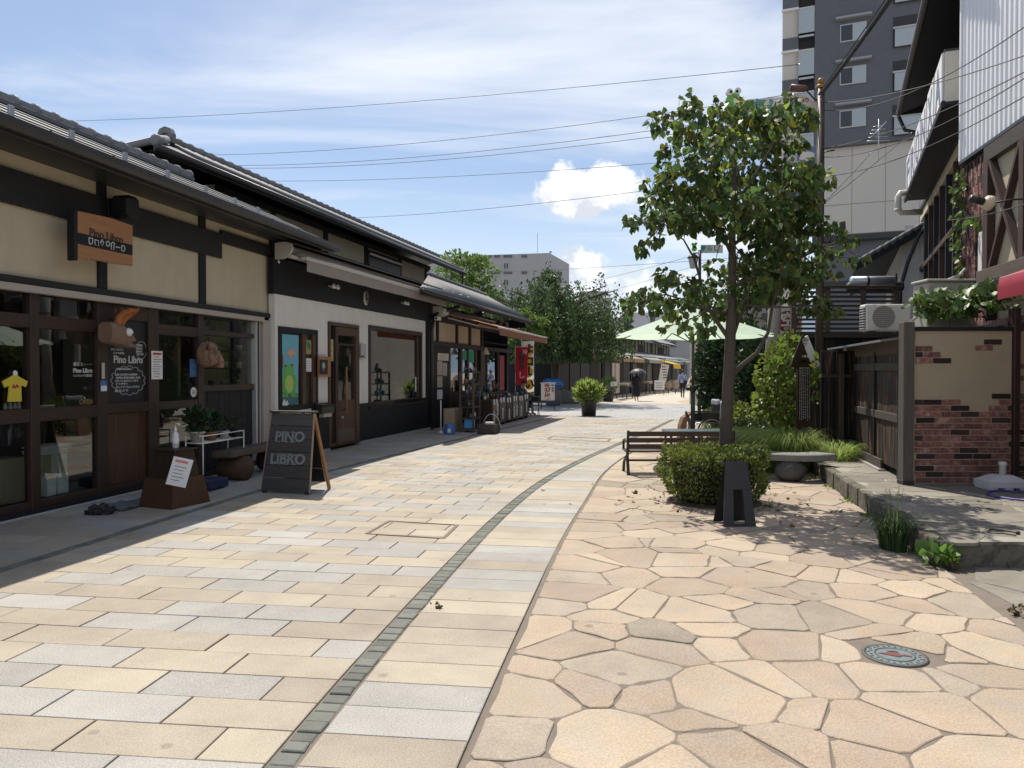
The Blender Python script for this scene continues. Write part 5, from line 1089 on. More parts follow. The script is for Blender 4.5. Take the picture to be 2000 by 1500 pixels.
# ================================================================ RIGHT: BRICK SCREEN WALL, GATE AND FENCE
F3 = Frame(2.75, 0.23, -1); F5 = Frame(4.8, 0.2, -1); F6 = Frame(2.3, 0.4233, -1)
YB = 9.46
def XB(u): return P(u, 800, YB).x
def ZB(v): return P(1800, v, YB).z
bwall = thing('brick_wall', 'cream rendered screen wall with patches of red and black brick', 'wall', (XB(1786), YB, TZ))
x0b = XB(1786); WB = XB(1981) - x0b; HB = ZB(646) - TZ
box('render', bwall, M('tan render', (.44, .37, .255), .9, .10, 3, bump=.25, bscale=90), 0, WB, .0, .16, -.05, HB, .004); box('coping', bwall, m_blackh, -.02, WB + .02, -.03, .19, HB + .002, HB + .05)
cx = lambda c: XB(1720 + c * .32) - x0b; cz = lambda c: ZB(500 + c * .32) - TZ
bwid, bhei = .226, .066; pit, vp = .2335, .0742
def limit(c): return 14 if c < 428 else 13 if c < 485 else 12 if c < 600 else 13 if c < 660 else 14 if c < 722 else 15
brick_me = {}
def brick(par, x0, x1, z, m, y=-.010):
    if x1 - x0 < .02: return
    zz = random.uniform(-.004, .003); link('brick', box_mesh(x0 + .004, x1 - .004, y + zz, .02, z + .004, z + bhei, .004), m, par)
for row in range(15):
    off = (row % 2) * pit * .5 + random.uniform(-.03, .03); x = -off
    while x < WB:
        a, b = max(0, x), min(WB, x + pit); c = ((a + b) / 2 + x0b); cpx = 205 + (a + b) / 2 / WB * 600
        if b > a + .03 and row < limit(cpx): brick(bwall, a, b, row * vp + .01, m_brickd if random.random() < .22 else m_brick)
        x += pit
for c0, c1, cy, m in ((207, 314, 567, m_brick), (207, 256, 603, m_brickd), (258, 364, 603, m_brick), (207, 312, 640, m_brick), (314, 428, 640, m_brickd), (624, 736, 526, m_brickd), (572, 682, 562, m_brick)): brick(bwall, max(0, cx(c0)), cx(c1), cz(cy) - bhei / 2, m)
# posts either side
def post(label, u0, u1, v0, Yp, m, d=.14, z0=TZ):
    a, b = P(u0, 800, Yp).x, P(u1, 800, Yp).x; o = thing('timber_post', label, 'post', ((a + b) / 2, Yp, z0)); w = (b - a) / 2; h = P(1800, v0, Yp).z - z0
    box('shaft', o, m, -w, w, 0, d, -.03, h, .008); box('shoe', o, M('post shoe', (.05, .045, .04), .8, .2, 6), -w - .006, w + .006, -.006, d + .006, -.02, .05); return o
post('grey weathered gate post at the left end of the brick wall', 1765, 1786, 628, 9.40, M('grey weathered post', (.115, .10, .085), .85, .4, 5, bump=.5, stretch=(6, 6, .5)))
post('dark red-brown post carrying the awning at the right end of the brick wall', 1981, 1993, 600, 9.40, M('red brown paint', (.045, .020, .018), .6, .25, 5))
bw2 = thing('brick_wall', 'short brick wall beyond the dark red-brown awning post', 'wall', (XB(1994), YB + .02, TZ)); box('render', bw2, MATS['tan render'], 0, 1.6, 0, .16, -.05, HB, .004)
for row in range(20):
    x = -(row % 2) * pit * .5
    while x < 1.0:
        if row < 15 or (row in (17, 19) and x < .4): brick(bw2, max(0, x), x + pit, row * vp + .01, m_brickd if random.random() < .25 else m_brick)
        x += pit
# gate of burnt boards running away from the brick wall
def s3(u, t=0): return F3.pix(u, 800, t)[0]
g0, g1 = s3(1764), s3(1671)
gate = fthing(F3, 'board_gate', 'dark burnt cedar gate with rust brown grain and painted-in sunlit streaks beside the grey post', 'gate', g0, 0, TZ)
GH = 1.62; Lg = g1 - g0; nb = 17
for i in range(nb): box('board', gate, m_fence, i * Lg / nb + .004, (i + 1) * Lg / nb - .004, -.03, .012 + random.uniform(-.006, .006), .10, GH, .004)
for a, b in ((.0, .12), (Lg * .48, Lg * .48 + .06), (Lg - .09, Lg)): box('stile', gate, m_black, a, b, -.04, .045, .0, GH + .05)
for z in (.72, 1.40): box('rail', gate, m_oldwoodh, .12, Lg - .09, .014, .04, z, z + .11)
box('kick_board', gate, m_oldwoodh, .9, Lg - .1, .03, .06, .02, .16); box('sill', gate, m_conc, .85, Lg - .1, .0, .10, -.02, .03)
box('head_board', gate, m_oldwood, .12, Lg, -.02, .03, GH, GH + .20)
# low tin roof over the gate
rf3 = fthing(F3, 'gate_roof', 'low tin and board roof over the burnt cedar gate', 'roof', g0, 0, TZ)
link('sheet', mesh([(-.02, .28, 1.80), (Lg + 1.0, .28, 1.80), (Lg + 1.0, -1.6, 2.06), (-.02, -1.6, 2.06), (-.02, .28, 1.77), (Lg + 1.0, .28, 1.77), (Lg + 1.0, -1.6, 2.03), (-.02, -1.6, 2.03)], [(0, 1, 2, 3), (7, 6, 5, 4), (0, 4, 5, 1), (1, 5, 6, 2), (3, 2, 6, 7), (0, 3, 7, 4)]), M('tin sheet', (.16, .165, .17), .5, .25, 5), rf3)
for i in range(8): box('board', rf3, m_oldwood, i * .52, i * .52 + .49, -.06, -.03, GH + .02, 1.82)
# back fence facing the street, left of the gate
Yf = 12.85; fx0, fx1 = P(1603, 800, Yf).x, P(1672, 800, Yf).x
fen = thing('board_fence', 'black board fence between the lamp post and the gate', 'fence', (fx0, Yf, .0))
n = 9
for i in range(n): box('board', fen, m_fence if i % 3 else m_black, i * (fx1 - fx0) / n + .003, (i + 1) * (fx1 - fx0) / n - .003, 0, .03 + random.uniform(-.005, .005), .1, 1.95)
box('rail', fen, m_oldwoodh, 0, fx1 - fx0, -.03, -.001, 1.50, 1.56); box('post', fen, m_oldwood, fx1 - fx0 - .3, fx1 - fx0 - .22, -.05, -.002, 0, 1.9)
# outdoor unit of the air conditioner
o = thing('air_conditioner', 'white air conditioner outdoor unit with a round fan grille on the gate roof', 'air conditioner', P(1692, 652, 13.4) + Vector((0, 0, .02)))
aw_ = .78; ah = .50
box('casing', o, M('ivory metal', (.62, .60, .55), .5, .04, 3), 0, aw_, 0, .28, .03, ah, .02); box('side_louvre', o, m_gutter, -.004, .0, .03, .25, .06, ah - .05, 0)
for k in range(9): box('louvre_fin', o, MATS['ivory metal'], -.012, -.0045, .03, .25, .07 + k * .045, .088 + k * .045, 0)
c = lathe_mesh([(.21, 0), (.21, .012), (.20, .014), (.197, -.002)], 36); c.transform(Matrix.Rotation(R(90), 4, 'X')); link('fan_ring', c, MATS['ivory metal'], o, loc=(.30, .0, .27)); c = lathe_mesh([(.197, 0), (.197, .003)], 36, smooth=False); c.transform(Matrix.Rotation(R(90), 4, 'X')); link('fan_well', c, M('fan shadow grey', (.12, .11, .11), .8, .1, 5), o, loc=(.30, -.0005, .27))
for k in range(-5, 6):
    w = math.sqrt(max(0, .197 ** 2 - (k * .035) ** 2)); box('grille_bar', o, MATS['ivory metal'], .30 - w, .30 + w, -.010, -.004, .27 + k * .035 - .003, .27 + k * .035 + .003, 0); box('grille_bar', o, MATS['ivory metal'], .30 + k * .035 - .003, .30 + k * .035 + .003, -.012, -.0105, .27 - w, .27 + w, 0)
for x in (.08, .62): box('foot', o, m_gutter, x, x + .08, -.02, .30, 0, .029)
box('badge', o, M('badge blue', (.03, .10, .35), .5, .05, 5), .60, .67, -.003, 0, .415, .45, 0)
# ================================================================ RIGHT: HALF TIMBERED HOUSE
def s5(u, t=0): return F5.pix(u, 600, t)[0]
def z5(u, v, t=0): return F5.pix(u, v, t)[1]
ht = fthing(F5, 'half_timbered_house', 'house with white ribbed cladding above cream panels crossed by dark timbers', 'house', 0)
E5 = s5(1877); N5 = 4.2
def l5(name, mat, sa, sb, t0, t1, z0, z1, par=None, bev=.006): return box(name, par or ht, mat, sa, sb, t0, t1, z0, z1, bev)
l5('wall', m_cream, N5, E5 - .02, -4, -.16, 0, 9.0, bev=0)
ZC = 5.02
V = []; xs = []; x = N5
while x < E5: xs += [(x, .0), (x + .085, .0), (x + .10, .022), (x + .125, .022), (x + .14, 0)]; x += .155
xs = [(min(a, E5), b) for a, b in xs]
for a, b in xs: V += [(a, b, ZC), (a, b, 9.2)]
cl = link('cladding', mesh(V, [(2 * i, 2 * i + 1, 2 * i + 3, 2 * i + 2) for i in range(len(xs) - 1)]), m_corr, ht); l5('corner_trim', m_corr, E5 - .03, E5 + .03, -.10, .05, ZC - .02, 9.2); l5('end_wall', m_corr, E5 - .02, E5 + .0, -4, -.1, ZC, 9.2); l5('flashing', m_gutter, N5, E5 + .02, -.08, .05, ZC - .07, ZC - .01)
sP0, sP1 = s5(1925), s5(1935)
l5('plaster_panel', m_cream, N5, sP1, -.14, -.05, 2.6, ZC - .07, bev=0); l5('beam', m_oldwoodh, N5, sP0, -.06, .05, ZC - .30, ZC - .075)
m_tim = M('brown timber', (.060, .035, .026), .75, .35, 4, bump=.4, stretch=(5, 5, .5))
l5('post', m_tim, sP1, sP0, -.06, .06, 2.75, ZC - .30); l5('sill_beam', M('grey brown beam', (.12, .088, .068), .8, .35, 4, bump=.5, stretch=(.5, 5, 5)), N5, sP0 + .1, -.04, .10, z5(1950, 521) - .22, z5(1950, 521))
zs = z5(1950, 521)
for k in range(3):
    a1 = sP1 - k * 1.15; a0 = a1 - 1.0; l5('post', m_tim, a0 - .15, a0, -.06, .055, zs, ZC - .30)
    link('brace', bar_mesh((a1 - .02, .0, ZC - .32), (a0 + .02, .0, zs + .02), .06, .12, up=(0, 1, 0)), m_tim, ht); link('brace', bar_mesh((a0 + .02, -.012, ZC - .32), (a1 - .02, -.012, zs + .02), .06, .12, up=(0, 1, 0)), m_tim, ht)
l5('white_panel', m_white, sP0 + .02, s5(1906), -.10, -.02, z5(1915, 545), z5(1915, 452))
# vertical brick facing on the corner strip
l5('brick_backing', M('dark mortar', (.06, .045, .04), .9, .2, 9), sP0, E5, -.14, -.03, 2.2, ZC - .08, bev=0)
x = sP0 + .01; i = 0
while x < E5 - .03:
    z = 2.2 + (i % 2) * .10
    while z < ZC - .3:
        h = .20
        if not (x < s5(1906) and z5(1915, 545) - .2 < z < z5(1915, 452)): link('brick', box_mesh(x + .004, x + .066, -.04, -.004 + random.uniform(-.008, .004), z + .004, z + h - .004, .004), m_brickd if random.random() < .25 else m_brick, ht)
        z += h
    x += .07; i += 1
l5('eave_board', m_black, N5, sP0 + .2, .0, .35, zs - .40, zs - .24); l5('lower_wall', M('dark mortar', (0, 0, 0)), N5, E5, -.14, -.02, 0, 2.2, bev=0)
for row in range(29):
    x = N5 + 5.0 + (row % 2) * .115
    while x < E5 - .2: link('brick', box_mesh(x + .004, x + .226, -.05, -.006 + random.uniform(-.006, .004), TZ + row * vp + .004, TZ + row * vp + bhei, .004), m_brickd if random.random() < .25 else m_brick, ht) if row > 18 else None; x += .232
# maroon awning in front of it
ma_ = fthing(F5, 'maroon_awning', 'maroon canvas awning beside the leafy vine', 'awning', 0)
q0 = 3.6; q1 = F5.pix(1952, 570, 1.15)[0]
V = []; n = 14
for i in range(n + 1):
    x = q0 + (q1 - q0) * i / n; V += [(x, .10, 3.02), (x, 1.15, 2.62), (x, 1.17, 2.50), (x, 1.165 + .012 * math.sin(i * 2), 2.38)]
link('canopy', mesh(V, [(4 * i + k, 4 * i + k + 4, 4 * i + k + 5, 4 * i + k + 1) for i in range(n) for k in range(3)], True), m_red, ma_); link('side_flap', mesh([(q1, .10, 3.02), (q1, 1.15, 2.62), (q1, 1.17, 2.38), (q1, .9, 2.50), (q1, .12, 2.85)], [(0, 1, 2, 3, 4)]), m_red, ma_); link('top_rail', bar_mesh((q0, .08, 3.06), (q1 + .1, .08, 3.06), .1, .06), m_alu, ma_); link('front_bar', tube_mesh([(q0, 1.13, 2.61), (q1, 1.13, 2.61)], .02, 8), m_alu, ma_)
# flood lamp on a long arm
o = thing('flood_lamp', 'black flood lamp with a cream bulb on a long thin arm', 'lamp', P(1905, 392, 10.0)); 
c = tube_mesh([(-.07, 0, .03), (.10, 0, -.01)], [.05, .05], 12); link('housing', c, m_steel, o); c = tube_mesh([(.10, 0, -.01), (.14, 0, -.02), (.20, 0, -.035), (.235, 0, -.045)], [.04, .09, .10, .05], 16); link('bulb', c, M('cream bulb', (.62, .56, .40), .3, .05, 5), o)
tube('arm', o, m_steel, [(.22, .02, -.03), (.5, .02, .02), (1.2, .05, .06)], .012, 8)
# cabinet under the vine and hanging pipes
o = thing('utility_cabinet', 'cream metal cabinet behind the brick wall under the vine', 'cabinet', P(1812, 640, 10.4) + Vector((0, 0, -1.2))); box('body', o, M('cream metal', (.42, .40, .34), .6, .08, 4), 0, .62, 0, .4, 0, 1.82, .02); box('top', o, MATS['cream metal'], -.02, .64, -.02, .42, 1.822, 1.86, .01); box('door_seam', o, m_gutter, .30, .305, -.003, 0, .1, 1.75, 0)
o = thing('conduit', 'bundle of pale conduits looping over the cream cabinet', 'pipe', P(1800, 640, 10.6)); 
for k, pts in enumerate(([(1812, 640), (1812, 570), (1822, 553), (1845, 549), (1880, 535)], [(1818, 640), (1818, 575), (1830, 560), (1860, 552), (1885, 525)], [(1775, 632), (1790, 620), (1800, 600), (1806, 585)])): link('pipe', tube_mesh([P(u, v, 10.5 + .06 * k) - Vector(o.location) for u, v in pts], .018, 8), M('pale pipe', (.42, .41, .38), .5, .1, 5), o)
# ================================================================ RIGHT: BUILDING WITH THE LETTERED SIGNBOARD
def s6(u, t=0): return F6.pix(u, 400, t)[0]
def z6(u, v, t=0): return F6.pix(u, v, t)[1]
sb = fthing(F6, 'signboard_building', 'dark timber building with tall glazing and a lettered signboard on its canopy', 'building', 0)
def l6(name, mat, sa, sb_, t0, t1, z0, z1, par=None, bev=.008): return box(name, par or sb, mat, sa, sb_, t0, t1, z0, z1, bev)
K0, K1 = s6(1900), s6(1800)
l6('wall', m_black, K0, K1, -5, -.3, 0, 8.6, bev=0); l6('wall', m_black, K0, K1, -.3, -.02, 0, 2.6, bev=0); l6('end_wall', m_white, K1 + .005, K1 + .12, -5, .02, 0, 5.9, bev=0)
zt, zm, zb_ = 5.75, 4.42, 3.0
for k in range(8):
    a = K0 + (K1 - K0) * k / 8; b = K0 + (K1 - K0) * (k + 1) / 8
    l6('mullion', m_blackh if k % 2 else m_tim, a, a + .10, -.12, .03, 2.6, zt)
    l6('glass_pane', g_dark, a + .1, b, -.06, -.05, zm + .06, zt - .1, bev=0); l6('glass_pane', g_dark, a + .1, b, -.06, -.05, 2.7, zm - .06, bev=0)
    if k % 2 == 0: l6('blind', M('grey blind', (.30, .31, .31), .8, .1, 4), a + .12, b - .1, -.25, -.22, 3.2 if k % 4 else 3.6, zm - .1)
l6('rail', m_tim, K0, K1, -.1, .04, zm - .06, zm + .06); l6('rail', m_tim, K0, K1, -.1, .045, 2.55, 2.70); l6('head_panel', m_cream, K0, K1, -.1, .02, zt, zt + .22); l6('beam', m_black, K0, K1, -.1, .06, zt + .22, zt + .35)
# canopy with signboard
T0, T1 = F6.pix(1843, 108, .5)[0], F6.pix(1771, 320, .5)[0]
l6('canopy_soffit', m_black, T0 - .3, T1, -.1, .52, 6.0, 6.06); l6('canopy_face', m_black, T0 - .3, T1, .50, .56, 5.96, 6.08)
sg6 = fthing(F6, 'letter_signboard', 'cream box signboard with blue grey letters along the dark canopy', 'sign', T0, 0, 6.09)
LT = T1 - T0; box('sign_case', sg6, m_signcream, .0, LT, .15, .48, 0, .90, .01)
for i, chh in enumerate('AXNORF'):
    a = LT * i / 6; box('letter_panel', sg6, m_paper, a + .06, a + LT / 6 - .14, .485, .52, .02, .90 + .03 * (i % 2), .004)
    text('letter', sg6, m_lettergrey, chh, .95, (a + LT / 12 - .04, .524, .42), (-1, 0, 0), bold=.02, width=LT / 6 * .6)
box('sign_top', sg6, m_gutter, -.01, LT + .01, .14, .49, .901, .93)
# upper roof
e0, e1 = K0 - 1.5, F6.pix(1764, 203, .55)[0]
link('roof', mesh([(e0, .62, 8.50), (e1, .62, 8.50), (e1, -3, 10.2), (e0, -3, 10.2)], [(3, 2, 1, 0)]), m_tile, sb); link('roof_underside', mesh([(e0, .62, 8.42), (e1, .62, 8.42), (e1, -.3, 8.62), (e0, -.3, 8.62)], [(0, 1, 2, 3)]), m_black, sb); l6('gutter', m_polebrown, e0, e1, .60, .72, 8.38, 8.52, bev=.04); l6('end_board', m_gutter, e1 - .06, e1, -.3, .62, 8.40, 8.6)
tube('downpipe', sb, m_gutter, [(e1 - .05, .66, 8.36), (e1 + .0, .5, 8.0), (e1 + .02, .0, 7.85), (e1 + .02, -.05, 7.0)], .05, 8); l6('light_strip', m_cream, K0, K1, -.28, -.2, 7.7, 7.78)
for i in range(4): a = K0 + (K1 - K0) * i / 4; l6('upper_post', m_tim, a, a + .12, -.29, -.2, 6.4, 8.5)
# ivory rain pipe by the canopy end
o = thing('rain_pipe', 'ivory rain pipe with a right angle bend below the canopy end', 'pipe', P(1752, 415, 19)); pl_ = [P(u, v, 19.2) - Vector(o.location) for u, v in ((1778, 376), (1758, 377), (1754, 385), (1754, 408), (1760, 415), (1800, 414))]; link('pipe', tube_mesh(pl_, .075, 12), m_signcream, o); link('collar', tube_mesh([pl_[3], pl_[3] + Vector((0, 0, -.05))], .09, 12), m_signcream, o)
# ================================================================ RIGHT: WHITE HOUSE BEHIND
wh = fthing(F6, 'white_house', 'small white plastered house with a dark sloping eave behind the gate', 'house', K1 + .15, 0)
H = .5; box('wall', wh, m_white, 0, 7.0, -5, H, 0, 5.2, 0); 
for k in range(3): box('window', wh, m_black, 1.2 + k * 1.0, 1.75 + k * 1.0, H, H + .03, 3.3, 4.5); box('window_frame', wh, m_alu, 1.2 + k * 1.0, 1.22 + k * 1.0, H + .03, H + .05, 3.3, 4.5)
V = [(-.4, 1.7, 4.55), (7.6, 1.7, 4.55), (7.6, -2.4, 6.9), (-.4, -2.4, 6.9)]
link('roof', mesh(V, [(3, 2, 1, 0)]), m_tile, wh); link('roof_underside', mesh([(x, y, z - .12) for x, y, z in V], [(0, 1, 2, 3)]), m_black, wh); link('verge_board', bar_mesh((-.4, 1.7, 4.50), (-.4, -2.4, 6.85), .06, .16), m_black, wh)
for i in range(22): a = i / 22; link('verge_tile', tube_mesh([(-.42, 1.7 - 4.1 * a, 4.62 + 2.35 * a), (-.42, 1.7 - 4.1 * (a + .04), 4.66 + 2.35 * (a + .04))], [.075, .06], 8), m_tile, wh)
tube('downpipe', wh, m_gutter, [(-.45, -.3, 5.9), (-.45, .1, 5.3), (-.4, .35, 4.6), (-.3, .52, 3.9), (-.3, .52, 0)], .05, 8); box('gable_panel', wh, m_white, -.02, -.001, -2.4, .4, 5.0, 5.7)
# ================================================================ RIGHT: LOUVRED ROOF BALCONY ON A DARK SHED
Yl = 18.0
def XL(u): return P(u, 600, Yl).x
def ZL(v): return P(1600, v, Yl).z
sh = thing('louvred_shed', 'dark timber shed with a slatted roof balcony behind the lamp post', 'shed', (XL(1546), Yl, 0))
wl = XL(1756) - XL(1546); zb0, zb1 = ZL(648), ZL(558)
box('wall', sh, m_black, 0, wl, .1, .9, 0, zb0, 0)
for i in range(12): box('wall_board', sh, m_fence if i % 4 == 0 else m_black, i * wl / 12 + .005, (i + 1) * wl / 12 - .005, .06, .09, .05, zb0 - .15)
box('deck_edge', sh, m_oldwoodh, -.05, wl + .05, -.02, .12, zb0 - .14, zb0); box('top_rail', sh, m_oldwoodh, -.06, wl + .06, -.05, .12, zb1 - .06, zb1)
for f in (0, .33, .68, 1): x = f * (wl - .12); box('balcony_post', sh, m_oldwood, x, x + .12, .0, .10, zb0, zb1 - .06)
nsl = 9
for i in range(nsl): z = zb0 + .05 + i * (zb1 - zb0 - .12) / nsl; box('slat', sh, m_oldwoodh, .02, wl - .02, .02, .05, z, z + .055, .003, rot=None)
o = thing('steel_vent', 'shiny steel vent drums standing on the slatted balcony', 'vent', P(1670, 560, 18.8)); 
for k in range(2): link('drum', tube_mesh([(-.05 + .0, .1 + .2 * k, .14 - .12 * k), (1.0 + .3 * k, .1 + .2 * k, .16 - .12 * k)], .12, 14), m_guard if k == 0 else m_gutter, o); link('band', tube_mesh([(.3 + .3 * k, .1 + .2 * k, .14 - .12 * k), (.36 + .3 * k, .1 + .2 * k, .14 - .12 * k)], .13, 14), m_gutter, o)
# ================================================================ TALL APARTMENT BLOCK
ea = Vector((.921, -.39, 0)); oa = P(1590, 300, 49.0)
ap = thing('apartment_block', 'tall dark grey apartment block with white balconies and a pale lower wall', 'apartment block', (oa.x, oa.y, 0), math.atan2(ea.y, ea.x))
def pa(u, v):                                   # pixel -> (x, z) on the block's front
    nrm = Vector((-ea.y, ea.x, 0)); r = ray(u, v); k = oa.dot(nrm) / r.dot(nrm); p = r * k; return (p - oa).dot(ea), p.z + CAMZ
zd0 = pa(1600, 290)[1]; xr = 24
box('wall', ap, m_aptdark, 0, xr, 0, 14, zd0, 44, 0); box('lower_wall', ap, m_aptwhite, .3, xr, .3, 14, 0, zd0 - .01, 0)
for k in range(1, 9): box('panel_joint', ap, M('joint shadow', (.30, .29, .27), .9, .05, 3), .3 + k * 1.9, .33 + k * 1.9, .288, .3, 5, zd0 - .02, 0)
box('panel_joint', ap, MATS['joint shadow'], .3, xr, .29, .3, pa(1650, 398)[1], pa(1650, 398)[1] + .04, 0)
fh = pa(1660, 128)[1] - pa(1660, 212)[1]
def apwin(x0, x1, z0, z1):
    w = box('window', ap, m_alu, x0, x1, -.06, .02, z0, z1, .01); xm = (x0 + x1) / 2
    for a, b in ((x0 + .06, xm - .04), (xm + .04, x1 - .06)): box('pane', w, m_frost if b > xm + .2 else M('dark pane', (.05, .055, .06), .15, .1, 3), a, b, -.075, -.061, z0 + .08, z1 - .08, 0)
    box('hood', ap, m_aptgrey, x0 - .25, x1 + .3, -.35, .0, z1 + .28, z1 + .42, .01)
wx0, wz0 = pa(1640, 168); wx1, wz1 = pa(1692, 126)
for k in range(-1, 6): apwin(wx0, wx1, wz0 + k * fh, wz1 + k * fh)
bx0, bz0 = pa(1743, 180); bx1 = bx0 + 6.5; bz1 = pa(1745, 120)[1]
for k in range(-1, 6):
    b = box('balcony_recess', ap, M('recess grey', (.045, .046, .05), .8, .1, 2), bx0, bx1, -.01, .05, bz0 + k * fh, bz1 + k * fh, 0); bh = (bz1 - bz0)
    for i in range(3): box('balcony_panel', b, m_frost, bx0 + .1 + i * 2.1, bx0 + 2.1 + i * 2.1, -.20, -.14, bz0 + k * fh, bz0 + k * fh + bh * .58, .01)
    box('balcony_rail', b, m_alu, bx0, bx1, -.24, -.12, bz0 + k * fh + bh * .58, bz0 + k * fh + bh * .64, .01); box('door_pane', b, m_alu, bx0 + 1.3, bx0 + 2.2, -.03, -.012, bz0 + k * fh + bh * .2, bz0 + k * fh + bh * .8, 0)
# pale balcony tower on the left flank
lx0 = pa(1527, 200)[0]; lxm = pa(1558, 200)[0]
box('flank_wall', ap, m_aptwhite, lx0, lxm, .3, 10, 0, 44, 0)
vs0 = pa(1540, 95)[1]
for k in range(-3, 6):
    zz = vs0 + k * fh; box('flank_band', ap, m_aptdark, lx0 + .0, lxm, .2, .299, zz, zz + fh * .28, 0); box('flank_sill', ap, m_paper, lx0 - .05, lxm + .02, .12, .32, zz - .2, zz - .05, .01)
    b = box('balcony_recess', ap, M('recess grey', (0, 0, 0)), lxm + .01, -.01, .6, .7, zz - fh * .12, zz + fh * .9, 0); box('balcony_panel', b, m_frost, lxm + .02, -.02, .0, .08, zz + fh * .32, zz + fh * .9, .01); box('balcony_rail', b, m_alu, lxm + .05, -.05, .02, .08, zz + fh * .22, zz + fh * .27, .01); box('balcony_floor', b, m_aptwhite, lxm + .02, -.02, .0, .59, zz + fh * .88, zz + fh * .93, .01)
# lower dark roofed house between block and balcony
lo = thing('dark_house', 'plain dark grey building in front of the pale lower wall of the apartment block', 'house', (P(1610, 500, 34).x, 34, 0), math.atan2(ea.y, ea.x)); zz = P(1700, 462, 34).z; box('wall', lo, m_aptdark, -.3, 8, 0, 6, 0, zz - .3, 0); box('roof', lo, m_gutter, -.5, 8.2, -.4, 6.2, zz - .3, zz, .04); box('band', lo, m_gutter, -.3, 8, -.03, 0, zz - 2.2, zz - 2.0)
# television aerial and rooftop bits
o = thing('tv_aerial', 'thin television aerial of many cross rods before the apartment block', 'aerial', P(1716, 283, 30)); h = 1.0
link('mast', tube_mesh([(0, 0, -.6), (0, 0, 1.0)], .018, 6), m_guard, o)
for k in range(5): link('rod', tube_mesh([(-.45 + .06 * k, .0, .15 + .14 * k), (.45 - .05 * k, .1, .2 + .15 * k)], .010, 5), m_guard, o)
link('boom', tube_mesh([(-.35, 0, .25), (.3, 0, .9)], .012, 5), m_guard, o)
# ================================================================ FAR: ROW OF SHOPHOUSES ALONG THE BENDING STREET
F4 = Frame(-14.18, 0.405, 1)
def l4(par, name, mat, sa, sb, t0, t1, z0, z1, bev=.008): return box(name, par, mat, sa, sb, -t1, -t0, z0, z1, bev)
m_aged = M('aged plaster', (.26, .225, .165), .9, .15, 3)
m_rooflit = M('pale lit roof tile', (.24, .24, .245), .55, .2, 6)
def canvas(col, nm): return M(nm, col, .85, .1, 9, trans=.3)
m_orange = canvas((.48, .17, .06), 'orange canvas'); m_yel = canvas((.70, .48, .03), 'yellow canvas'); m_gcan = canvas((.22, .28, .25), 'grey green canvas'); m_tanc = canvas((.40, .30, .19), 'tan canvas'); m_stripe = canvas((.38, .37, .34), 'pale canvas')
SF = (Vector((2.3, 40.7, 0)) - F4.o).dot(F4.d)
rows = [('orange', m_orange, 9.0, 'nearest far shophouse with black boarding, before the one with the tan awning'), ('tan', m_tanc, 7.5, 'far shophouse with a tan and grey green awning'), ('pale', m_stripe, 7.5, 'far shophouse with pale and yellow awnings'), ('green', m_gcan, 8.0, 'far shophouse with a grey green awning at the street bend'), ('last', m_gcan, 9.0, 'farthest shophouse in the row along the street')]
s = SF
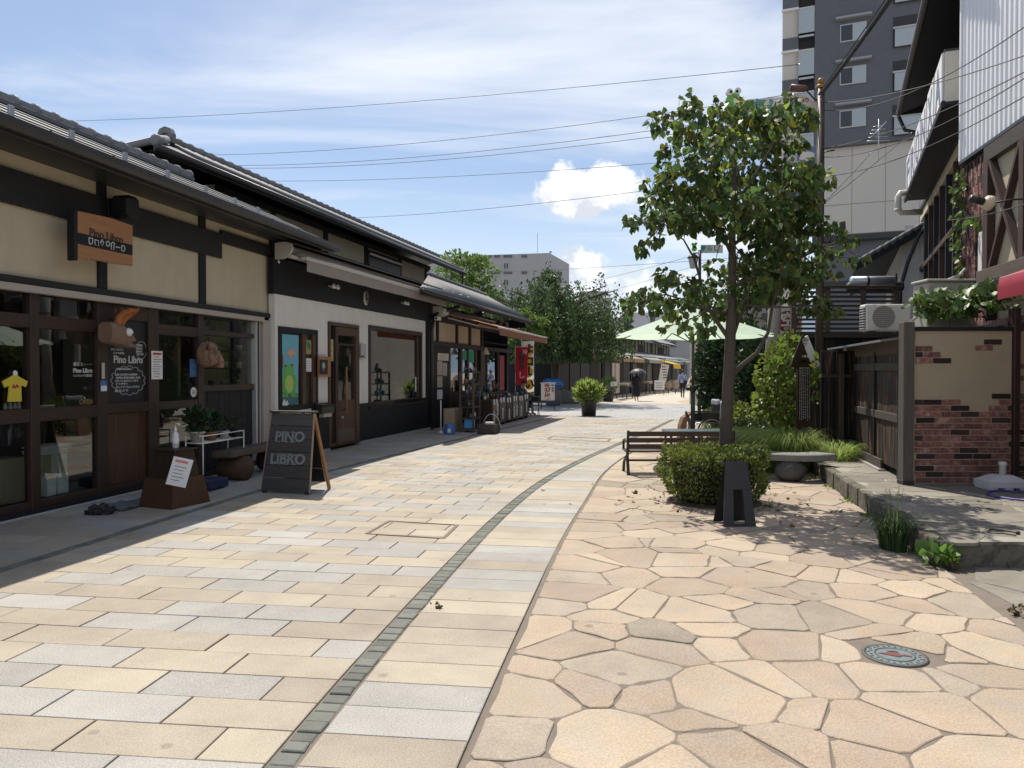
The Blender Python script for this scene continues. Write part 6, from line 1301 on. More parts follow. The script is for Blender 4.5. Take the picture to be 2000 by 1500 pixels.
for i, (key, cmat, ln, lab) in enumerate(rows):
    h = fthing(F4, 'shophouse', lab, 'shophouse', s, 0, 0, 'shophouses along the far street'); D = -6
    l4(h, 'wall', m_black, 0, ln, D, 0, 0, 2.75, 0); l4(h, 'upper_wall', m_aged, .2, ln - .2, D, -1.9, 2.7, 4.3, 0)
    for k in range(7): a = .2 + k * (ln - .5) / 6; l4(h, 'post', m_black, a, a + .3, -1.9, -1.85, 2.7, 4.3)
    l4(h, 'window', m_dark, ln * .35, ln * .6, -1.9, -1.84, 3.2, 4.0); l4(h, 'fascia', m_aged if i % 2 else m_brown, 0, ln, .0, .03, 2.35, 2.7)
    zr = 4.35 + .1 * (i % 2)
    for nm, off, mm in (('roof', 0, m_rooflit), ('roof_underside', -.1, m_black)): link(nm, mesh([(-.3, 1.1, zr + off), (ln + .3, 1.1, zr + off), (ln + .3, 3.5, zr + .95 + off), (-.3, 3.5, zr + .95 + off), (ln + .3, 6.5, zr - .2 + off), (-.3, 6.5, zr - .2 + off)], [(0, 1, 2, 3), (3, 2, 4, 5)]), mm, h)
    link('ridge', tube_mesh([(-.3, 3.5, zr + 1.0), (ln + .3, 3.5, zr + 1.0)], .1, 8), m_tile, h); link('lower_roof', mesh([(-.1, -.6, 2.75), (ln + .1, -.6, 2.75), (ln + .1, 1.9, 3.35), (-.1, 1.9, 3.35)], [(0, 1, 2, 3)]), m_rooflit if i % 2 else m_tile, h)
    for k in range(4):
        a = .4 + k * (ln - .8) / 4; l4(h, 'shop_opening', (m_black if i == 0 and k < 3 else (m_dark, m_black, m_brown)[(k + i) % 3]), a, a + (ln - 1.2) / 4, .001, .02, .1, 2.2); l4(h, 'door_post', m_brown, a - .08, a, .02, .06, 0, 2.3)
    for k in range(3): l4(h, 'side_board', m_black, -.01, -.001, -1 - 1.8 * k - 1.6, -1 - 1.8 * k, .1, 2.3)
    l4(h, 'side_band', m_cream, -.03, -.002, -5.5, -.2, 2.35, 2.72)
    a0, a1 = (1.9, 4.6) if i == 0 else (.5, ln - .8); V = []
    for k in range(9): x = a0 + (a1 - a0) * k / 8; V += [(x, -.1, 2.85), (x, -1.25, 2.50), (x, -1.27, 2.25)]
    aw4 = fthing(F4, 'shop_awning', ('orange awning with a deep front flap on the nearest far shophouse', 'tan awning on the far shophouse row', 'pale awning beside the yellow one on the far shophouse row', 'grey green awning near the street bend', 'grey green awning on the farthest shophouse')[i], 'awning', s); link('canopy', mesh(V, [(3 * k + j, 3 * k + j + 1, 3 * k + j + 4, 3 * k + j + 3) for k in range(8) for j in (0, 1)]), cmat, aw4); link('front_bar', tube_mesh([(a0, -1.25, 2.5), (a1, -1.25, 2.5)], .025, 6), m_alu, aw4)
    s += ln + .4
yaw = fthing(F4, 'shop_awning', 'bright yellow small awning on the far shophouse row', 'awning', SF + 9.4 + 7.9 + 5.0); link('canopy', mesh([(0, -.9, 2.55), (3.2, -.9, 2.55), (3.2, -2.2, 2.2), (0, -2.2, 2.2), (0, -2.25, 1.85), (3.2, -2.25, 1.85)], [(0, 3, 2, 1), (3, 4, 5, 2)]), m_yel, yaw); link('front_bar', tube_mesh([(0, -2.2, 2.2), (3.2, -2.2, 2.2)], .025, 6), m_alu, yaw)
# goods and signs out in front of the far shops
far_goods = [(1265, 757, 'stall_table', 'low stall table with boxes in front of the tan awning shop'), (1316, 752, 'stall_table', 'stall table with produce under the yellow awning'), (1220, 766, 'stall_table', 'stall table by the lattice door of the nearest far shophouse')]
for u, v, nm, lab in far_goods:
    o = thing(nm, lab, 'table', G(u, v + 12), F4.rot); box('top', o, m_oldwoodh, -.8, .8, -.35, .35, .7, .74)
    for x in (-.72, .72):
        for y in (-.3, .3): box('leg', o, m_oldwood, x - .03, x + .03, y - .03, y + .03, 0, .7)
    for k in range(3): b_ = box('goods_box', o, (m_card, m_pot, m_midwood)[k], -.7 + k * .48, -.3 + k * .48, -.25, .25, .742, .742 + .12 + .06 * k)
o = thing('menu_board', 'pale menu board hanging at an angle outside the pale awning shop', 'sign', P(1297, 725, 56)); box('panel', o, m_signcream, -.28, .28, -.02, .02, -.9, .5, rot=(0, .18, 0)); 
for k in range(5): box('text_line', o, m_ink, -.16 + .02 * k, .16 + .02 * k, -.028, -.021, .3 - k * .2, .36 - k * .2, 0)
link('hanger', tube_mesh([(0, 0, .45), (.1, 0, 1.3)], .015, 5), m_steel, o)
o = thing('white_board', 'square white price board standing outside the far shops', 'sign', G(1288, 771)); box('panel', o, m_paper, -.35, .35, -.02, .02, .35, 1.0); 
for x in (-.3, .3): box('leg', o, m_steel, x - .02, x + .02, -.02, .02, 0, .35)
for k in range(3): box('text_line', o, m_ink, -.25, .2, -.027, -.021, .5 + k * .15, .53 + k * .15, 0)
o = thing('round_stool', 'pair of round wooden stool seats leaning by the white price board', 'stool', G(1306, 769))
for k in range(2): c = lathe_mesh([(.02, -.02), (.28, -.02), (.28, .03), (.02, .03)], 18); c.transform(Matrix.Rotation(R(80), 4, 'X')); link('seat', c, m_card, o, loc=(.5 * k, 0, .62)); link('leg', tube_mesh([(.5 * k, .1, 0), (.5 * k, 0, .6)], .03, 6), m_brown, o)
o = thing('lattice_door', 'faded printed curtain in the doorway of the nearest far shophouse', 'curtain', G(1203, 782) + Vector((-.1, .9, 0)), F4.rot); 
for k in range(4): box('panel', o, (m_pot, m_card, m_pot, m_shutter)[k], k * .42, k * .42 + .38, -.03, .0, .35, 2.1)
# ================================================================ FAR BUILDINGS
fb = thing('office_block', 'pale grey four storey block with few small windows above the trees', 'building', (P(868, 500, 135).x, 135, 0), 0)
W = P(1073, 500, 135).x - P(868, 500, 135).x; Hh = P(1073, 494, 135).z
m_far = M('pale far concrete', (.40, .40, .405), .85, .04, .3); m_farwin = M('far window', (.09, .10, .11), .3, .1, 2)
V = [(0, 0, 0), (W, 0, 0), (W + 4.5, 14, 0), (-12, 16, 0)]; hs = [Hh - .6, Hh, Hh, Hh]
link('walls', mesh([(x, y, 0) for x, y, z in V] + [(x, y, hs[k]) for k, (x, y, z) in enumerate(V)], [(0, 1, 5, 4), (1, 2, 6, 5), (2, 3, 7, 6), (3, 0, 4, 7), (4, 5, 6, 7)]), m_far, fb)
for v in (513, 545): 
    za, zb2 = P(988, v + 13, 135).z, P(988, v, 135).z; xa, xb = P(983, v, 135).x - fb.location.x, P(994, v, 135).x - fb.location.x
    w = box('window', fb, m_alu, xa, xb, -.15, .0, za, zb2, 0); box('pane', w, m_farwin, xa + .1, (xa + xb) / 2 - .05, -.2, -.151, za + .1, zb2 - .1, 0); box('pane', w, m_farwin, (xa + xb) / 2 + .05, xb - .1, -.2, -.151, za + .1, zb2 - .1, 0)
    for u in (957, 968, 974, 986, 992, 998, 1021, 1027): xx = P(u, v, 135).x - fb.location.x; box('vent_hood', fb, m_farwin, xx - .2, xx + .2, -.2, 0, zb2 + .9, zb2 + 1.3, 0)
for k in range(2): box('loggia', fb, m_farwin, W + .9, W + 2.2, 2.6, 6.8, Hh - 5.2 - k * 4, Hh - 3 - k * 4, 0, rot=None)
box('parapet', fb, m_far, W + .0, W + .4, -.05, .3, Hh, Hh + .3, 0); link('mast', tube_mesh([(W - 2, 3, Hh), (W - 2, 3, Hh + 4)], .03, 5), m_gutter, fb)
def farblock(label, u0, u1, v, Y, m=m_far, depth=8, wins=(), name='building'):
    a, b = P(u0, v, Y), P(u1, v, Y); o = thing(name, label, 'building', (a.x, Y, 0)); w = b.x - a.x; box('walls', o, m, 0, w, 0, depth, 0, a.z, 0); box('parapet', o, m, -.1, w + .1, -.1, .3, a.z - .4, a.z + .12, 0)
    for (p, q, r, t_) in wins: xa, xb, za, zb2 = P(p, v, Y).x - a.x, P(q, v, Y).x - a.x, P(u0, t_, Y).z, P(u0, r, Y).z; box('window', o, m_farwin, xa, xb, -.12, 0, za, zb2, 0)
    return o
farblock('stained concrete block rising behind the weeping tree', 1138, 1178, 571, 100, M('stained concrete', (.38, .37, .35), .9, .2, .5), wins=((1146, 1152, 590, 600),)); farblock('narrow stair tower beside the stained concrete block', 1178, 1194, 583, 102, wins=((1184, 1189, 640, 660),))
farblock('low white building with one louvred opening beyond the far shops', 1222, 1300, 612, 120, M('white far wall', (.55, .55, .56), .85, .04, .3), wins=((1270, 1279, 618, 636),)); farblock('grey far building with a small square window beside the low white one', 1190, 1222, 622, 125, m_far, wins=((1191, 1198, 626, 634),)); farblock('dark grey far roofline behind the last shophouses', 1262, 1360, 662, 110, m_aptgrey, wins=((1275, 1290, 668, 676), (1310, 1320, 666, 678)))
farblock('cream house wall behind the tree by the parasol', 1440, 1520, 600, 30, M('grey cream wall', (.34, .31, .26), .9, .2, 1), wins=((1486, 1508, 612, 624),))
# distant blue hills
V = []; n = 60
for i in range(n + 1): x = -2600 + 5200 * i / n; hgt = 210 + 60 * math.sin(i * .5) + 45 * math.sin(i * 1.3 + 1) + 20 * math.sin(i * 2.9); V += [(x, 2300, -2), (x, 2600, hgt)]
link('hills', mesh(V, [(2 * i, 2 * i + 2, 2 * i + 3, 2 * i + 1) for i in range(n)]), M('blue hills', (.20, .27, .36), .95, .1, .004), kind='structure')
# ================================================================ TREES AND SHRUBS
def branch_tree(root, base, top, r0, limbs, mat=m_bark):
    link('trunk', tube_mesh([base] + top, [r0] + [r0 * (1 - .75 * (i + 1) / len(top)) for i in range(len(top))], 10), mat, root)
    for l in limbs: link('limb', tube_mesh(l, [r0 * .45 * (1 - .8 * i / (len(l) - 1)) for i in range(len(l))], 7), mat, root)
def clump_tree(name, label, loc, H, rx, ry, rz, nclump, per, lsize, mat, seed, trunk=.12, group=None, zc=None):
    global RNG
    RNG = np.random.default_rng(seed); root = thing(name, label, 'tree', loc, 0, group); zc = zc or H - rz
    cs_, _ = blob_points(nclump, (0, 0, zc), (rx, ry, rz), .35); cs_[:, 2] += RNG.normal(size=nclump) * .1
    limbs = [[(0, 0, zc * .45), tuple((c * .4 + np.array([0, 0, zc * .5]) * .6)), tuple(c)] for c in cs_[::max(1, nclump // 14)]]
    branch_tree(root, (0, 0, 0), [(.05, .03, zc * .4), (.0, .05, zc * .8), (.05, 0, zc * 1.2)], trunk, limbs)
    pts, dirs = [], []
    for c in cs_:
        r = RNG.uniform(.16, .30) * (rx + rz) * .5; p, d = blob_points(per, c, (r, r, r * .75), .3); pts.append(p); dirs.append(d * .6 + np.array([0, 0, -.25]) + (p - np.array([0, 0, zc])) * .15)
    p = np.concatenate(pts); d = np.concatenate(dirs)
    link('crown', leaves_mesh(p, d, RNG.uniform(.6, 1.3, len(p)) * lsize), mat, root, kind='stuff'); return root
clump_tree('broadleaf_tree', 'light green leafy tree behind the tiled lean-to roof', P(912, 720, 48) * 1.0 - Vector((0, 0, P(912, 720, 48).z)), 8.9, 2.3, 2.1, 2.9, 60, 120, .21, m_light, 3, .16)
clump_tree('broadleaf_tree', 'small pale green tree beside the light tree, before the office block', P(880, 720, 46) - Vector((0, 0, P(880, 720, 46).z)), 8.0, .9, .9, 1.6, 16, 80, .17, m_light, 4, .1)
clump_tree('broadleaf_tree', 'narrow upright tree poking above the weeping cherry', P(1080, 720, 42) - Vector((0, 0, P(1080, 720, 42).z)), 7.0, 1.2, 1.0, 1.6, 30, 100, .18, m_weep, 5, .12)
clump_tree('maple_tree', 'feathery light green maple in front of the weeping cherry', P(1035, 720, 34.0) - Vector((0, 0, P(1035, 720, 34).z)), 4.3, 1.0, .9, .9, 26, 120, .13, m_light, 6, .07)
# weeping cherry: arching limbs with hanging strands
RNG = np.random.default_rng(21); wp = P(1082, 740, 37.5); wroot = thing('weeping_tree', 'broad dark weeping cherry with hanging strands beside the black shophouse', 'tree', (wp.x, wp.y, 0))
limbs = []; pts = []; dirs = []
for k in range(80):
    a = RNG.uniform(0, 2 * math.pi); L = RNG.uniform(.7, 3.7); hz = RNG.uniform(5.0, 6.3) - .075 * L * L; top = np.array([L * math.cos(a), L * math.sin(a) * .9, hz])
    limbs.append([(0, 0, 2.2), tuple(top * np.array([.4, .4, 1]) + np.array([0, 0, -.5])), tuple(top)])
    for q in range(10):
        st_ = top * RNG.uniform(.55, 1.05) + RNG.normal(size=3) * np.array([.4, .4, .25]); ln = RNG.uniform(.7, 3.0); n = int(26 * ln); tt = RNG.random(n)
        p = st_ + np.stack([RNG.normal(size=n) * .08 + tt * .12 * math.cos(a), RNG.normal(size=n) * .08 + tt * .12 * math.sin(a), -tt * ln], 1); p[:, 2] = np.maximum(p[:, 2], 2.1 + RNG.random(n) * .5); pts.append(p); d = RNG.normal(size=(n, 3)) * .5 + np.array([0, 0, -.9]); dirs.append(d)
branch_tree(wroot, (0, 0, 0), [(.06, 0, 1.2), (-.05, .03, 2.3), (.0, .0, 3.6)], .24, limbs[::3])
p = np.concatenate(pts); d = np.concatenate(dirs); link('crown', leaves_mesh(p, d, RNG.uniform(.7, 1.3, len(p)) * .145, width=.8), m_weep, wroot, kind='stuff')
def shrub(name, label, loc, rx, ry, rz, n, lsize, mat, seed, lift=0.0, inner=.45, cat='shrub', stems=5, up=.3, group=None, shape=LEAF, faces=LEAF_F, flat_top=0):
    global RNG
    RNG = np.random.default_rng(seed); o = thing(name, label, cat, loc, 0, group); p, d = blob_points(n, (0, 0, rz + lift), (rx, ry, rz), inner)
    bumps = RNG.normal(size=(9, 3)); bumps /= np.linalg.norm(bumps, axis=1, keepdims=True); k = np.max(d @ bumps.T, axis=1); p = (p - np.array([0, 0, rz + lift])) * (0.82 + .24 * k[:, None]) + np.array([0, 0, rz + lift])
    if flat_top: p[:, 2] = np.minimum(p[:, 2], flat_top + RNG.normal(size=n) * .03)
    keep = p[:, 2] > .02; p = p[keep]; d = d[keep]
    link('foliage', leaves_mesh(p, d * .8 + RNG.normal(size=d.shape) * .5 + np.array([0, 0, up]), RNG.uniform(.6, 1.3, len(p)) * lsize, shape, faces), mat, o, kind='stuff')
    for i in range(stems): a = RNG.uniform(0, 6.28); link('stem', tube_mesh([(rx * .12 * math.cos(a), ry * .12 * math.sin(a), 0), (rx * .4 * math.cos(a), ry * .4 * math.sin(a), rz * .9), (rx * .75 * math.cos(a), ry * .75 * math.sin(a), rz * 1.4 + lift)], [.02, .014, .006], 5), m_bark, o)
    return o
def gp(u, Y): q = P(u, 726, Y); return Vector((q.x, q.y, 0))
shrub('hedge', 'tall dark green hedge behind the wheelchair under the parasol', gp(1440, 21), 1.15, .9, 1.55, 7000, .13, m_hedge, 31, cat='hedge'); shrub('hedge', 'dark hedge at the far edge of the plaza beside the walking man', gp(1432, 25), .75, .9, 1.35, 4000, .13, m_hedge, 32, cat='hedge'); shrub('hedge', 'dark evergreen hedge between the concrete pole and the tall hedge', gp(1500, 19.5), .85, .7, 1.4, 4500, .12, m_hedge, 33, cat='hedge')
clump_tree('broadleaf_tree', 'glossy green tree rising over the pale parasol', gp(1430, 23), 4.9, 1.35, 1.1, 1.5, 34, 110, .13, m_weep, 34, .08)
clump_tree('broadleaf_tree', 'slim glossy leaved tree at the edge of the far street', gp(1412, 30), 4.2, .85, .9, 1.5, 26, 110, .15, m_hedge, 35, .07)
shrub('leafy_shrub', 'yellow green heart leaved shrub beside the house shaped notice board', gp(1523, 14.6), .46, .5, .95, 900, .11, m_shrub, 36, shape=HEART, faces=HEART_F, inner=.3, up=-.4, lift=.25)
shrub('leafy_shrub', 'small yellow green sapling reaching over the lamp post foot', gp(1606, 13.6), .22, .25, .5, 130, .10, m_shrub, 37, shape=HEART, faces=HEART_F, inner=.2, up=-.3, lift=1.0); shrub('leafy_shrub', 'yellow green young growth above the round crimson sign', gp(1540, 16.5), .35, .35, .35, 260, .10, m_shrub, 38, shape=HEART, faces=HEART_F, inner=.2, lift=1.75)
shrub('ground_shrub', 'low dark ground cover at the foot of the tree by the wheelchair', gp(1455, 14.2), .62, .5, .36, 1500, .07, m_hedge, 39); shrub('ground_shrub', 'bright green low shrub behind the wheelchair', gp(1405, 18.0), .35, .4, .42, 900, .08, m_shrub, 40); shrub('ground_shrub', 'mixed low greenery behind the tree trunk', gp(1440, 17), .55, .5, .45, 1400, .08, m_bush, 41)
def grass_clump(label, loc, n, length, spread, droop=(0, 0, 0), mat=m_grass, seed=1, rx=.3, ry=.3, width=.5):
    global RNG
    RNG = np.random.default_rng(seed); o = thing('grass_clump', label, 'grass', loc); V = []; F = []
    for i in range(n):
        a = RNG.uniform(0, 6.28); r = math.sqrt(RNG.random()); b = np.array([rx * r * math.cos(a), ry * r * math.sin(a), 0]); L = length * RNG.uniform(.6, 1.15)
        d = np.array([math.cos(a) * spread, math.sin(a) * spread, 0]) * RNG.uniform(.3, 1.2) + np.array(droop) * RNG.uniform(.5, 1.3); w = np.array([-math.sin(a), math.cos(a), 0]) * .006 * width * 2; k = len(V)
        for j, (h, c) in enumerate(((0, 0), (.45, .18), (.75, .5), (.86, 1.0), (.72, 1.45))):
            q = b + d * c * L + np.array([0, 0, h * L]); ww = w * (1 - .22 * j); V += [tuple(q - ww), tuple(q + ww)]
        F += [(k + 2 * j, k + 2 * j + 1, k + 2 * j + 3, k + 2 * j + 2) for j in range(4)]
    link('blades', mesh(V, F, True), mat, o, kind='stuff'); link('root_tuft', lathe_mesh([(rx * .9, 0), (rx * .7, .03), (.02, .05)], 10), m_earth, o); return o
grass_clump('long arching pale grass spilling towards the stone bench', gp(1530, 12.5), 1900, .70, .55, (-.35, -.2, 0), seed=51, rx=.45, ry=.55); grass_clump('long arching grass mound left of the house shaped notice board', gp(1490, 13.0), 1200, .66, .5, (-.4, -.2, 0), seed=52, rx=.4, ry=.4); grass_clump('round tuft of long grass between the lamp post and the gate', gp(1637, 12.2), 800, .52, .5, (.1, -.1, 0), seed=53, rx=.22, ry=.25)
tg = G(1755, 1078); grass_clump('dark grass tuft growing at the foot of the terrace edge', (tg.x, tg.y + .1, 0), 330, .34, .55, seed=54, rx=.10, ry=.15, mat=M('dark grass', (.05, .10, .03), .5, .3, 4, rand=.4, trans=.3)); grass_clump('few tall thin stalks in the grass tuft at the terrace edge', (tg.x + .02, tg.y + .12, 0), 12, .62, .10, seed=55, rx=.06, ry=.06)
wd = G(1828, 1105); shrub('weed', 'bright green broad leaved weed at the terrace corner', (wd.x, wd.y, 0), .12, .12, .07, 60, .11, M('weed leaf', (.10, .20, .04), .5, .2, 8, rand=.3, trans=.3), 56, inner=.1, cat='weed', stems=2, up=.9)
wd = G(1858, 1112); shrub('weed', 'small browning weed sprig beside the broad leaved weed', (wd.x, wd.y - .02, 0), .05, .05, .06, 60, .035, m_shrub, 57, inner=.1, cat='weed', stems=2, up=.8); wd = G(1990, 1200); shrub('weed', 'dry weed tuft in the joint of the grey pavement', (wd.x, wd.y, 0), .08, .05, .025, 80, .03, M('dry weed', (.16, .12, .05), .8, .3, 8), 58, inner=.1, cat='weed', stems=2)
wd = G(850, 1188); shrub('weed', 'tiny green weed in the joint beside the dark setts', (wd.x, wd.y, 0), .07, .03, .012, 70, .022, m_ivy, 59, inner=.0, cat='weed', stems=1)
# ivy on the brick corner strip and the leafy vine
RNG = np.random.default_rng(61); iv = fthing(F5, 'ivy', 'ivy climbing the brick corner strip below the white cladding', 'ivy', 0); pts = []
x = s5(1880); zz = 2.7
path = []
while zz < 4.85: path.append((x - .02 + RNG.normal() * .05, .03, zz)); zz += .09
link('stem', tube_mesh(path, .010, 5), m_bark, iv)
for q in path:
    k = 9 if q[2] > 4.3 or q[2] < 3.2 else 5
    pts.append(np.array(q) + np.stack([RNG.normal(size=k) * .09, np.abs(RNG.normal(size=k)) * .05, RNG.normal(size=k) * .06], 1))
for (u, v) in ((1900, 430), (1912, 425), (1920, 432), (1908, 428)): a, b = s5(u), z5(u, v); pts.append(np.array((a, .06, b)) + RNG.normal(size=(5, 3)) * .04)
p = np.concatenate(pts); link('foliage', leaves_mesh(p, np.stack([RNG.normal(size=len(p)) * .5, np.full(len(p), .5), np.full(len(p), -.7)], 1), RNG.uniform(.06, .11, len(p)), HEART, HEART_F), m_ivy, iv, kind='stuff')
vn = thing('leafy_vine', 'leafy vine arching over the cream cabinet above the brick wall', 'vine', (P(1895, 640, 10.0).x, 10.0, TZ)); RNG = np.random.default_rng(62)
bz_ = Vector(vn.location); link('stem', tube_mesh([Vector((.08, .1, 1.0)), Vector((.08, .1, 1.9)), P(1903, 640, 10) - bz_, P(1893, 612, 10) - bz_, P(1878, 600, 10) - bz_, P(1868, 585, 10) - bz_], [.04, .04, .038, .035, .03, .02], 8), M('pale stem', (.36, .31, .24), .8, .2, 9), vn)
pts = []
for u in range(1810, 1955, 7):
    c = P(u, 585 + 12 * math.sin((u - 1810) / 40) - 10 * (u > 1850), 10.0) - bz_; pts.append(np.array(c) + np.stack([RNG.normal(size=34) * .07, RNG.normal(size=34) * .20, RNG.normal(size=34) * .085], 1))
p = np.concatenate(pts); link('foliage', leaves_mesh(p, np.stack([RNG.normal(size=len(p)) * .5 - .2, RNG.normal(size=len(p)) * .3 - .5, np.full(len(p), -.55)], 1), RNG.uniform(.07, .13, len(p)), HEART, HEART_F), m_ivy, vn, kind='stuff')
# ================================================================ STREET TREE IN ITS CLIPPED BUSH
RNG = np.random.default_rng(101); random.seed(101)
TY = 9.55; tb = P(1414, 985, TY); tree = thing('redbud_tree', 'young street tree with heart shaped leaves growing out of the clipped bush', 'tree', (tb.x, TY, 0)); to = Vector(tree.location)
def TP(u, v, dy=0.0): return P(u, v, TY + dy) - to
trunk = [(1413, 1000), (1415, 900), (1420, 800), (1425, 700), (1428, 620), (1430, 540), (1430, 470), (1432, 400), (1436, 320), (1440, 260)]
link('trunk', tube_mesh([TP(u, v) for u, v in trunk], [.105, .082, .076, .07, .064, .052, .044, .034, .022, .010], 12), m_bark, tree)
LIMBS = [([(1424, 740), (1450, 712), (1478, 690), (1500, 650), (1508, 600), (1520, 550), (1535, 500)], .034, -.25), ([(1426, 665), (1405, 635), (1385, 605), (1372, 560), (1356, 505), (1335, 468), (1310, 452)], .030, .3), ([(1430, 660), (1442, 625), (1455, 600), (1480, 575), (1512, 555), (1550, 545)], .030, .25), ([(1440, 630), (1460, 590), (1465, 550), (1475, 515)], .02, -.3),
         ([(1430, 500), (1412, 460), (1390, 430), (1355, 415), (1300, 420)], .024, -.45), ([(1430, 480), (1470, 450), (1510, 400), (1560, 360), (1590, 345)], .024, .3), ([(1432, 420), (1405, 380), (1380, 330), (1345, 280), (1330, 230)], .02, .2), ([(1434, 400), (1470, 350), (1500, 300), (1530, 250), (1550, 215)], .02, -.2), ([(1428, 610), (1390, 610), (1350, 590), (1300, 575), (1240, 592)], .022, -.5), ([(1430, 560), (1500, 530), (1570, 500), (1640, 470), (1668, 462)], .022, .5), ([(1430, 590), (1490, 600), (1560, 600), (1610, 595)], .02, -.6), ([(1436, 330), (1420, 270), (1400, 215)], .014, .1), ([(1430, 470), (1440, 430), (1400, 400), (1450, 350)], .014, .8), ([(1430, 540), (1450, 500), (1420, 460), (1460, 420)], .014, -.9)]
LP = []
for px, r, dy in LIMBS:
    n = len(px); pts = [TP(u, v, dy * i / (n - 1)) for i, (u, v) in enumerate(px)]; link('limb', tube_mesh(pts, [r * (1 - .8 * i / (n - 1)) for i in range(n)], 8), m_bark, tree); LP += pts[1:]
    for i in range(len(pts) - 1): LP.append(pts[i].lerp(pts[i + 1], .5))
LP += [TP(u, v) for u, v in trunk[4:]]
CL = [(1300, 237, 30), (1335, 250, 22), (1345, 208, 22), (1362, 235, 28), (1400, 228, 32), (1420, 215, 22), (1455, 230, 36), (1475, 212, 22), (1510, 232, 36), (1545, 205, 22), (1560, 225, 30), (1585, 222, 16), (1310, 290, 18), (1345, 275, 26), (1385, 275, 34), (1430, 285, 38), (1490, 278, 36), (1545, 275, 28), (1575, 290, 18), (1310, 322, 22), (1340, 315, 30), (1375, 330, 34), (1440, 335, 36), (1500, 335, 36), (1560, 335, 36), (1600, 350, 28), (1270, 362, 18), (1300, 355, 24), (1275, 392, 22), (1310, 385, 36), (1350, 380, 36), (1395, 385, 38), (1450, 390, 42), (1510, 395, 40), (1560, 385, 36), (1595, 390, 24), (1300, 425, 32), (1265, 425, 24), (1340, 430, 34), (1380, 420, 34), (1228, 442, 16), (1245, 436, 16), (1262, 470, 14), (1245, 485, 16), (1290, 465, 16), (1420, 440, 32), (1470, 440, 38), (1520, 440, 36), (1570, 430, 34), (1605, 445, 24), (1635, 455, 18), (1660, 462, 14), (1500, 480, 34), (1545, 480, 34), (1590, 490, 28), (1630, 495, 18), (1665, 512, 12), (1685, 500, 10), (1400, 520, 22), (1440, 510, 26), (1470, 530, 36), (1520, 530, 40), (1570, 535, 36), (1610, 530, 20), (1400, 560, 26), (1440, 575, 30), (1485, 578, 34), (1545, 566, 30), (1590, 590, 32), (1615, 600, 18), (1300, 548, 26), (1330, 555, 28), (1275, 565, 24), (1250, 580, 20), (1224, 588, 14), (1240, 605, 14), (1290, 590, 26), (1325, 590, 28), (1360, 575, 26), (1300, 618, 16), (1345, 625, 22), (1372, 630, 22), (1365, 655, 14), (1290, 640, 10), (1390, 610, 22), (1415, 600, 22), (1640, 605, 12)]
P_, D_, Y_ = [], [], []
for (u, v, r) in CL:
    for rep in range(2 if r > 33 else 1):
        wdt = 1.05 * max(.25, 1 - abs(u - 1430) / 260); dy = (RNG.uniform(-wdt, wdt)); c = TP(u + RNG.normal() * 4, v + RNG.normal() * 4, dy); rm = r / 1500 * (TY + dy) * .96
        n = int(max(7, (r ** 2) * .060)); p, d = blob_points(n, tuple(c), (rm, rm * 1.1, rm * .82), .25); P_.append(p); out = d * .55 + np.array([0, 0, -.75]) + RNG.normal(size=d.shape) * .28; D_.append(out)
        q = min(LP, key=lambda w: (w - c).length); mid = q.lerp(c, .5) + Vector((0, 0, -.03)); link('twig', tube_mesh([q, mid, c + Vector((0, 0, rm * .3))], [.009, .007, .003], 5), m_bark, tree)
# young shoots on top
for (u, v0, v1) in ((1350, 215, 172), (1392, 215, 190), (1325, 230, 188), (1287, 330, 285), (1292, 370, 300), (1440, 215, 190)):
    a, b = TP(u, v0, .1), TP(u + 2, v1, .1); link('shoot', tube_mesh([a, b], [.005, .002], 5), m_leafy, tree); n = 8; tt = RNG.random(n)[:, None]; P_.append(np.array(a) * (1 - tt) + np.array(b) * tt); D_.append(np.stack([RNG.normal(size=n), RNG.normal(size=n) * .5, RNG.normal(size=n) * .3 - .2], 1))
p = np.concatenate(P_); d = np.concatenate(D_); sz_ = RNG.uniform(.058, .112, len(p)); yel = RNG.random(len(p)) < (.06 + .12 * (p[:, 2] > 3.6)); order = np.argsort(p[:, 1]); near = np.zeros(len(p), bool); near[order[:300]] = True
base_leaf = mesh(HEART, HEART_F, True); yl_leaf = mesh(HEART, HEART_F, True); base_leaf.materials.append(m_leaf); yl_leaf.materials.append(m_leafy)
for i in np.where(near)[0]:
    y_ = Vector(d[i]).normalized(); x_ = y_.cross(Vector(RNG.normal(size=3))).normalized(); z_ = x_.cross(y_); o = link('leaf', yl_leaf if yel[i] else base_leaf, None, tree); s_ = sz_[i]
    o.matrix_local = Matrix(((x_.x * s_, y_.x * s_, z_.x * s_, p[i, 0]), (x_.y * s_, y_.y * s_, z_.y * s_, p[i, 1]), (x_.z * s_, y_.z * s_, z_.z * s_, p[i, 2]), (0, 0, 0, 1)))
for k, mm in ((~near & ~yel, m_leaf), (~near & yel, m_leafy)): link('crown', leaves_mesh(p[k], d[k], sz_[k], HEART, HEART_F), mm, tree, kind='stuff')
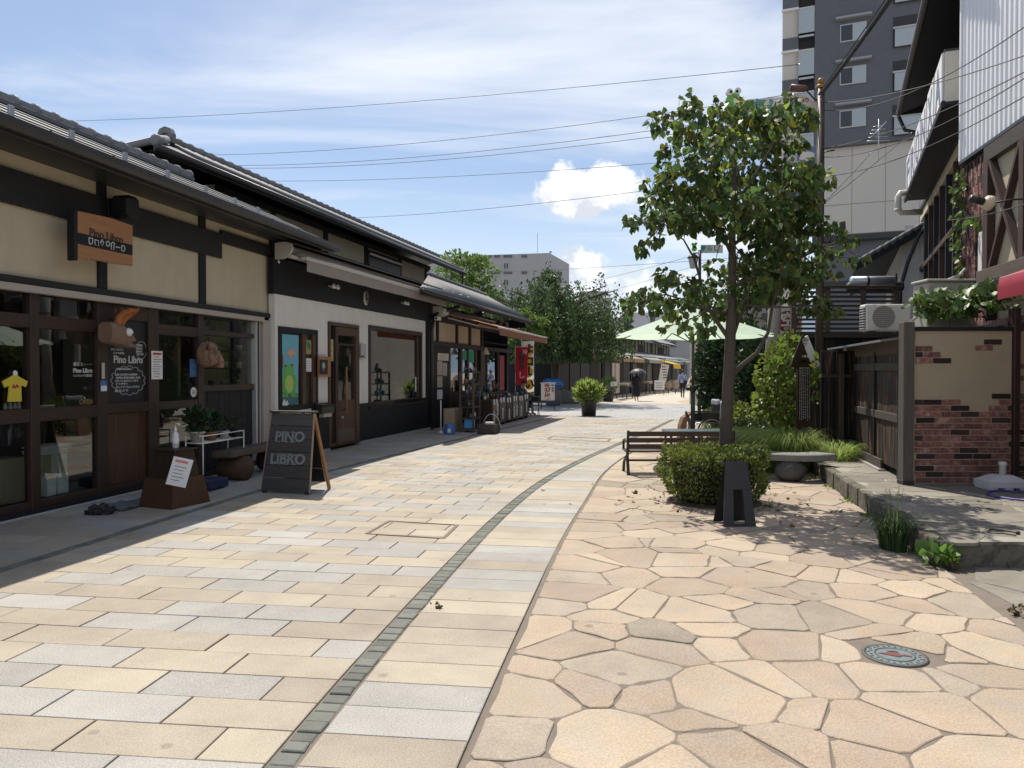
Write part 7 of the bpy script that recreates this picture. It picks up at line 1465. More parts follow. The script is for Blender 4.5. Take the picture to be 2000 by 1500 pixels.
# clipped round bush
bp = P(1398, 960, 9.35); bush = thing('clipped_bush', 'round clipped azalea bush around the foot of the young tree', 'bush', (bp.x, 9.45, 0)); bush.scale = (.91, .91, .97); n = 9000
RNG = np.random.default_rng(5); a = RNG.uniform(0, 2 * math.pi, n); top = RNG.random(n) < .42; rr = np.where(top, .70 * np.sqrt(RNG.random(n)), .70 * (1 - .16 * RNG.random(n) ** 2)); zz = np.where(top, .70 - .10 * (rr / .7) ** 3 - RNG.random(n) * .07, .06 + .62 * RNG.random(n))
lump = 1 + .07 * np.sin(a * 5 + 1) + .05 * np.sin(a * 11) + .05 * np.sin(zz * 14 + a * 3); shr = np.where(zz < .25, .78 + zz * .88, 1.0); rr = rr * lump * shr; zz = np.where(RNG.random(n) < .05, zz + .07 * RNG.random(n), zz)
p = np.stack([rr * np.cos(a) * .98, rr * np.sin(a), zz + .03 * np.sin(a * 7 + rr * 9)], 1); dd = np.stack([np.cos(a) * .7, np.sin(a) * .7, np.full(n, .55)], 1) + RNG.normal(size=(n, 3)) * .5
link('foliage', leaves_mesh(p, dd, RNG.uniform(.028, .055, n), width=.8), m_bush, bush, kind='stuff')
core = lathe_mesh([(.40, 0), (.52, .2), (.58, .42), (.52, .58), (.2, .62), (.02, .63)], 20); link('twig_core', core, M('dark twigs', (.016, .018, .008), .9, .4, 18, bump=1.0), bush)
for i in range(30): a_ = random.uniform(0, 6.28); r_1 = random.uniform(.25, .5); link('stem', tube_mesh([(r_1 * math.cos(a_), r_1 * math.sin(a_), 0), (r_1 * 1.15 * math.cos(a_ + .1), r_1 * 1.15 * math.sin(a_ + .1), .28)], [.010, .005], 4), m_bark, bush)
ring = link('planting_circle', lathe_mesh([(.66, -.02), (.62, .008), (.02, .03)], 32), m_earth, bush)
# fallen leaves on the flagstones round the bush
n = 130; a = RNG.uniform(0, 6.28, n); r = .62 + RNG.exponential(.35, n); p = np.stack([bp.x + r * np.cos(a), 9.45 + r * np.sin(a), RNG.uniform(.006, .014, n)], 1); d = np.stack([RNG.normal(size=n), RNG.normal(size=n), RNG.normal(size=n) * .12], 1)
lit = link('leaf_litter', leaves_mesh(p, d, RNG.uniform(.025, .07, n), HEART, HEART_F, roll=np.array([[1e-3, 1e-3, 1.0]]) * np.ones((n, 1))), M('dry leaf', (.17, .10, .04), .8, .3, 8, rand=.4), kind='stuff'); lit['label'] = 'scattered dry leaves on the flagstones round the clipped bush'
# weeds rooted along the terrace edge
w_p = []
for f in (.08, .2, .34, .52, .7, .86):
    q = TE0.lerp(TE1, f); w_p.append(np.array([q.x - .05, q.y, .01]) + RNG.normal(size=(26, 3)) * np.array([.035, .09, .004]))
w_p = np.concatenate(w_p); ws = link('edge_weeds', leaves_mesh(w_p, RNG.normal(size=w_p.shape) * .5 + np.array([0, 0, .8]), RNG.uniform(.02, .055, len(w_p))), m_shrub, kind='stuff'); ws['label'] = 'small weeds in the joint along the terrace edge'
# ================================================================ THINGS ON THE STREET
random.seed(77); RNG = np.random.default_rng(77)
# sandwich board
q0, q1 = G(510, 962), G(603, 967); q2_ = G(626, 956)
xd = (q1 - q0).normalized(); W = (q1 - q0).length; ba_ = thing('sandwich_board', 'dark plank sandwich board with raised metal capitals on the paving', 'sandwich board', (q0 + q1) / 2, math.atan2(xd.y, xd.x))
Hs = 1.02; lean = .19; top_y = lean
for k in range(6):
    a, b = k / 6, (k + 1) / 6; w0 = W / 2 * (1 - .12 * a); w1 = W / 2 * (1 - .12 * b); V = []
    for f, w in ((a + .004, w0), (b - .004, w1)):
        for yy in (0, .022): V += [(-w, f * lean + yy, .03 + f * Hs), (w, f * lean + yy, .03 + f * Hs)]
    me = mesh(V, [(0, 1, 5, 4), (3, 2, 6, 7), (0, 2, 3, 1), (4, 5, 7, 6), (0, 4, 6, 2), (1, 3, 7, 5)]); link('plank', me, M('slate grey plank', (.058, .055, .056), .7, .35, 3, bump=.4, stretch=(.4, 5, 5), rand=.3), ba_)
upv = Vector((0, lean, Hs)).normalized(); fz = lambda f: Vector((0, f * lean - .006, .03 + f * Hs))
def slab_letters(word, f, size, wid):
    me = text_mesh(word, size, depth=.014, bold=.006, width=wid); stand(me, fz(f), (1, 0, 0), upv); link('letter_row', me, m_pewter, ba_)
    xs = [v.co.x for v in me.vertices]; n = len(word)          # slab serifs
    for i in range(n):
        if word[i] == 'O': continue
        c = -wid / 2 + wid * (i + .5) / n
        for s_ in (-1, 1): link('serif', stand(box_mesh(c - .042, c + .030, s_ * size * .335 - .007, s_ * size * .335 + .007, -.007, .007, .001), fz(f), (1, 0, 0), upv), m_pewter, ba_)
slab_letters('PINO', .69, .185, .44); slab_letters('LIBRO', .405, .185, .52)
for sx in (-1, 1):
    link('rear_leg', bar_mesh((sx * W * .46, .56, 0), (sx * W * .43, lean + .03, Hs + .02), .035, .045), m_orangewood, ba_); link('side_edge', bar_mesh((sx * (W / 2 + .006), .012, .02), (sx * (W / 2 * .88 + .006), lean + .012, Hs + .03), .014, .03), M('pale edge', (.28, .22, .16), .8, .2, 6), ba_)
    box('foot', ba_, m_steel, sx * W * .44 - .03, sx * W * .44 + .03, .0, .03, 0, .03)
box('cap', ba_, m_oldwoodh, -W * .47, W * .47, lean - .03, lean + .10, Hs + .035, Hs + .058, .004); link('cross_bar', bar_mesh((-W * .45, .46, .30), (W * .45, .46, .30), .03, .035), m_orangewood, ba_); link('rear_board', mesh([(-W * .42, .50, .10), (W * .42, .50, .10), (W * .40, lean + .05, Hs), (-W * .40, lean + .05, Hs)], [(0, 1, 2, 3)]), m_board, ba_)
# log bench
o = thing('log_bench', 'rough plank bench on a log foot beside the boarded bay', 'bench', G(470, 940), F1.rot)
def loc1(u, v, z): p = G(u, v, z) - Vector(o.location); p.rotate(Matrix.Rotation(-F1.rot, 3, 'Z')); return p
box('seat_plank', o, m_oldwood, -.25, 1.55, -.02, .32, .36, .46, .02); lg = tube_mesh([(.12, -.05, .18), (.12, .12, .185), (.12, .36, .18)], [.175, .185, .175], 18); link('log_foot', lg, M('log wood', (.085, .045, .026), .8, .35, 7, bump=.5), o); lg = tube_mesh([(1.25, .0, .18), (1.25, .36, .18)], .17, 16); link('log_foot', lg, MATS['log wood'], o)
# plant stand with pots
ps = thing('plant_stand', 'thin white wire plant stand beside the shop door', 'plant stand', G(397, 955), F1.rot)
Lp, Dp, Hp = 1.05, .26, .72
for x in (0, Lp):
    for y in (0, Dp): link('leg', tube_mesh([(x, y, 0), (x, y, Hp)], .009, 6), m_whitepl, ps)
for z in (Hp - .10, Hp): link('rail', tube_mesh([(0, 0, z), (Lp, 0, z), (Lp, Dp, z), (0, Dp, z), (0, 0, z)], .009, 6), m_whitepl, ps)
for k in range(6): link('shelf_wire', tube_mesh([(.02, Dp * k / 5, Hp - .10), (Lp - .02, Dp * k / 5, Hp - .10)], .005, 5), m_whitepl, ps)
psl = Vector(ps.location)
pot('pale pot with a bushy green plant on the wire stand', F1, 0, 0, 0, .10, .15, m_pot, None, 260).location = psl + F1.d * .05 + F1.n * -.12 + Vector((0, 0, Hp - .09)); pot('brown pot with trailing fern on the wire stand', F1, 0, 0, 0, .09, .12, m_terracotta, None, 220).location = psl + F1.d * .38 + F1.n * -.12 + Vector((0, 0, Hp - .09)); pot('small white pot with a sprig at the far end of the wire stand', F1, 0, 0, 0, .07, .11, m_whitepl, None, 110).location = psl + F1.d * .72 + F1.n * -.12 + Vector((0, 0, Hp - .09)); pot('small dark pot with trailing green at the rail end of the stand', F1, 0, 0, 0, .06, .10, m_darkpot, None, 140).location = psl + F1.d * .95 + F1.n * -.10 + Vector((0, 0, Hp - .09))
# sanitiser pedestal with notice
sp = thing('pedestal_box', 'dark flared wooden pedestal beside the shop door', 'pedestal', G(342, 985), F1.rot - .2)
V = [(-.30, -.26, 0), (.30, -.26, 0), (.30, .26, 0), (-.30, .26, 0), (-.24, -.22, .34), (.24, -.22, .34), (.24, .22, .34), (-.24, .22, .34)]; link('base', mesh(V, [(3, 2, 1, 0), (0, 1, 5, 4), (1, 2, 6, 5), (2, 3, 7, 6), (3, 0, 4, 7), (4, 5, 6, 7)]), m_midwood, sp)
V = [(-.20, -.19, .341), (.20, -.19, .341), (.20, .19, .341), (-.20, .19, .341), (-.15, -.15, .66), (.15, -.15, .66), (.15, .15, .66), (-.15, .15, .66)]; link('upper_box', mesh(V, [(3, 2, 1, 0), (0, 1, 5, 4), (1, 2, 6, 5), (2, 3, 7, 6), (3, 0, 4, 7), (4, 5, 6, 7)]), m_brown, sp); box('top', sp, m_brown, -.19, .19, -.19, .19, .662, .68)
bt = thing('sanitiser_bottle', 'clear pump bottle of sanitiser on the flared pedestal', 'bottle', Vector(sp.location) + Vector((.02, -.02, .682))); link('body', lathe_mesh([(.036, 0), (.038, .02), (.036, .17), (.015, .20), (.013, .21)], 16), M('clear plastic', (.62, .66, .68), .15, .03, 5), bt); link('collar', lathe_mesh([(.016, .205), (.016, .24), (.006, .245), (.006, .30)], 12), m_whitepl, bt); link('nozzle', tube_mesh([(0, 0, .29), (.05, -.02, .29), (.06, -.025, .275)], [.012, .009, .006], 8), m_whitepl, bt); link('label', lathe_mesh([(.0392, .03), (.0385, .12)], 16), m_paper, bt)
pn = thing('paper_notice', 'white paper notice tied askew to the flared pedestal', 'notice', Vector(sp.location) + F1.n * .17 + F1.d * -.15 + Vector((0, -.16, .62))); pn.rotation_euler = (R(-14), R(14), F1.rot - 1.15)
box('sheet', pn, m_paper, 0, .22, -.003, .003, -.33, 0, .0005); box('heading', pn, M('pink print', (.6, .22, .22), .8, .05, 5), .03, .17, -.0045, -.0031, -.06, -.03, 0)
for k in range(5): box('text_line', pn, m_ink, .04, .13 + .05 * random.random(), -.0045, -.0031, -.11 - .04 * k, -.104 - .04 * k, 0)
o = thing('step_box', 'low navy blue step box under the wire plant stand', 'step', G(425, 957), F1.rot); box('body', o, M('navy fabric', (.015, .025, .075), .8, .2, 6), -.2, .28, .0, .30, .02, .14, .012); box('edge', o, m_card, .281, .30, .02, .28, .02, .12)
# crumpled black thing and grey mat near the step
o = thing('black_bundle', 'black crumpled bundle lying on the paving below the door step', 'bundle', G(196, 1004)); bm_ = bmesh.new(); bmesh.ops.create_icosphere(bm_, subdivisions=3, radius=1)
for v in bm_.verts: v.co = Vector((v.co.x * .17, v.co.y * .10, max(-.02, v.co.z * .07 + .035 + .02 * math.sin(v.co.x * 9)))) * random.uniform(.88, 1.12)
link('cloth', bm_mesh(bm_), m_board, o); link('knot', lathe_mesh([(.03, .06), (.05, .09), (.03, .12), (.01, .13)], 10), m_board, o, loc=(.03, 0, 0))
o = thing('door_mat', 'rumpled dark grey mat before the shop door', 'mat', G(258, 985), F1.rot); n = 14; V = []
for i in range(n + 1):
    for j in range(5): V.append((-.45 + .9 * i / n, -.22 + .42 * j / 4, .006 + .03 * abs(math.sin(i * .9 + j)) * (i < 9)))
link('mat', mesh(V, [(5 * i + j, 5 * i + j + 1, 5 * i + j + 6, 5 * i + j + 5) for i in range(n) for j in range(4)], True), m_greycloth, o); link('edge_binding', tube_mesh([(-.45, -.22, .012), (.45, -.22, .012)], .01, 5), m_gutter, o)
# ---- bench seen from behind
by = 11.9; xl, xr_ = G(1222, 928).x, P(1437, 900, by).x; be = thing('slatted_bench', 'brown slatted street bench with iron ends left of the clipped bush', 'bench', (xl, by, 0)); LB = xr_ - xl
m_slat = M('bench slat', (.060, .034, .025), .6, .3, 4, bump=.2, stretch=(.5, 5, 5))
for z, y in ((.60, -.02), (.50, .0), (.40, .02)): box('back_slat', be, m_slat, .02, LB - .02, y - .012, y + .012, z, z + .075, .004)
for k in range(4): box('seat_slat', be, m_slat, .02, LB - .02, .08 + k * .105, .08 + k * .105 + .09, .34, .365, .004)
for x in (.04, LB - .04):
    link('end_frame', tube_mesh([(x, -.06, 0), (x, .0, .16), (x, .06, .26), (x, .04, .34), (x, .0, .45), (x, -.03, .69)], [.026, .024, .024, .024, .022, .02], 8), m_steel, be); link('end_frame', tube_mesh([(x, .46, 0), (x, .40, .16), (x, .20, .26), (x, .06, .26)], .024, 8), m_steel, be); link('arm', tube_mesh([(x, .0, .50), (x, .25, .53), (x, .46, .50), (x, .47, .36)], .02, 8), m_steel, be)
link('stretcher', tube_mesh([(.04, .05, .22), (LB - .04, .05, .22)], .017, 8), m_steel, be)
# ---- low table with folded items, parasol
tb_ = thing('low_table', 'low pale blue grey table behind the slatted bench', 'table', (3.2, 13.25, 0)); box('top', tb_, M('pale blue laminate', (.34, .42, .45), .5, .08, 4), -.56, .62, -.3, .3, .55, .59, .006)
for x in (-.5, .56):
    for y in (-.24, .24): box('leg', tb_, m_steel, x - .02, x + .02, y - .02, y + .02, 0, .55)
pp = P(1361, 726, 13.5); pr = thing('parasol', 'wide pale green parasol on a black pole over the low table', 'parasol', (pp.x - .02, 13.7, 0))
link('pole', tube_mesh([(0, 0, 0), (0, 0, 2.62)], .026, 12), m_steel, pr); link('lower_pole', tube_mesh([(0, 0, 0), (0, 0, 1.28)], .040, 12), m_steel, pr); link('clamp', lathe_mesh([(.04, 1.24), (.06, 1.26), (.06, 1.34), (.04, 1.36)], 12), m_steel, pr); box('crank', pr, m_steel, -.12, -.05, -.02, .02, 1.26, 1.32)
apx = (0, 0, 2.74); n = 8; RP = 1.42
for k in range(n):
    a0, a1 = 2 * math.pi * (k + .2) / n, 2 * math.pi * (k + 1.2) / n; V = [apx]; m_ = 5
    for i in range(1, m_ + 1):
        f = i / m_
        for j in range(4): aa = a0 + (a1 - a0) * j / 3; sag = -.03 * math.sin(math.pi * j / 3) * f; rr_ = RP * f * (1 - .045 * math.sin(math.pi * j / 3)); V.append((rr_ * math.cos(aa), rr_ * math.sin(aa), apx[2] - .50 * f - sag * -1))
    F = [(0, 1 + j, 2 + j) for j in range(3)] + [(1 + (i - 1) * 4 + j, 1 + i * 4 + j, 2 + i * 4 + j, 2 + (i - 1) * 4 + j) for i in range(1, m_) for j in range(3)]
    link('canopy_panel', mesh(V, F, True), m_parasol, pr); link('rib', tube_mesh([(0, 0, 2.66), (RP * math.cos(a0), RP * math.sin(a0), 2.22)], .010, 5), m_steel, pr); link('strut', tube_mesh([(0, 0, 2.1), (RP * .5 * math.cos(a0), RP * .5 * math.sin(a0), 2.44)], .008, 5), m_steel, pr)
link('finial', lathe_mesh([(.03, 2.72), (.02, 2.78), (.03, 2.82), (.01, 2.86)], 10), m_steel, pr); link('base', lathe_mesh([(.30, 0), (.30, .05), (.06, .10)], 20), m_conc, pr)
# carved wooden stump and boards beside the parasol
o = thing('driftwood_chair', 'carved driftwood seat back behind the bench', 'chair', gp(1335, 16.5)); link('back', extrude_xz([(-.12, 0), (-.09, .45), (-.03, .62), (.10, .70), (.14, .74), (.13, .68), (.06, .6), (.02, .3), (.02, 0)], -.15, .15), M('driftwood', (.19, .10, .055), .8, .3, 5, bump=.4, stretch=(4, 4, .5)), o); box('seat', o, MATS['driftwood'], -.1, .45, -.2, .2, .26, .32); link('leg', tube_mesh([(.38, -.15, 0), (.36, -.13, .27)], .03, 6), MATS['driftwood'], o); link('leg', tube_mesh([(.38, .15, 0), (.36, .13, .27)], .03, 6), MATS['driftwood'], o)
o = thing('tree_stump', 'forked dead stump standing against the parasol pole', 'stump', gp(1350, 14.4)); link('stem', tube_mesh([(0, 0, 0), (.0, 0, .45), (.02, 0, .72)], [.09, .075, .06], 9), m_bark, o); link('fork', tube_mesh([(0, 0, .6), (-.08, 0, .78), (-.10, 0, .86)], [.04, .03, .02], 7), m_bark, o); link('fork', tube_mesh([(0, 0, .65), (.05, .02, .82)], [.04, .025], 7), m_bark, o)
# wheelchair
wc = thing('wheelchair', 'black folding wheelchair parked behind the bench under the parasol', 'wheelchair', gp(1382, 17.0), R(185))
for y in (-.27, .27):
    w = link('wheel', tube_mesh([(.30 * math.cos(a), y, .30 + .30 * math.sin(a)) for a in np.linspace(0, 2 * math.pi, 29)], .018, 6, False), m_steel, wc)
    link('rim', tube_mesh([(.26 * math.cos(a), y * 1.1, .30 + .26 * math.sin(a)) for a in np.linspace(0, 2 * math.pi, 29)], .009, 5, False), m_guard, w)
    for a in np.linspace(0, 2 * math.pi, 10, endpoint=False): link('spoke', tube_mesh([(0, y, .30), (.29 * math.cos(a), y, .30 + .29 * math.sin(a))], .003, 4), m_guard, w)
    link('caster', tube_mesh([(.42 + .08 * math.cos(a), y, .08 + .08 * math.sin(a)) for a in np.linspace(0, 2 * math.pi, 17)], .018, 6, False), m_steel, wc); link('frame_tube', tube_mesh([(-.22, y, .95), (-.20, y, .88), (-.18, y, .3), (.36, y, .28), (.42, y, .16)], .013, 7), m_guard, wc); link('frame_tube', tube_mesh([(-.2, y, .48), (.35, y, .48), (.42, y, .25), (.58, y, .10)], .013, 7), m_guard, wc); box('armrest', wc, m_steel, -.16, .22, y - .03, y + .03, .68, .72); box('side_panel', wc, m_steel, -.16, .2, y - .008, y + .008, .48, .67); link('push_handle', tube_mesh([(-.22, y, .95), (-.34, y, .97)], .018, 7), m_rednote if y > 0 else m_steel, wc); box('footplate', wc, m_steel, .54, .70, y * .5 - .07, y * .5 + .07, .08, .10)
box('seat', wc, m_board, -.18, .30, -.25, .25, .47, .50); box('backrest', wc, m_board, -.21, -.17, -.25, .25, .50, .90); box('cushion', wc, M('striped cloth', (.30, .34, .42), .85, .4, 18, stretch=(1, 1, 6)), -.24, -.15, -.22, .22, .86, .99, .03)
# ---- easel seen from behind, stone bench
ey = 7.9; o = thing('easel_sign', 'black tapered easel sign back with a slot opening before the bush', 'easel', (P(1446, 900, ey).x, ey, 0), R(6))
h = .66; b0, b1, s0_, s1_ = .175, .115, .062, .052; yl = .10
def zpt(x, f): return (x, yl * f, f * h)
V = []
def plate(name, pts, m=m_steel):
    V = [zpt(x, f) for x, f in pts] + [(x, yl * f + .02, f * h) for x, f in pts]; n = len(pts); bm_ = bmesh.new(); vs = [bm_.verts.new(v) for v in V]
    bm_.faces.new(vs[:n]); bm_.faces.new(vs[n:][::-1]); [bm_.faces.new((vs[i], vs[n + i], vs[n + (i + 1) % n], vs[(i + 1) % n])) for i in range(n)]; bmesh.ops.recalc_face_normals(bm_, faces=bm_.faces); return link(name, bm_mesh(bm_), m, o)
m_easel = M('black painted board', (.030, .031, .034), .6, .2, 5); plate('left_leg', [(-b0, 0), (-s0_, 0), (-s1_, .57), (-b0 + (b0 - b1) * .57, .57)], m_easel); plate('right_leg', [(s0_, 0), (b0, 0), (b0 - (b0 - b1) * .57, .57), (s1_, .57)], m_easel); plate('panel', [(-b0 + (b0 - b1) * .572, .572), (b0 - (b0 - b1) * .572, .572), (b1, 1), (-b1, 1)], m_easel)
link('front_panel', mesh([(-b0, .30, 0), (b0, .30, 0), (b1, .13, h), (-b1, .13, h)], [(0, 1, 2, 3)]), m_board, o); box('foot_bar', o, m_easel, -s0_, s0_, .0, .02, .0, .03)
o = thing('stone_bench', 'curved granite slab bench on a rounded boulder beside the grass', 'bench', G(1542, 944)); n = 16; out = []
for i in range(n + 1): a = R(200 + 110 * i / n); out.append((.75 * math.cos(a) + .30, .75 * math.sin(a) + .85))
inn = [(.40 * math.cos(R(200 + 110 * i / n)) + .30, .40 * math.sin(R(200 + 110 * i / n)) + .85) for i in range(n, -1, -1)]
Vp, Fp = prism_mesh(out + inn, .30, .40, .02); me = mesh(Vp, Fp); b_ = bmesh.new(); b_.from_mesh(me); bmesh.ops.recalc_face_normals(b_, faces=b_.faces); b_.to_mesh(me); b_.free(); link('seat_slab', me, m_stone, o); 
for x, y in ((.10, .24),):
    bm_ = bmesh.new(); bmesh.ops.create_icosphere(bm_, subdivisions=3, radius=1)
    for v in bm_.verts: v.co = Vector((v.co.x * .23, v.co.y * .2, max(-.9, v.co.z) * .17 + .15)) * random.uniform(.95, 1.05)
    link('boulder_foot', bm_mesh(bm_, True), M('shaded boulder', (.085, .082, .075), .9, .4, 7, bump=.9, bscale=20), o, loc=(x, y, 0))  # stone colour darkened to carry the shade under the seat slab
# ---- planters in the cross street
def planter(label, u, v, w, h, hp, mat, seed, n=700, sz=.10):
    o = thing('planter', label, 'planter', G(u, v)); link('tub', lathe_mesh([(w * .42, 0), (w * .5, h), (w * .5, h * 1.02), (w * .44, h * 1.0), (w * .43, h * .9)], 6 if seed % 2 else 20, smooth=bool(seed % 2 == 0)), m_darkpot, o); g = np.random.default_rng(seed); p, d = blob_points(n, (0, 0, h + hp * .42), (w * .72, w * .6, hp * .6), .2)
    link('foliage', leaves_mesh(p, d * .7 + np.array([0, 0, .5]), g.uniform(.6, 1.3, n) * sz, width=.3), mat, o, kind='stuff'); link('soil', lathe_mesh([(w * .44, h * .9), (w * .05, h * .92)], 16), m_earth, o)
    return o
planter('black tub of wild green plants in the middle of the cross street', 1150, 812, .60, .58, .55, m_grass, 4, 900, .26); pl2 = planter('dark square tub with a small white card at the far side of the cross street', 1188, 784, .62, .55, .75, m_weep, 3, 600, .18)
o = thing('plant_card', 'small white card on a stick in the dark square tub', 'card', Vector(pl2.location) + Vector((.25, -.35, .55))); box('card', o, m_paper, -.17, .17, -.01, .01, .28, .52, .003); link('stick', tube_mesh([(0, .01, 0), (0, .01, .3)], .012, 5), m_wire, o)
for i, (u, v, s_) in enumerate(((1100, 783, .55), (1120, 786, .35))):
    bm_ = bmesh.new(); bmesh.ops.create_icosphere(bm_, subdivisions=3, radius=1)
    for v_ in bm_.verts: v_.co = Vector((v_.co.x * s_, v_.co.y * s_ * .7, v_.co.z * s_ * .75 + s_ * .5)) * random.uniform(.96, 1.04)
    tag(link('boulder', bm_mesh(bm_, True), m_stone, None, loc=gp(u, 38.5)), ('large rounded boulder at the foot of the weeping tree', 'small boulder beside the dark square tub')[i], 'boulder')
# ---- on the terrace
o = thing('plastic_stand', 'white plastic weighted stand with a short socket on the dark terrace', 'stand', G(1958, 955, TZ)); hw = .235
link('tank', mesh([(-hw, -.14, .03), (hw, -.14, .03), (hw, .18, .03), (-hw, .18, .03), (-hw, -.14, .10), (hw, -.14, .10), (hw, .18, .10), (-hw, .18, .10), (-.09, -.05, .17), (.09, -.05, .17), (.09, .09, .17), (-.09, .09, .17)], [(3, 2, 1, 0), (0, 1, 5, 4), (1, 2, 6, 5), (2, 3, 7, 6), (3, 0, 4, 7), (4, 5, 9, 8), (5, 6, 10, 9), (6, 7, 11, 10), (7, 4, 8, 11), (8, 9, 10, 11)]), m_whitepl, o); link('socket', lathe_mesh([(.04, .16), (.035, .28), (.045, .285), (.045, .32), (.03, .325)], 14), m_whitepl, o)
for x in (-.18, .0, .18): box('foot', o, m_whitepl, x - .05, x + .05, -.13, .17, 0, .03)
o = thing('garden_hose', 'blue violet garden hose curling across the dark terrace', 'hose', G(1960, 968, TZ)); ol = Vector(o.location); link('hose', tube_mesh([G(u, v, TZ + .012) - ol for u, v in ((2060, 982), (2020, 979), (1980, 975), (1945, 970), (1928, 965), (1930, 960), (1950, 958), (2000, 961), (2050, 963))], .011, 8), M('violet blue rubber', (.10, .10, .38), .45, .1, 5), o); link('coupling', tube_mesh([G(2060, 982, TZ + .012) - ol, G(2075, 984, TZ + .012) - ol], .018, 8), m_steel, o)
o = thing('black_strap', 'thin black looped strap lying on the dark terrace', 'strap', G(1960, 1040, TZ)); ol = Vector(o.location); link('strap', tube_mesh([G(u, v, TZ + .008) - ol for u, v in ((1985, 1046), (1960, 1042), (1935, 1041), (1928, 1038), (1935, 1034), (1960, 1036), (1988, 1041))], .006, 6), m_wire, o); link('toggle', lathe_mesh([(.015, 0), (.02, .012), (.012, .025)], 10), m_wire, o, loc=G(1988, 1043, TZ) - ol)
# ================================================================ POLES, SIGNS
lp = G(1600, 880); lamp = thing('lamp_post', 'tall brown steel lamp post with an orange ball finial', 'lamp post', (P(1600, 700, 14.4).x, 14.4, 0)); ll = Vector(lamp.location); LPt = lambda u, v: P(u, v, 14.4) - ll
zt_ = LPt(1600, 168).z; link('shaft', tube_mesh([(0, 0, 1.0), (0, 0, zt_)], [.075, .068], 16), m_polebrown, lamp); link('base_sleeve', lathe_mesh([(.125, 0), (.12, .9), (.125, .92), (.125, 1.0), (.08, 1.03)], 16), m_polebrown, lamp); link('collar', lathe_mesh([(.09, zt_ - .05), (.095, zt_), (.06, zt_ + .03)], 14), M('ochre paint', (.30, .16, .03), .5, .1, 5), lamp); link('finial', lathe_mesh([(.01, zt_ + .03), (.05, zt_ + .05), (.065, zt_ + .09), (.05, zt_ + .135), (.01, zt_ + .15)], 14), MATS['ochre paint'], lamp)
a, b, c = LPt(1592, 195), LPt(1572, 173), LPt(1545, 172); link('arm', tube_mesh([LPt(1598, 195), a, b], .016, 8), m_steel, lamp); link('lamp_head', tube_mesh([b + Vector((.02, 0, .02)), b, c], [.05, .062, .07], 16), M('rust red paint', (.13, .05, .04), .5, .15, 6), lamp); link('lens', tube_mesh([c, c + Vector((-.01, 0, 0))], [.058, .05], 16), m_ink, lamp)
# arched street sign with letters and frog
YS = 14.6; sgb = thing('street_sign', 'cream street name board with teal and crimson characters on the lamp post', 'sign', P(1440, 230, YS)); sl_ = Vector(sgb.location); SP = lambda u, v: P(u, v, YS) - sl_
pts = [(1440, 232), (1440, 218), (1452, 212), (1460, 200), (1462, 194), (1520, 190), (1576, 186), (1580, 193), (1590, 198), (1595, 200), (1595, 232)]
link('board', extrude_xz([(SP(u, v).x, SP(u, v).z) for u, v in pts], 0, .05), m_signcream, sgb); link('edge_rail', tube_mesh([SP(1440, 234) + Vector((0, .02, 0)), SP(1598, 234) + Vector((0, .02, 0))], .02, 8), m_alu, sgb)
for chh, u, v, s_, mm in (('気', 1484, 207, .25, m_teal), ('ら', 1506, 199, .10, m_teal), ('ば', 1503, 209, .09, m_teal), ('し', 1517, 206, .11, m_teal), ('散歩', 1556, 213, .19, m_teal)): q = SP(u, v); text('lettering', sgb, mm, chh, s_, (q.x, -.004, q.z), (1, 0, 0), bold=.006)
q = SP(1556, 196); text('lettering', sgb, m_crimson, 'ナワテ通り', .098, (q.x, -.004, q.z), (1, 0, 0), up=(-.05, 0, 1), bold=.003)
fg = thing('frog_figure', 'painted green cutout frog sitting on the end of the street name board', 'figure', P(1432, 232, 14.68)); fl_ = Vector(fg.location); FP = lambda u, v: (P(u, v, 14.68) - fl_)
def fell(name, u, v, a, b, y0, y1, mm): link(name, extrude_xz([(FP(x_, y_).x, FP(x_, y_).z) for x_, y_ in ell(u, v, a, b)], y0, y1), mm, fg)
fell('body', 1434, 214, 15, 17, 0, .06, m_froggreen); fell('head', 1433, 193, 14, 11, -.01, .07, m_froggreen); fell('muzzle', 1440, 197, 8, 8, -.016, -.0105, m_paper); fell('belly', 1438, 214, 8, 13, -.012, -.001, m_paper); fell('eye', 1425, 180, 6.5, 6.5, -.02, .06, m_paper); fell('eye', 1441, 178, 6.5, 6.5, -.02, .06, m_paper); fell('pupil', 1427, 180, 2.8, 2.8, -.026, -.0205, m_ink); fell('pupil', 1439, 179, 2.8, 2.8, -.026, -.0205, m_ink); fell('arm', 1418, 207, 4, 7, -.005, .05, m_froggreen)
# blue hanging sign with white figures below it
o = thing('banner_sign', 'tall blue grey hanging sign with white cloud shapes beside the lamp post', 'sign', P(1556, 420, 15.6)); ol = Vector(o.location); a = P(1598, 285, 15.6) - ol; box('panel', o, M('blue grey paint', (.16, .21, .36), .6, .08, 3), 0, a.x, 0, .05, 0, a.z, .006)
for f in (.12, .45, .85):
    for k in range(3): link('cloud_shape', extrude_xz([(a.x * .45 + .15 * math.cos(t_) * (1 + .15 * math.sin(3 * t_ + k)), a.z * f + .05 * (k - 1) + .045 * math.sin(t_)) for t_ in np.linspace(0, 6.28, 14, endpoint=False)], -.006 - .002 * k, -.001), m_paper, o)
link('bracket', tube_mesh([(a.x, .02, a.z * .9), (a.x + .25, -.2, a.z * .9)], .015, 6), m_steel, o)
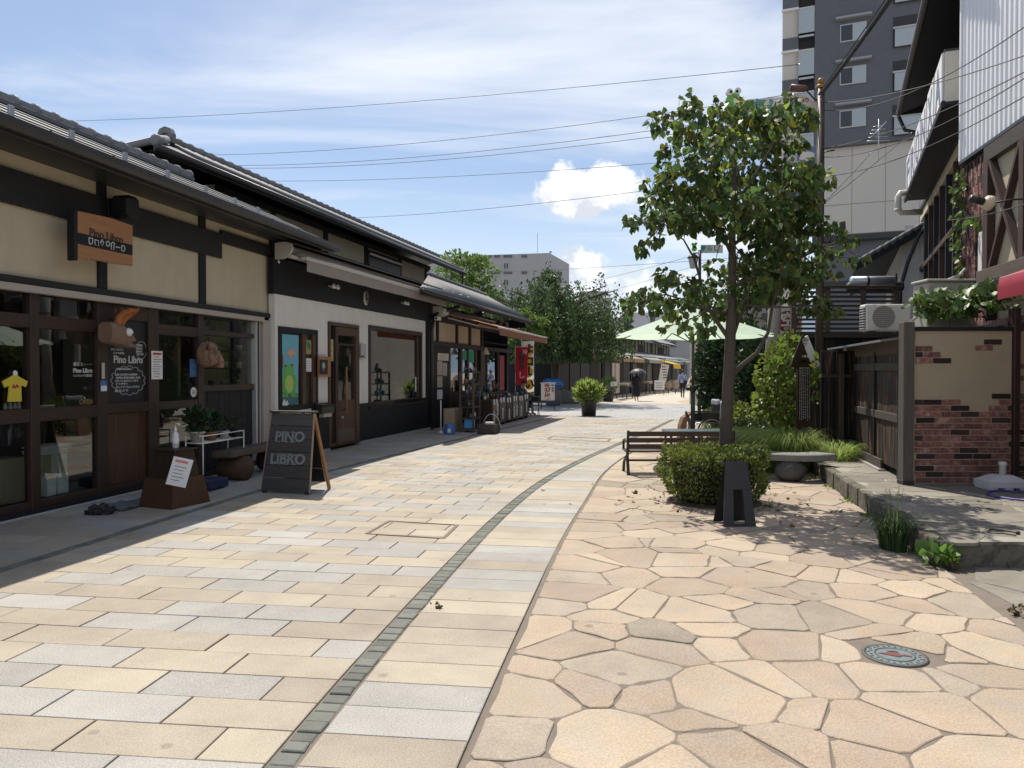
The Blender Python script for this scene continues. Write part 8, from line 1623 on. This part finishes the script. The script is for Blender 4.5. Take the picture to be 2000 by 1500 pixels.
# concrete utility pole
cpb = gp(1500, 17.2); cp = thing('utility_pole', 'grey concrete utility pole standing among the hedges behind the parasol', 'utility pole', cpb); t_ = P(1532, 250, 17.2) - cpb; link('shaft', tube_mesh([(-.03, 0, 0), (t_.x * .4, 0, t_.z * .4), (t_.x, 0, t_.z)], [.17, .14, .10], 16), m_conc, cp)
for f in (.45, .62, .8): link('steel_band', tube_mesh([(t_.x * f, 0, t_.z * f), (t_.x * f, 0, t_.z * f + .05)], .155 - .05 * f + .012, 16), M('rusty band', (.16, .07, .035), .7, .3, 9), cp)
link('cross_arm', bar_mesh((t_.x * .62 - .5, -.15, t_.z * .66), (t_.x * .62 + .8, -.15, t_.z * .66), .07, .07), M('rusty band', (0, 0, 0)), cp)
# round crimson sign on a cream board
o = thing('round_sign', 'cream board with a crimson disc and white character behind the shrub', 'sign', P(1513, 690, 18.6)); ol = Vector(o.location); a = P(1555, 598, 18.6) - ol; box('board', o, m_signcream, 0, a.x, 0, .06, -.2, a.z, .006); c = P(1538, 628, 18.6) - ol
d_ = lathe_mesh([(.235, 0), (.235, .02)], 32, smooth=False); d_.transform(Matrix.Rotation(R(90), 4, 'X')); link('disc', d_, m_crimson, o, loc=(c.x, -.001, c.z)); d_ = lathe_mesh([(.255, 0), (.255, .014), (.238, .014), (.238, 0)], 32); d_.transform(Matrix.Rotation(R(90), 4, 'X')); link('ring', d_, m_ink, o, loc=(c.x, -.001, c.z)); text('lettering', o, m_paper, '空', .36, (c.x, -.026, c.z + .02), (1, 0, 0), bold=.012); text('lettering', o, m_paper, 'SORA', .07, (c.x, -.026, c.z - .17), (1, 0, 0), bold=.003); text('lettering', o, m_ink, 'BAR', .12, (c.x, -.006, c.z - .40), (1, 0, 0), bold=.003)
# house shaped notice board
nb_ = gp(1572, 13.9); o = thing('notice_board', 'narrow black notice board with a gabled white roof edge and white text', 'notice board', nb_, R(18)); zt2 = P(1572, 660, 13.9).z
box('panel', o, m_brown, -.15, .15, 0, .05, .55, 1.82); box('post', o, m_brown, .152, .27, .0, .08, 0, 1.62); link('gable', extrude_xz([(-.20, 1.76), (.20, 1.76), (.02, zt2 - .02), (-.02, zt2 - .02)], .0, .06), m_brown, o); link('roof_board', bar_mesh((-.02, .0, zt2 + .01), (.26, .0, 1.68), .16, .025, up=(0, 1, 0)), m_whitepl, o); link('roof_board', bar_mesh((.0, .0, zt2 + .01), (-.24, .0, 1.68), .16, .025, up=(0, 1, 0)), m_brown, o)
for k in range(6):
    zz = 1.68
    while zz > .75: hh = random.uniform(.02, .05); box('text_stroke', o, m_chalk, -.112 + k * .042, -.100 + k * .042, -.004, 0, zz - hh, zz, 0); zz -= hh + .014
for k in range(3): box('title_stroke', o, m_chalk, -.08 + .06 * k, -.04 + .06 * k, -.004, 0, 1.86, 1.90, 0)
box('tray', o, m_oldwood, -.16, .16, -.06, 0, .50, .545); box('leg', o, m_brown, -.16, -.12, 0, .05, 0, .5)
# far lantern post with frog cutout and second name board
lb_ = gp(1366, 24.5); o = thing('lantern_post', 'dark lantern post with a small green frog cutout at the cross street', 'lamp post', lb_); zt3 = P(1366, 488, 24.5).z; link('shaft', tube_mesh([(0, 0, 0), (0, 0, zt3)], [.06, .045], 10), m_steel, o); q = P(1354, 512, 24.5) - lb_; link('arm', tube_mesh([(0, 0, q.z + .3), (q.x, 0, q.z + .28)], .02, 6), m_steel, o); link('lantern_cap', lathe_mesh([(.20, .12), (.16, .18), (.03, .3)], 6), m_steel, o, loc=q); link('lantern_glass', lathe_mesh([(.10, -.2), (.16, .12)], 6, smooth=False), M('lantern glass', (.45, .45, .40), .3, .05, 4), o, loc=q)
for cu_, cv_, ra in ((1356, 486, 5), (1353, 477, 2.6), (1359, 476, 2.6), (1356, 481, 4)): w_ = [P(cu_ + ra * math.cos(t_), cv_ + ra * math.sin(t_), 24.5) - lb_ for t_ in np.linspace(0, 6.28, 14, endpoint=False)]; link('frog_cutout', extrude_xz([(v.x, v.z) for v in w_], -.03, .02), m_froggreen, o)
o = thing('street_sign', 'second smaller cream street name board on the far lantern post', 'sign', P(1369, 494, 24.6)); ol = Vector(o.location); a = P(1412, 478, 24.6) - ol; box('board', o, m_signcream, 0, a.x, 0, .04, 0, a.z); text('lettering', o, m_teal, '気らし', .20, (a.x * .4, -.004, a.z * .5), (1, 0, 0), bold=.006); box('bracket', o, m_steel, -.08, -.002, .0, .04, .05, .1)
# ================================================================ OVERHEAD CABLES
def cable(a, Ya, b, Yb, r=.009, sag=.25, lab='thin black overhead cable strung across the sky', grp='cables across the sky'):
    p, q = P(*a, Ya), P(*b, Yb); o = thing('overhead_cable', lab, 'cable', p, 0, grp); n = 18; pts = []
    for i in range(n + 1): f = i / n; w = p.lerp(q, f); w.z -= sag * 4 * f * (1 - f); pts.append(w - p)
    link('cable', tube_mesh(pts, r, 5), m_wire, o); link('clamp', tube_mesh([pts[-1], pts[-1] + (pts[-1] - pts[-2]).normalized() * .05], r * 2, 6), m_guard, o)
ORD = iter(('highest', 'second highest', 'third highest', 'fourth highest', 'fifth highest', 'sixth highest', 'seventh highest', 'second lowest', 'lowest'))
for a, Ya, b, Yb, sg_ in (((60, 238), 30, (1560, 126), 17, .25), ((380, 303), 28, (1545, 184), 16, .3), ((420, 323), 28, (1500, 222), 16, .3), ((430, 328), 28, (1500, 236), 16, .3), ((480, 353), 32, (1500, 300), 17.2, .2), ((640, 427), 34, (1500, 340), 17.2, .2), ((900, 533), 60, (1420, 505), 24.5, .1), ((1090, 563), 60, (1380, 492), 24.5, .1), ((1170, 572), 60, (1400, 505), 24.5, .1)): cable(a, Ya, b, Yb, .0075, sg_, next(ORD) + ' thin black cable strung across the sky over the street')
ORD = iter(('thick twisted cable', 'thin cable just below the thick one', 'thin cable just above the thick one'))
for a, Ya, b, Yb, r, sg_ in (((1600, 185), 14.4, (1750, -20), 9.5, .03, .05), ((1601, 192), 14.4, (1757, -20), 9.4, .012, .02), ((1599, 182), 14.4, (1742, -20), 9.6, .010, .02)): cable(a, Ya, b, Yb, r, sg_, next(ORD) + ' rising steeply from the lamp post top', 'cables rising from the lamp post')
ORD = iter(('highest', 'second highest', 'third highest', 'fourth highest', 'fifth highest', 'sixth highest', 'second lowest', 'lowest'))
for a, Ya, b, Yb, sg_ in (((1606, 200), 14.4, (2040, 95), 8, .12), ((1607, 215), 14.4, (2040, 25), 8, .3), ((1606, 290), 14.4, (2040, 120), 8, .15), ((1606, 307), 14.4, (2040, 128), 8, .25), ((1606, 345), 14.4, (2040, 165), 8, .2), ((1610, 395), 14.4, (1700, 300), 16, .02), ((1606, 400), 14.4, (1780, 260), 18, .02), ((1850, 430), 11, (2040, 385), 8, .05)): cable(a, Ya, b, Yb, .0065, sg_, (next(ORD) + ' slack service cable strung right of the lamp post'), 'service cables on the right')
# ================================================================ PEOPLE
def person(label, loc, rz, J, Rr, E_, paint, mats, fingers=(), name='person'):
    """J joints {name:(x,y,z)}, Rr radii, E_ edges; grown as one skinned surface"""
    names = list(J); idx = {n: i for i, n in enumerate(names)}
    me = bpy.data.meshes.new('body'); me.from_pydata([J[n] for n in names], [(idx[a], idx[b]) for a, b in E_], []); me.update()
    ob = bpy.data.objects.new('tmp', me); COL.objects.link(ob); ob.modifiers.new('s', 'SKIN'); sub = ob.modifiers.new('d', 'SUBSURF'); sub.levels = 2; sub.render_levels = 2
    for n in names:
        sv = me.skin_vertices[0].data[idx[n]]; r = Rr[n]; sv.radius = r if hasattr(r, '__len__') else (r, r); sv.use_root = (n == 'pelvis')
    dg = bpy.context.evaluated_depsgraph_get(); dg.update(); out = bpy.data.meshes.new_from_object(ob.evaluated_get(dg)); bpy.data.objects.remove(ob); out.materials.clear()
    parts = [out]
    for base, d in fingers:
        base = Vector(base); d = Vector(d).normalized(); side = d.cross(Vector((0, 0, 1))).normalized() if abs(d.z) < .9 else Vector((0, 1, 0))
        for k, (o_, L) in enumerate(((-.03, .055), (-.012, .075), (.006, .08), (.024, .07))): s_ = base + side * o_; parts.append(tube_mesh([s_, s_ + d * L * .5, s_ + d * L + Vector((.012, 0, -.004))], [.009, .0085, .006], 6))
        parts.append(tube_mesh([base - side * .02 - d * .04, base - side * .055 - d * .005, base - side * .06 + d * .025], [.010, .009, .007], 6))
    body = join(parts, True)
    for m in mats: body.materials.append(m)
    for p in body.polygons: p.material_index = paint(p.center)
    o = thing(name, label, 'person', loc, rz); link('body', body, None, o); return o
def standing(H=1.65, stride=.0, arm_l=None, arm_r=None, hip=.085, sho=.19):
    k = H / 1.70
    J = dict(pelvis=(0, 0, .93), waist=(0, 0, 1.08), chest=(0, .01, 1.28), neck=(0, .0, 1.46), head0=(0, .02, 1.54), head1=(0, .03, 1.62), head2=(0, .02, 1.68), hipl=(-hip, 0, .88), kneel=(-hip, stride * .5, .48), ankl=(-hip, stride, .09), toel=(-hip, stride + .14, .03), hipr=(hip, 0, .88), kneer=(hip, -stride * .2, .48), ankr=(hip, -stride, .10), toer=(hip, -stride + .14, .03), shl=(-sho, 0, 1.39), shr=(sho, 0, 1.39))
    al = arm_l or [(-sho - .04, -.02, 1.12), (-sho - .05, .04, .88), (-sho - .05, .06, .80)]; ar = arm_r or [(sho + .04, -.02, 1.12), (sho + .05, .04, .88), (sho + .05, .06, .80)]
    J.update(ell=al[0], wrl=al[1], hal=al[2], elr=ar[0], wrr=ar[1], har=ar[2])
    Rr = dict(pelvis=(.145, .11), waist=(.13, .10), chest=(.155, .115), neck=.052, head0=.07, head1=.088, head2=.06, hipl=.085, kneel=.058, ankl=.038, toel=.035, hipr=.085, kneer=.058, ankr=.038, toer=.035, shl=.062, shr=.062, ell=.044, wrl=.030, hal=.034, elr=.044, wrr=.030, har=.034)
    E_ = [('pelvis', 'waist'), ('waist', 'chest'), ('chest', 'neck'), ('neck', 'head0'), ('head0', 'head1'), ('head1', 'head2'), ('pelvis', 'hipl'), ('hipl', 'kneel'), ('kneel', 'ankl'), ('ankl', 'toel'), ('pelvis', 'hipr'), ('hipr', 'kneer'), ('kneer', 'ankr'), ('ankr', 'toer'), ('chest', 'shl'), ('chest', 'shr'), ('shl', 'ell'), ('ell', 'wrl'), ('wrl', 'hal'), ('shr', 'elr'), ('elr', 'wrr'), ('wrr', 'har')]
    J = {n: tuple(c * k for c in v) for n, v in J.items()}; Rr = {n: (tuple(c * k for c in v) if hasattr(v, '__len__') else v * k) for n, v in Rr.items()}
    return J, Rr, E_
def face_bits(o, hx, hy, hz, k=1.0, fwd=(0, 1)):
    f = Vector((fwd[0], fwd[1], 0)); s = Vector((f.y, -f.x, 0)); c = Vector((hx, hy, hz))
    link('nose', tube_mesh([c + f * .085 + Vector((0, 0, .02)), c + f * .112 + Vector((0, 0, -.012)), c + f * .09 + Vector((0, 0, -.02))], [.008, .014, .010], 6), m_skin, o); link('mouth', tube_mesh([c + f * .088 - s * .022 + Vector((0, 0, -.045)), c + f * .095 + Vector((0, 0, -.047)), c + f * .088 + s * .022 + Vector((0, 0, -.045))], .005, 5), m_rednote, o)
    for e in (-1, 1): link('eye', lathe_mesh([(.001, -.010), (.010, 0), (.001, .010)], 8), m_ink, o, loc=c + f * .080 + s * .03 * e + Vector((0, 0, .012))); link('ear', tube_mesh([c + s * .085 * e + Vector((0, 0, -.02)), c + s * .098 * e + Vector((0, 0, .02))], [.012, .018], 6), m_skin, o)
# woman in black under a dark umbrella, walking away
J, Rr, E_ = standing(1.58, .07, arm_r=[(.21, .08, 1.16), (.16, .26, 1.24), (.15, .28, 1.30)], arm_l=[(-.22, -.02, 1.14), (-.20, .18, 1.0), (-.19, .24, 1.0)])
wl_ = G(1243, 783)
pw = person('person in a long black dress walking away under a dark umbrella', wl_, R(-15), J, Rr, E_, lambda c: 2 if c.z > 1.545 * .93 else 0 if (c.z > .24) else 1, [m_navy, m_skin, m_hair], [((-.177, .225, .93), (-.0, 1, .1)), ((.14, .26, 1.21), (0, .2, 1))])
link('dress', lathe_mesh([(.20, .28), (.215, .5), (.20, .8), (.16, 1.0), (.17, 1.2), (.13, 1.34), (.07, 1.37)], 18), m_navy, pw); hd = bmesh.new(); bmesh.ops.create_uvsphere(hd, u_segments=14, v_segments=10, radius=.098); link('hair', bm_mesh(hd, True), m_hair, pw, loc=(0, -.01, 1.50)); face_bits(pw, 0, .02, 1.48)
um = thing('umbrella', 'dark grey umbrella held over the person in black', 'umbrella', wl_ + Vector((.10, .10, 0))); n = 8; R_u, zc_ = .47, 1.78
for k in range(n):
    a0, a1 = 2 * math.pi * k / n, 2 * math.pi * (k + 1) / n; V = [(0, 0, zc_)]; m_ = 4
    for i in range(1, m_ + 1):
        f = i / m_
        for j in range(3): aa = a0 + (a1 - a0) * j / 2; rr_ = R_u * math.sin(f * 1.35) / math.sin(1.35) * (1 - .05 * (j == 1)); V.append((rr_ * math.cos(aa), rr_ * math.sin(aa), zc_ - .27 * f ** 1.8))
    link('canopy_panel', mesh(V, [(0, 1, 2), (0, 2, 3)] + [(1 + (i - 1) * 3 + j, 1 + i * 3 + j, 2 + i * 3 + j, 2 + (i - 1) * 3 + j) for i in range(1, m_) for j in range(2)], True), M('charcoal nylon', (.10, .10, .115), .45, .1, 6, trans=.15), um); link('rib', tube_mesh([(0, 0, zc_ - .02), (R_u * .7 * math.cos(a0), R_u * .7 * math.sin(a0), zc_ - .13), (R_u * math.cos(a0), R_u * math.sin(a0), zc_ - .28)], .004, 4), m_guard, um)
link('shaft', tube_mesh([(0, 0, zc_ + .05), (.03, .12, 1.1)], .007, 6), m_guard, um); link('handle', tube_mesh([(.03, .12, 1.16), (.03, .13, 1.04), (.05, .14, 1.0), (.07, .14, 1.03)], .012, 6), m_brown, um)
# man in a pale blue shirt with a shoulder bag
J, Rr, E_ = standing(1.70, .16); ml_ = G(1333, 777)
pm = person('person in a pale blue shirt and dark trousers walking away', ml_, R(-20), J, Rr, E_, lambda c: 3 if c.z > 1.59 else 2 if (c.z > 1.46 or (c.z < 1.0 and abs(c.x) > .205)) else 0 if c.z > .93 else 4 if c.z < .07 else 1, [m_shirtblue, m_navy, m_skin, m_hair, m_shoe], [((-.24, .06, .78), (0, .2, -1)), ((.24, .06, .78), (0, .2, -1))])
hd = bmesh.new(); bmesh.ops.create_uvsphere(hd, u_segments=14, v_segments=10, radius=.10); link('hair', bm_mesh(hd, True), m_hair, pm, loc=(0, -.005, 1.635)); face_bits(pm, 0, .03, 1.60)
bg = thing('shoulder_bag', 'black bag slung across the back of the person in pale blue', 'bag', ml_, R(-20)); link('strap', tube_mesh([(-.15, .08, 1.42), (-.12, -.10, 1.40), (.0, -.15, 1.2), (.16, -.14, 1.02), (.21, 0, .98)], .018, 6), m_navy, bg); box('pouch', bg, m_navy, .08, .36, -.20, -.10, .78, 1.04, .03)
# person in a cream cape
J, Rr, E_ = standing(1.66, .10); cl_ = G(1358, 782)
pc_ = person('person in a loose cream cape and dark trousers behind the parasol pole', cl_, R(-10), J, Rr, E_, lambda c: 2 if c.z > 1.42 else 0 if c.z > .95 else 1, [m_tan, m_navy, m_skin], [((-.235, .06, .76), (0, .2, -1)), ((.235, .06, .76), (0, .2, -1))])
link('cape', lathe_mesh([(.50, .78), (.46, .92), (.40, 1.10), (.32, 1.28), (.20, 1.40), (.08, 1.45)], 20), m_tan, pc_); hat = lathe_mesh([(.20, 1.56), (.19, 1.575), (.10, 1.585), (.10, 1.66), (.06, 1.69), (.01, 1.695)], 16); link('hat', hat, m_tan, pc_); face_bits(pc_, 0, .03, 1.54)
# seated man at the folding table
sl2 = G(1016, 812); J = dict(pelvis=(0, 0, .50), waist=(0, .03, .66), chest=(0, .08, .86), neck=(0, .12, 1.03), head0=(0, .15, 1.10), head1=(0, .17, 1.18), head2=(0, .16, 1.24), hipl=(-.09, .04, .48), kneel=(-.11, .42, .50), ankl=(-.10, .38, .09), toel=(-.10, .52, .035), hipr=(.09, .04, .48), kneer=(.12, .42, .50), ankr=(.11, .46, .09), toer=(.11, .60, .035), shl=(-.18, .09, .97), shr=(.18, .09, .97), ell=(-.22, .18, .72), wrl=(-.12, .40, .74), hal=(-.09, .47, .76), elr=(.22, .20, .72), wrr=(.10, .40, .80), har=(.07, .46, .84))
Rr = dict(pelvis=(.15, .12), waist=(.14, .12), chest=(.155, .12), neck=.052, head0=.07, head1=.09, head2=.06, hipl=.088, kneel=.06, ankl=.04, toel=.036, hipr=.088, kneer=.06, ankr=.04, toer=.036, shl=.062, shr=.062, ell=.045, wrl=.03, hal=.034, elr=.045, wrr=.03, har=.034)
E_ = standing()[2]
ps_ = person('person in a grey top and dark cap seated at the small folding table', sl2, R(-62), J, Rr, E_, lambda c: 2 if c.z > 1.0 or (c.y > .36 and c.z > .62) else 0 if (c.z > .58 and c.y < .36) else 3 if c.z < .07 else 1, [m_greycloth, m_navy, m_skin, m_shoe], [((-.08, .49, .77), (0, 1, 0)), ((.06, .48, .86), (0, 1, .3))])
hd = lathe_mesh([(.102, 1.19), (.10, 1.24), (.07, 1.28), (.01, 1.30)], 16); link('cap', hd, m_hair, ps_, loc=(0, .165, 0)); link('cap_peak', mesh([(-.08, .24, 1.20), (.08, .24, 1.20), (.05, .34, 1.185), (-.05, .34, 1.185)], [(0, 1, 2, 3)]), m_hair, ps_); face_bits(ps_, 0, .17, 1.16)
o = thing('stool', 'low dark stool under the seated person', 'stool', sl2, R(-62)); box('seat', o, m_brown, -.2, .2, -.2, .16, .34, .385)
for x in (-.16, .16):
    for y in (-.16, .12): box('leg', o, m_brown, x - .02, x + .02, y - .02, y + .02, 0, .34)
bpy.context.view_layer.update()
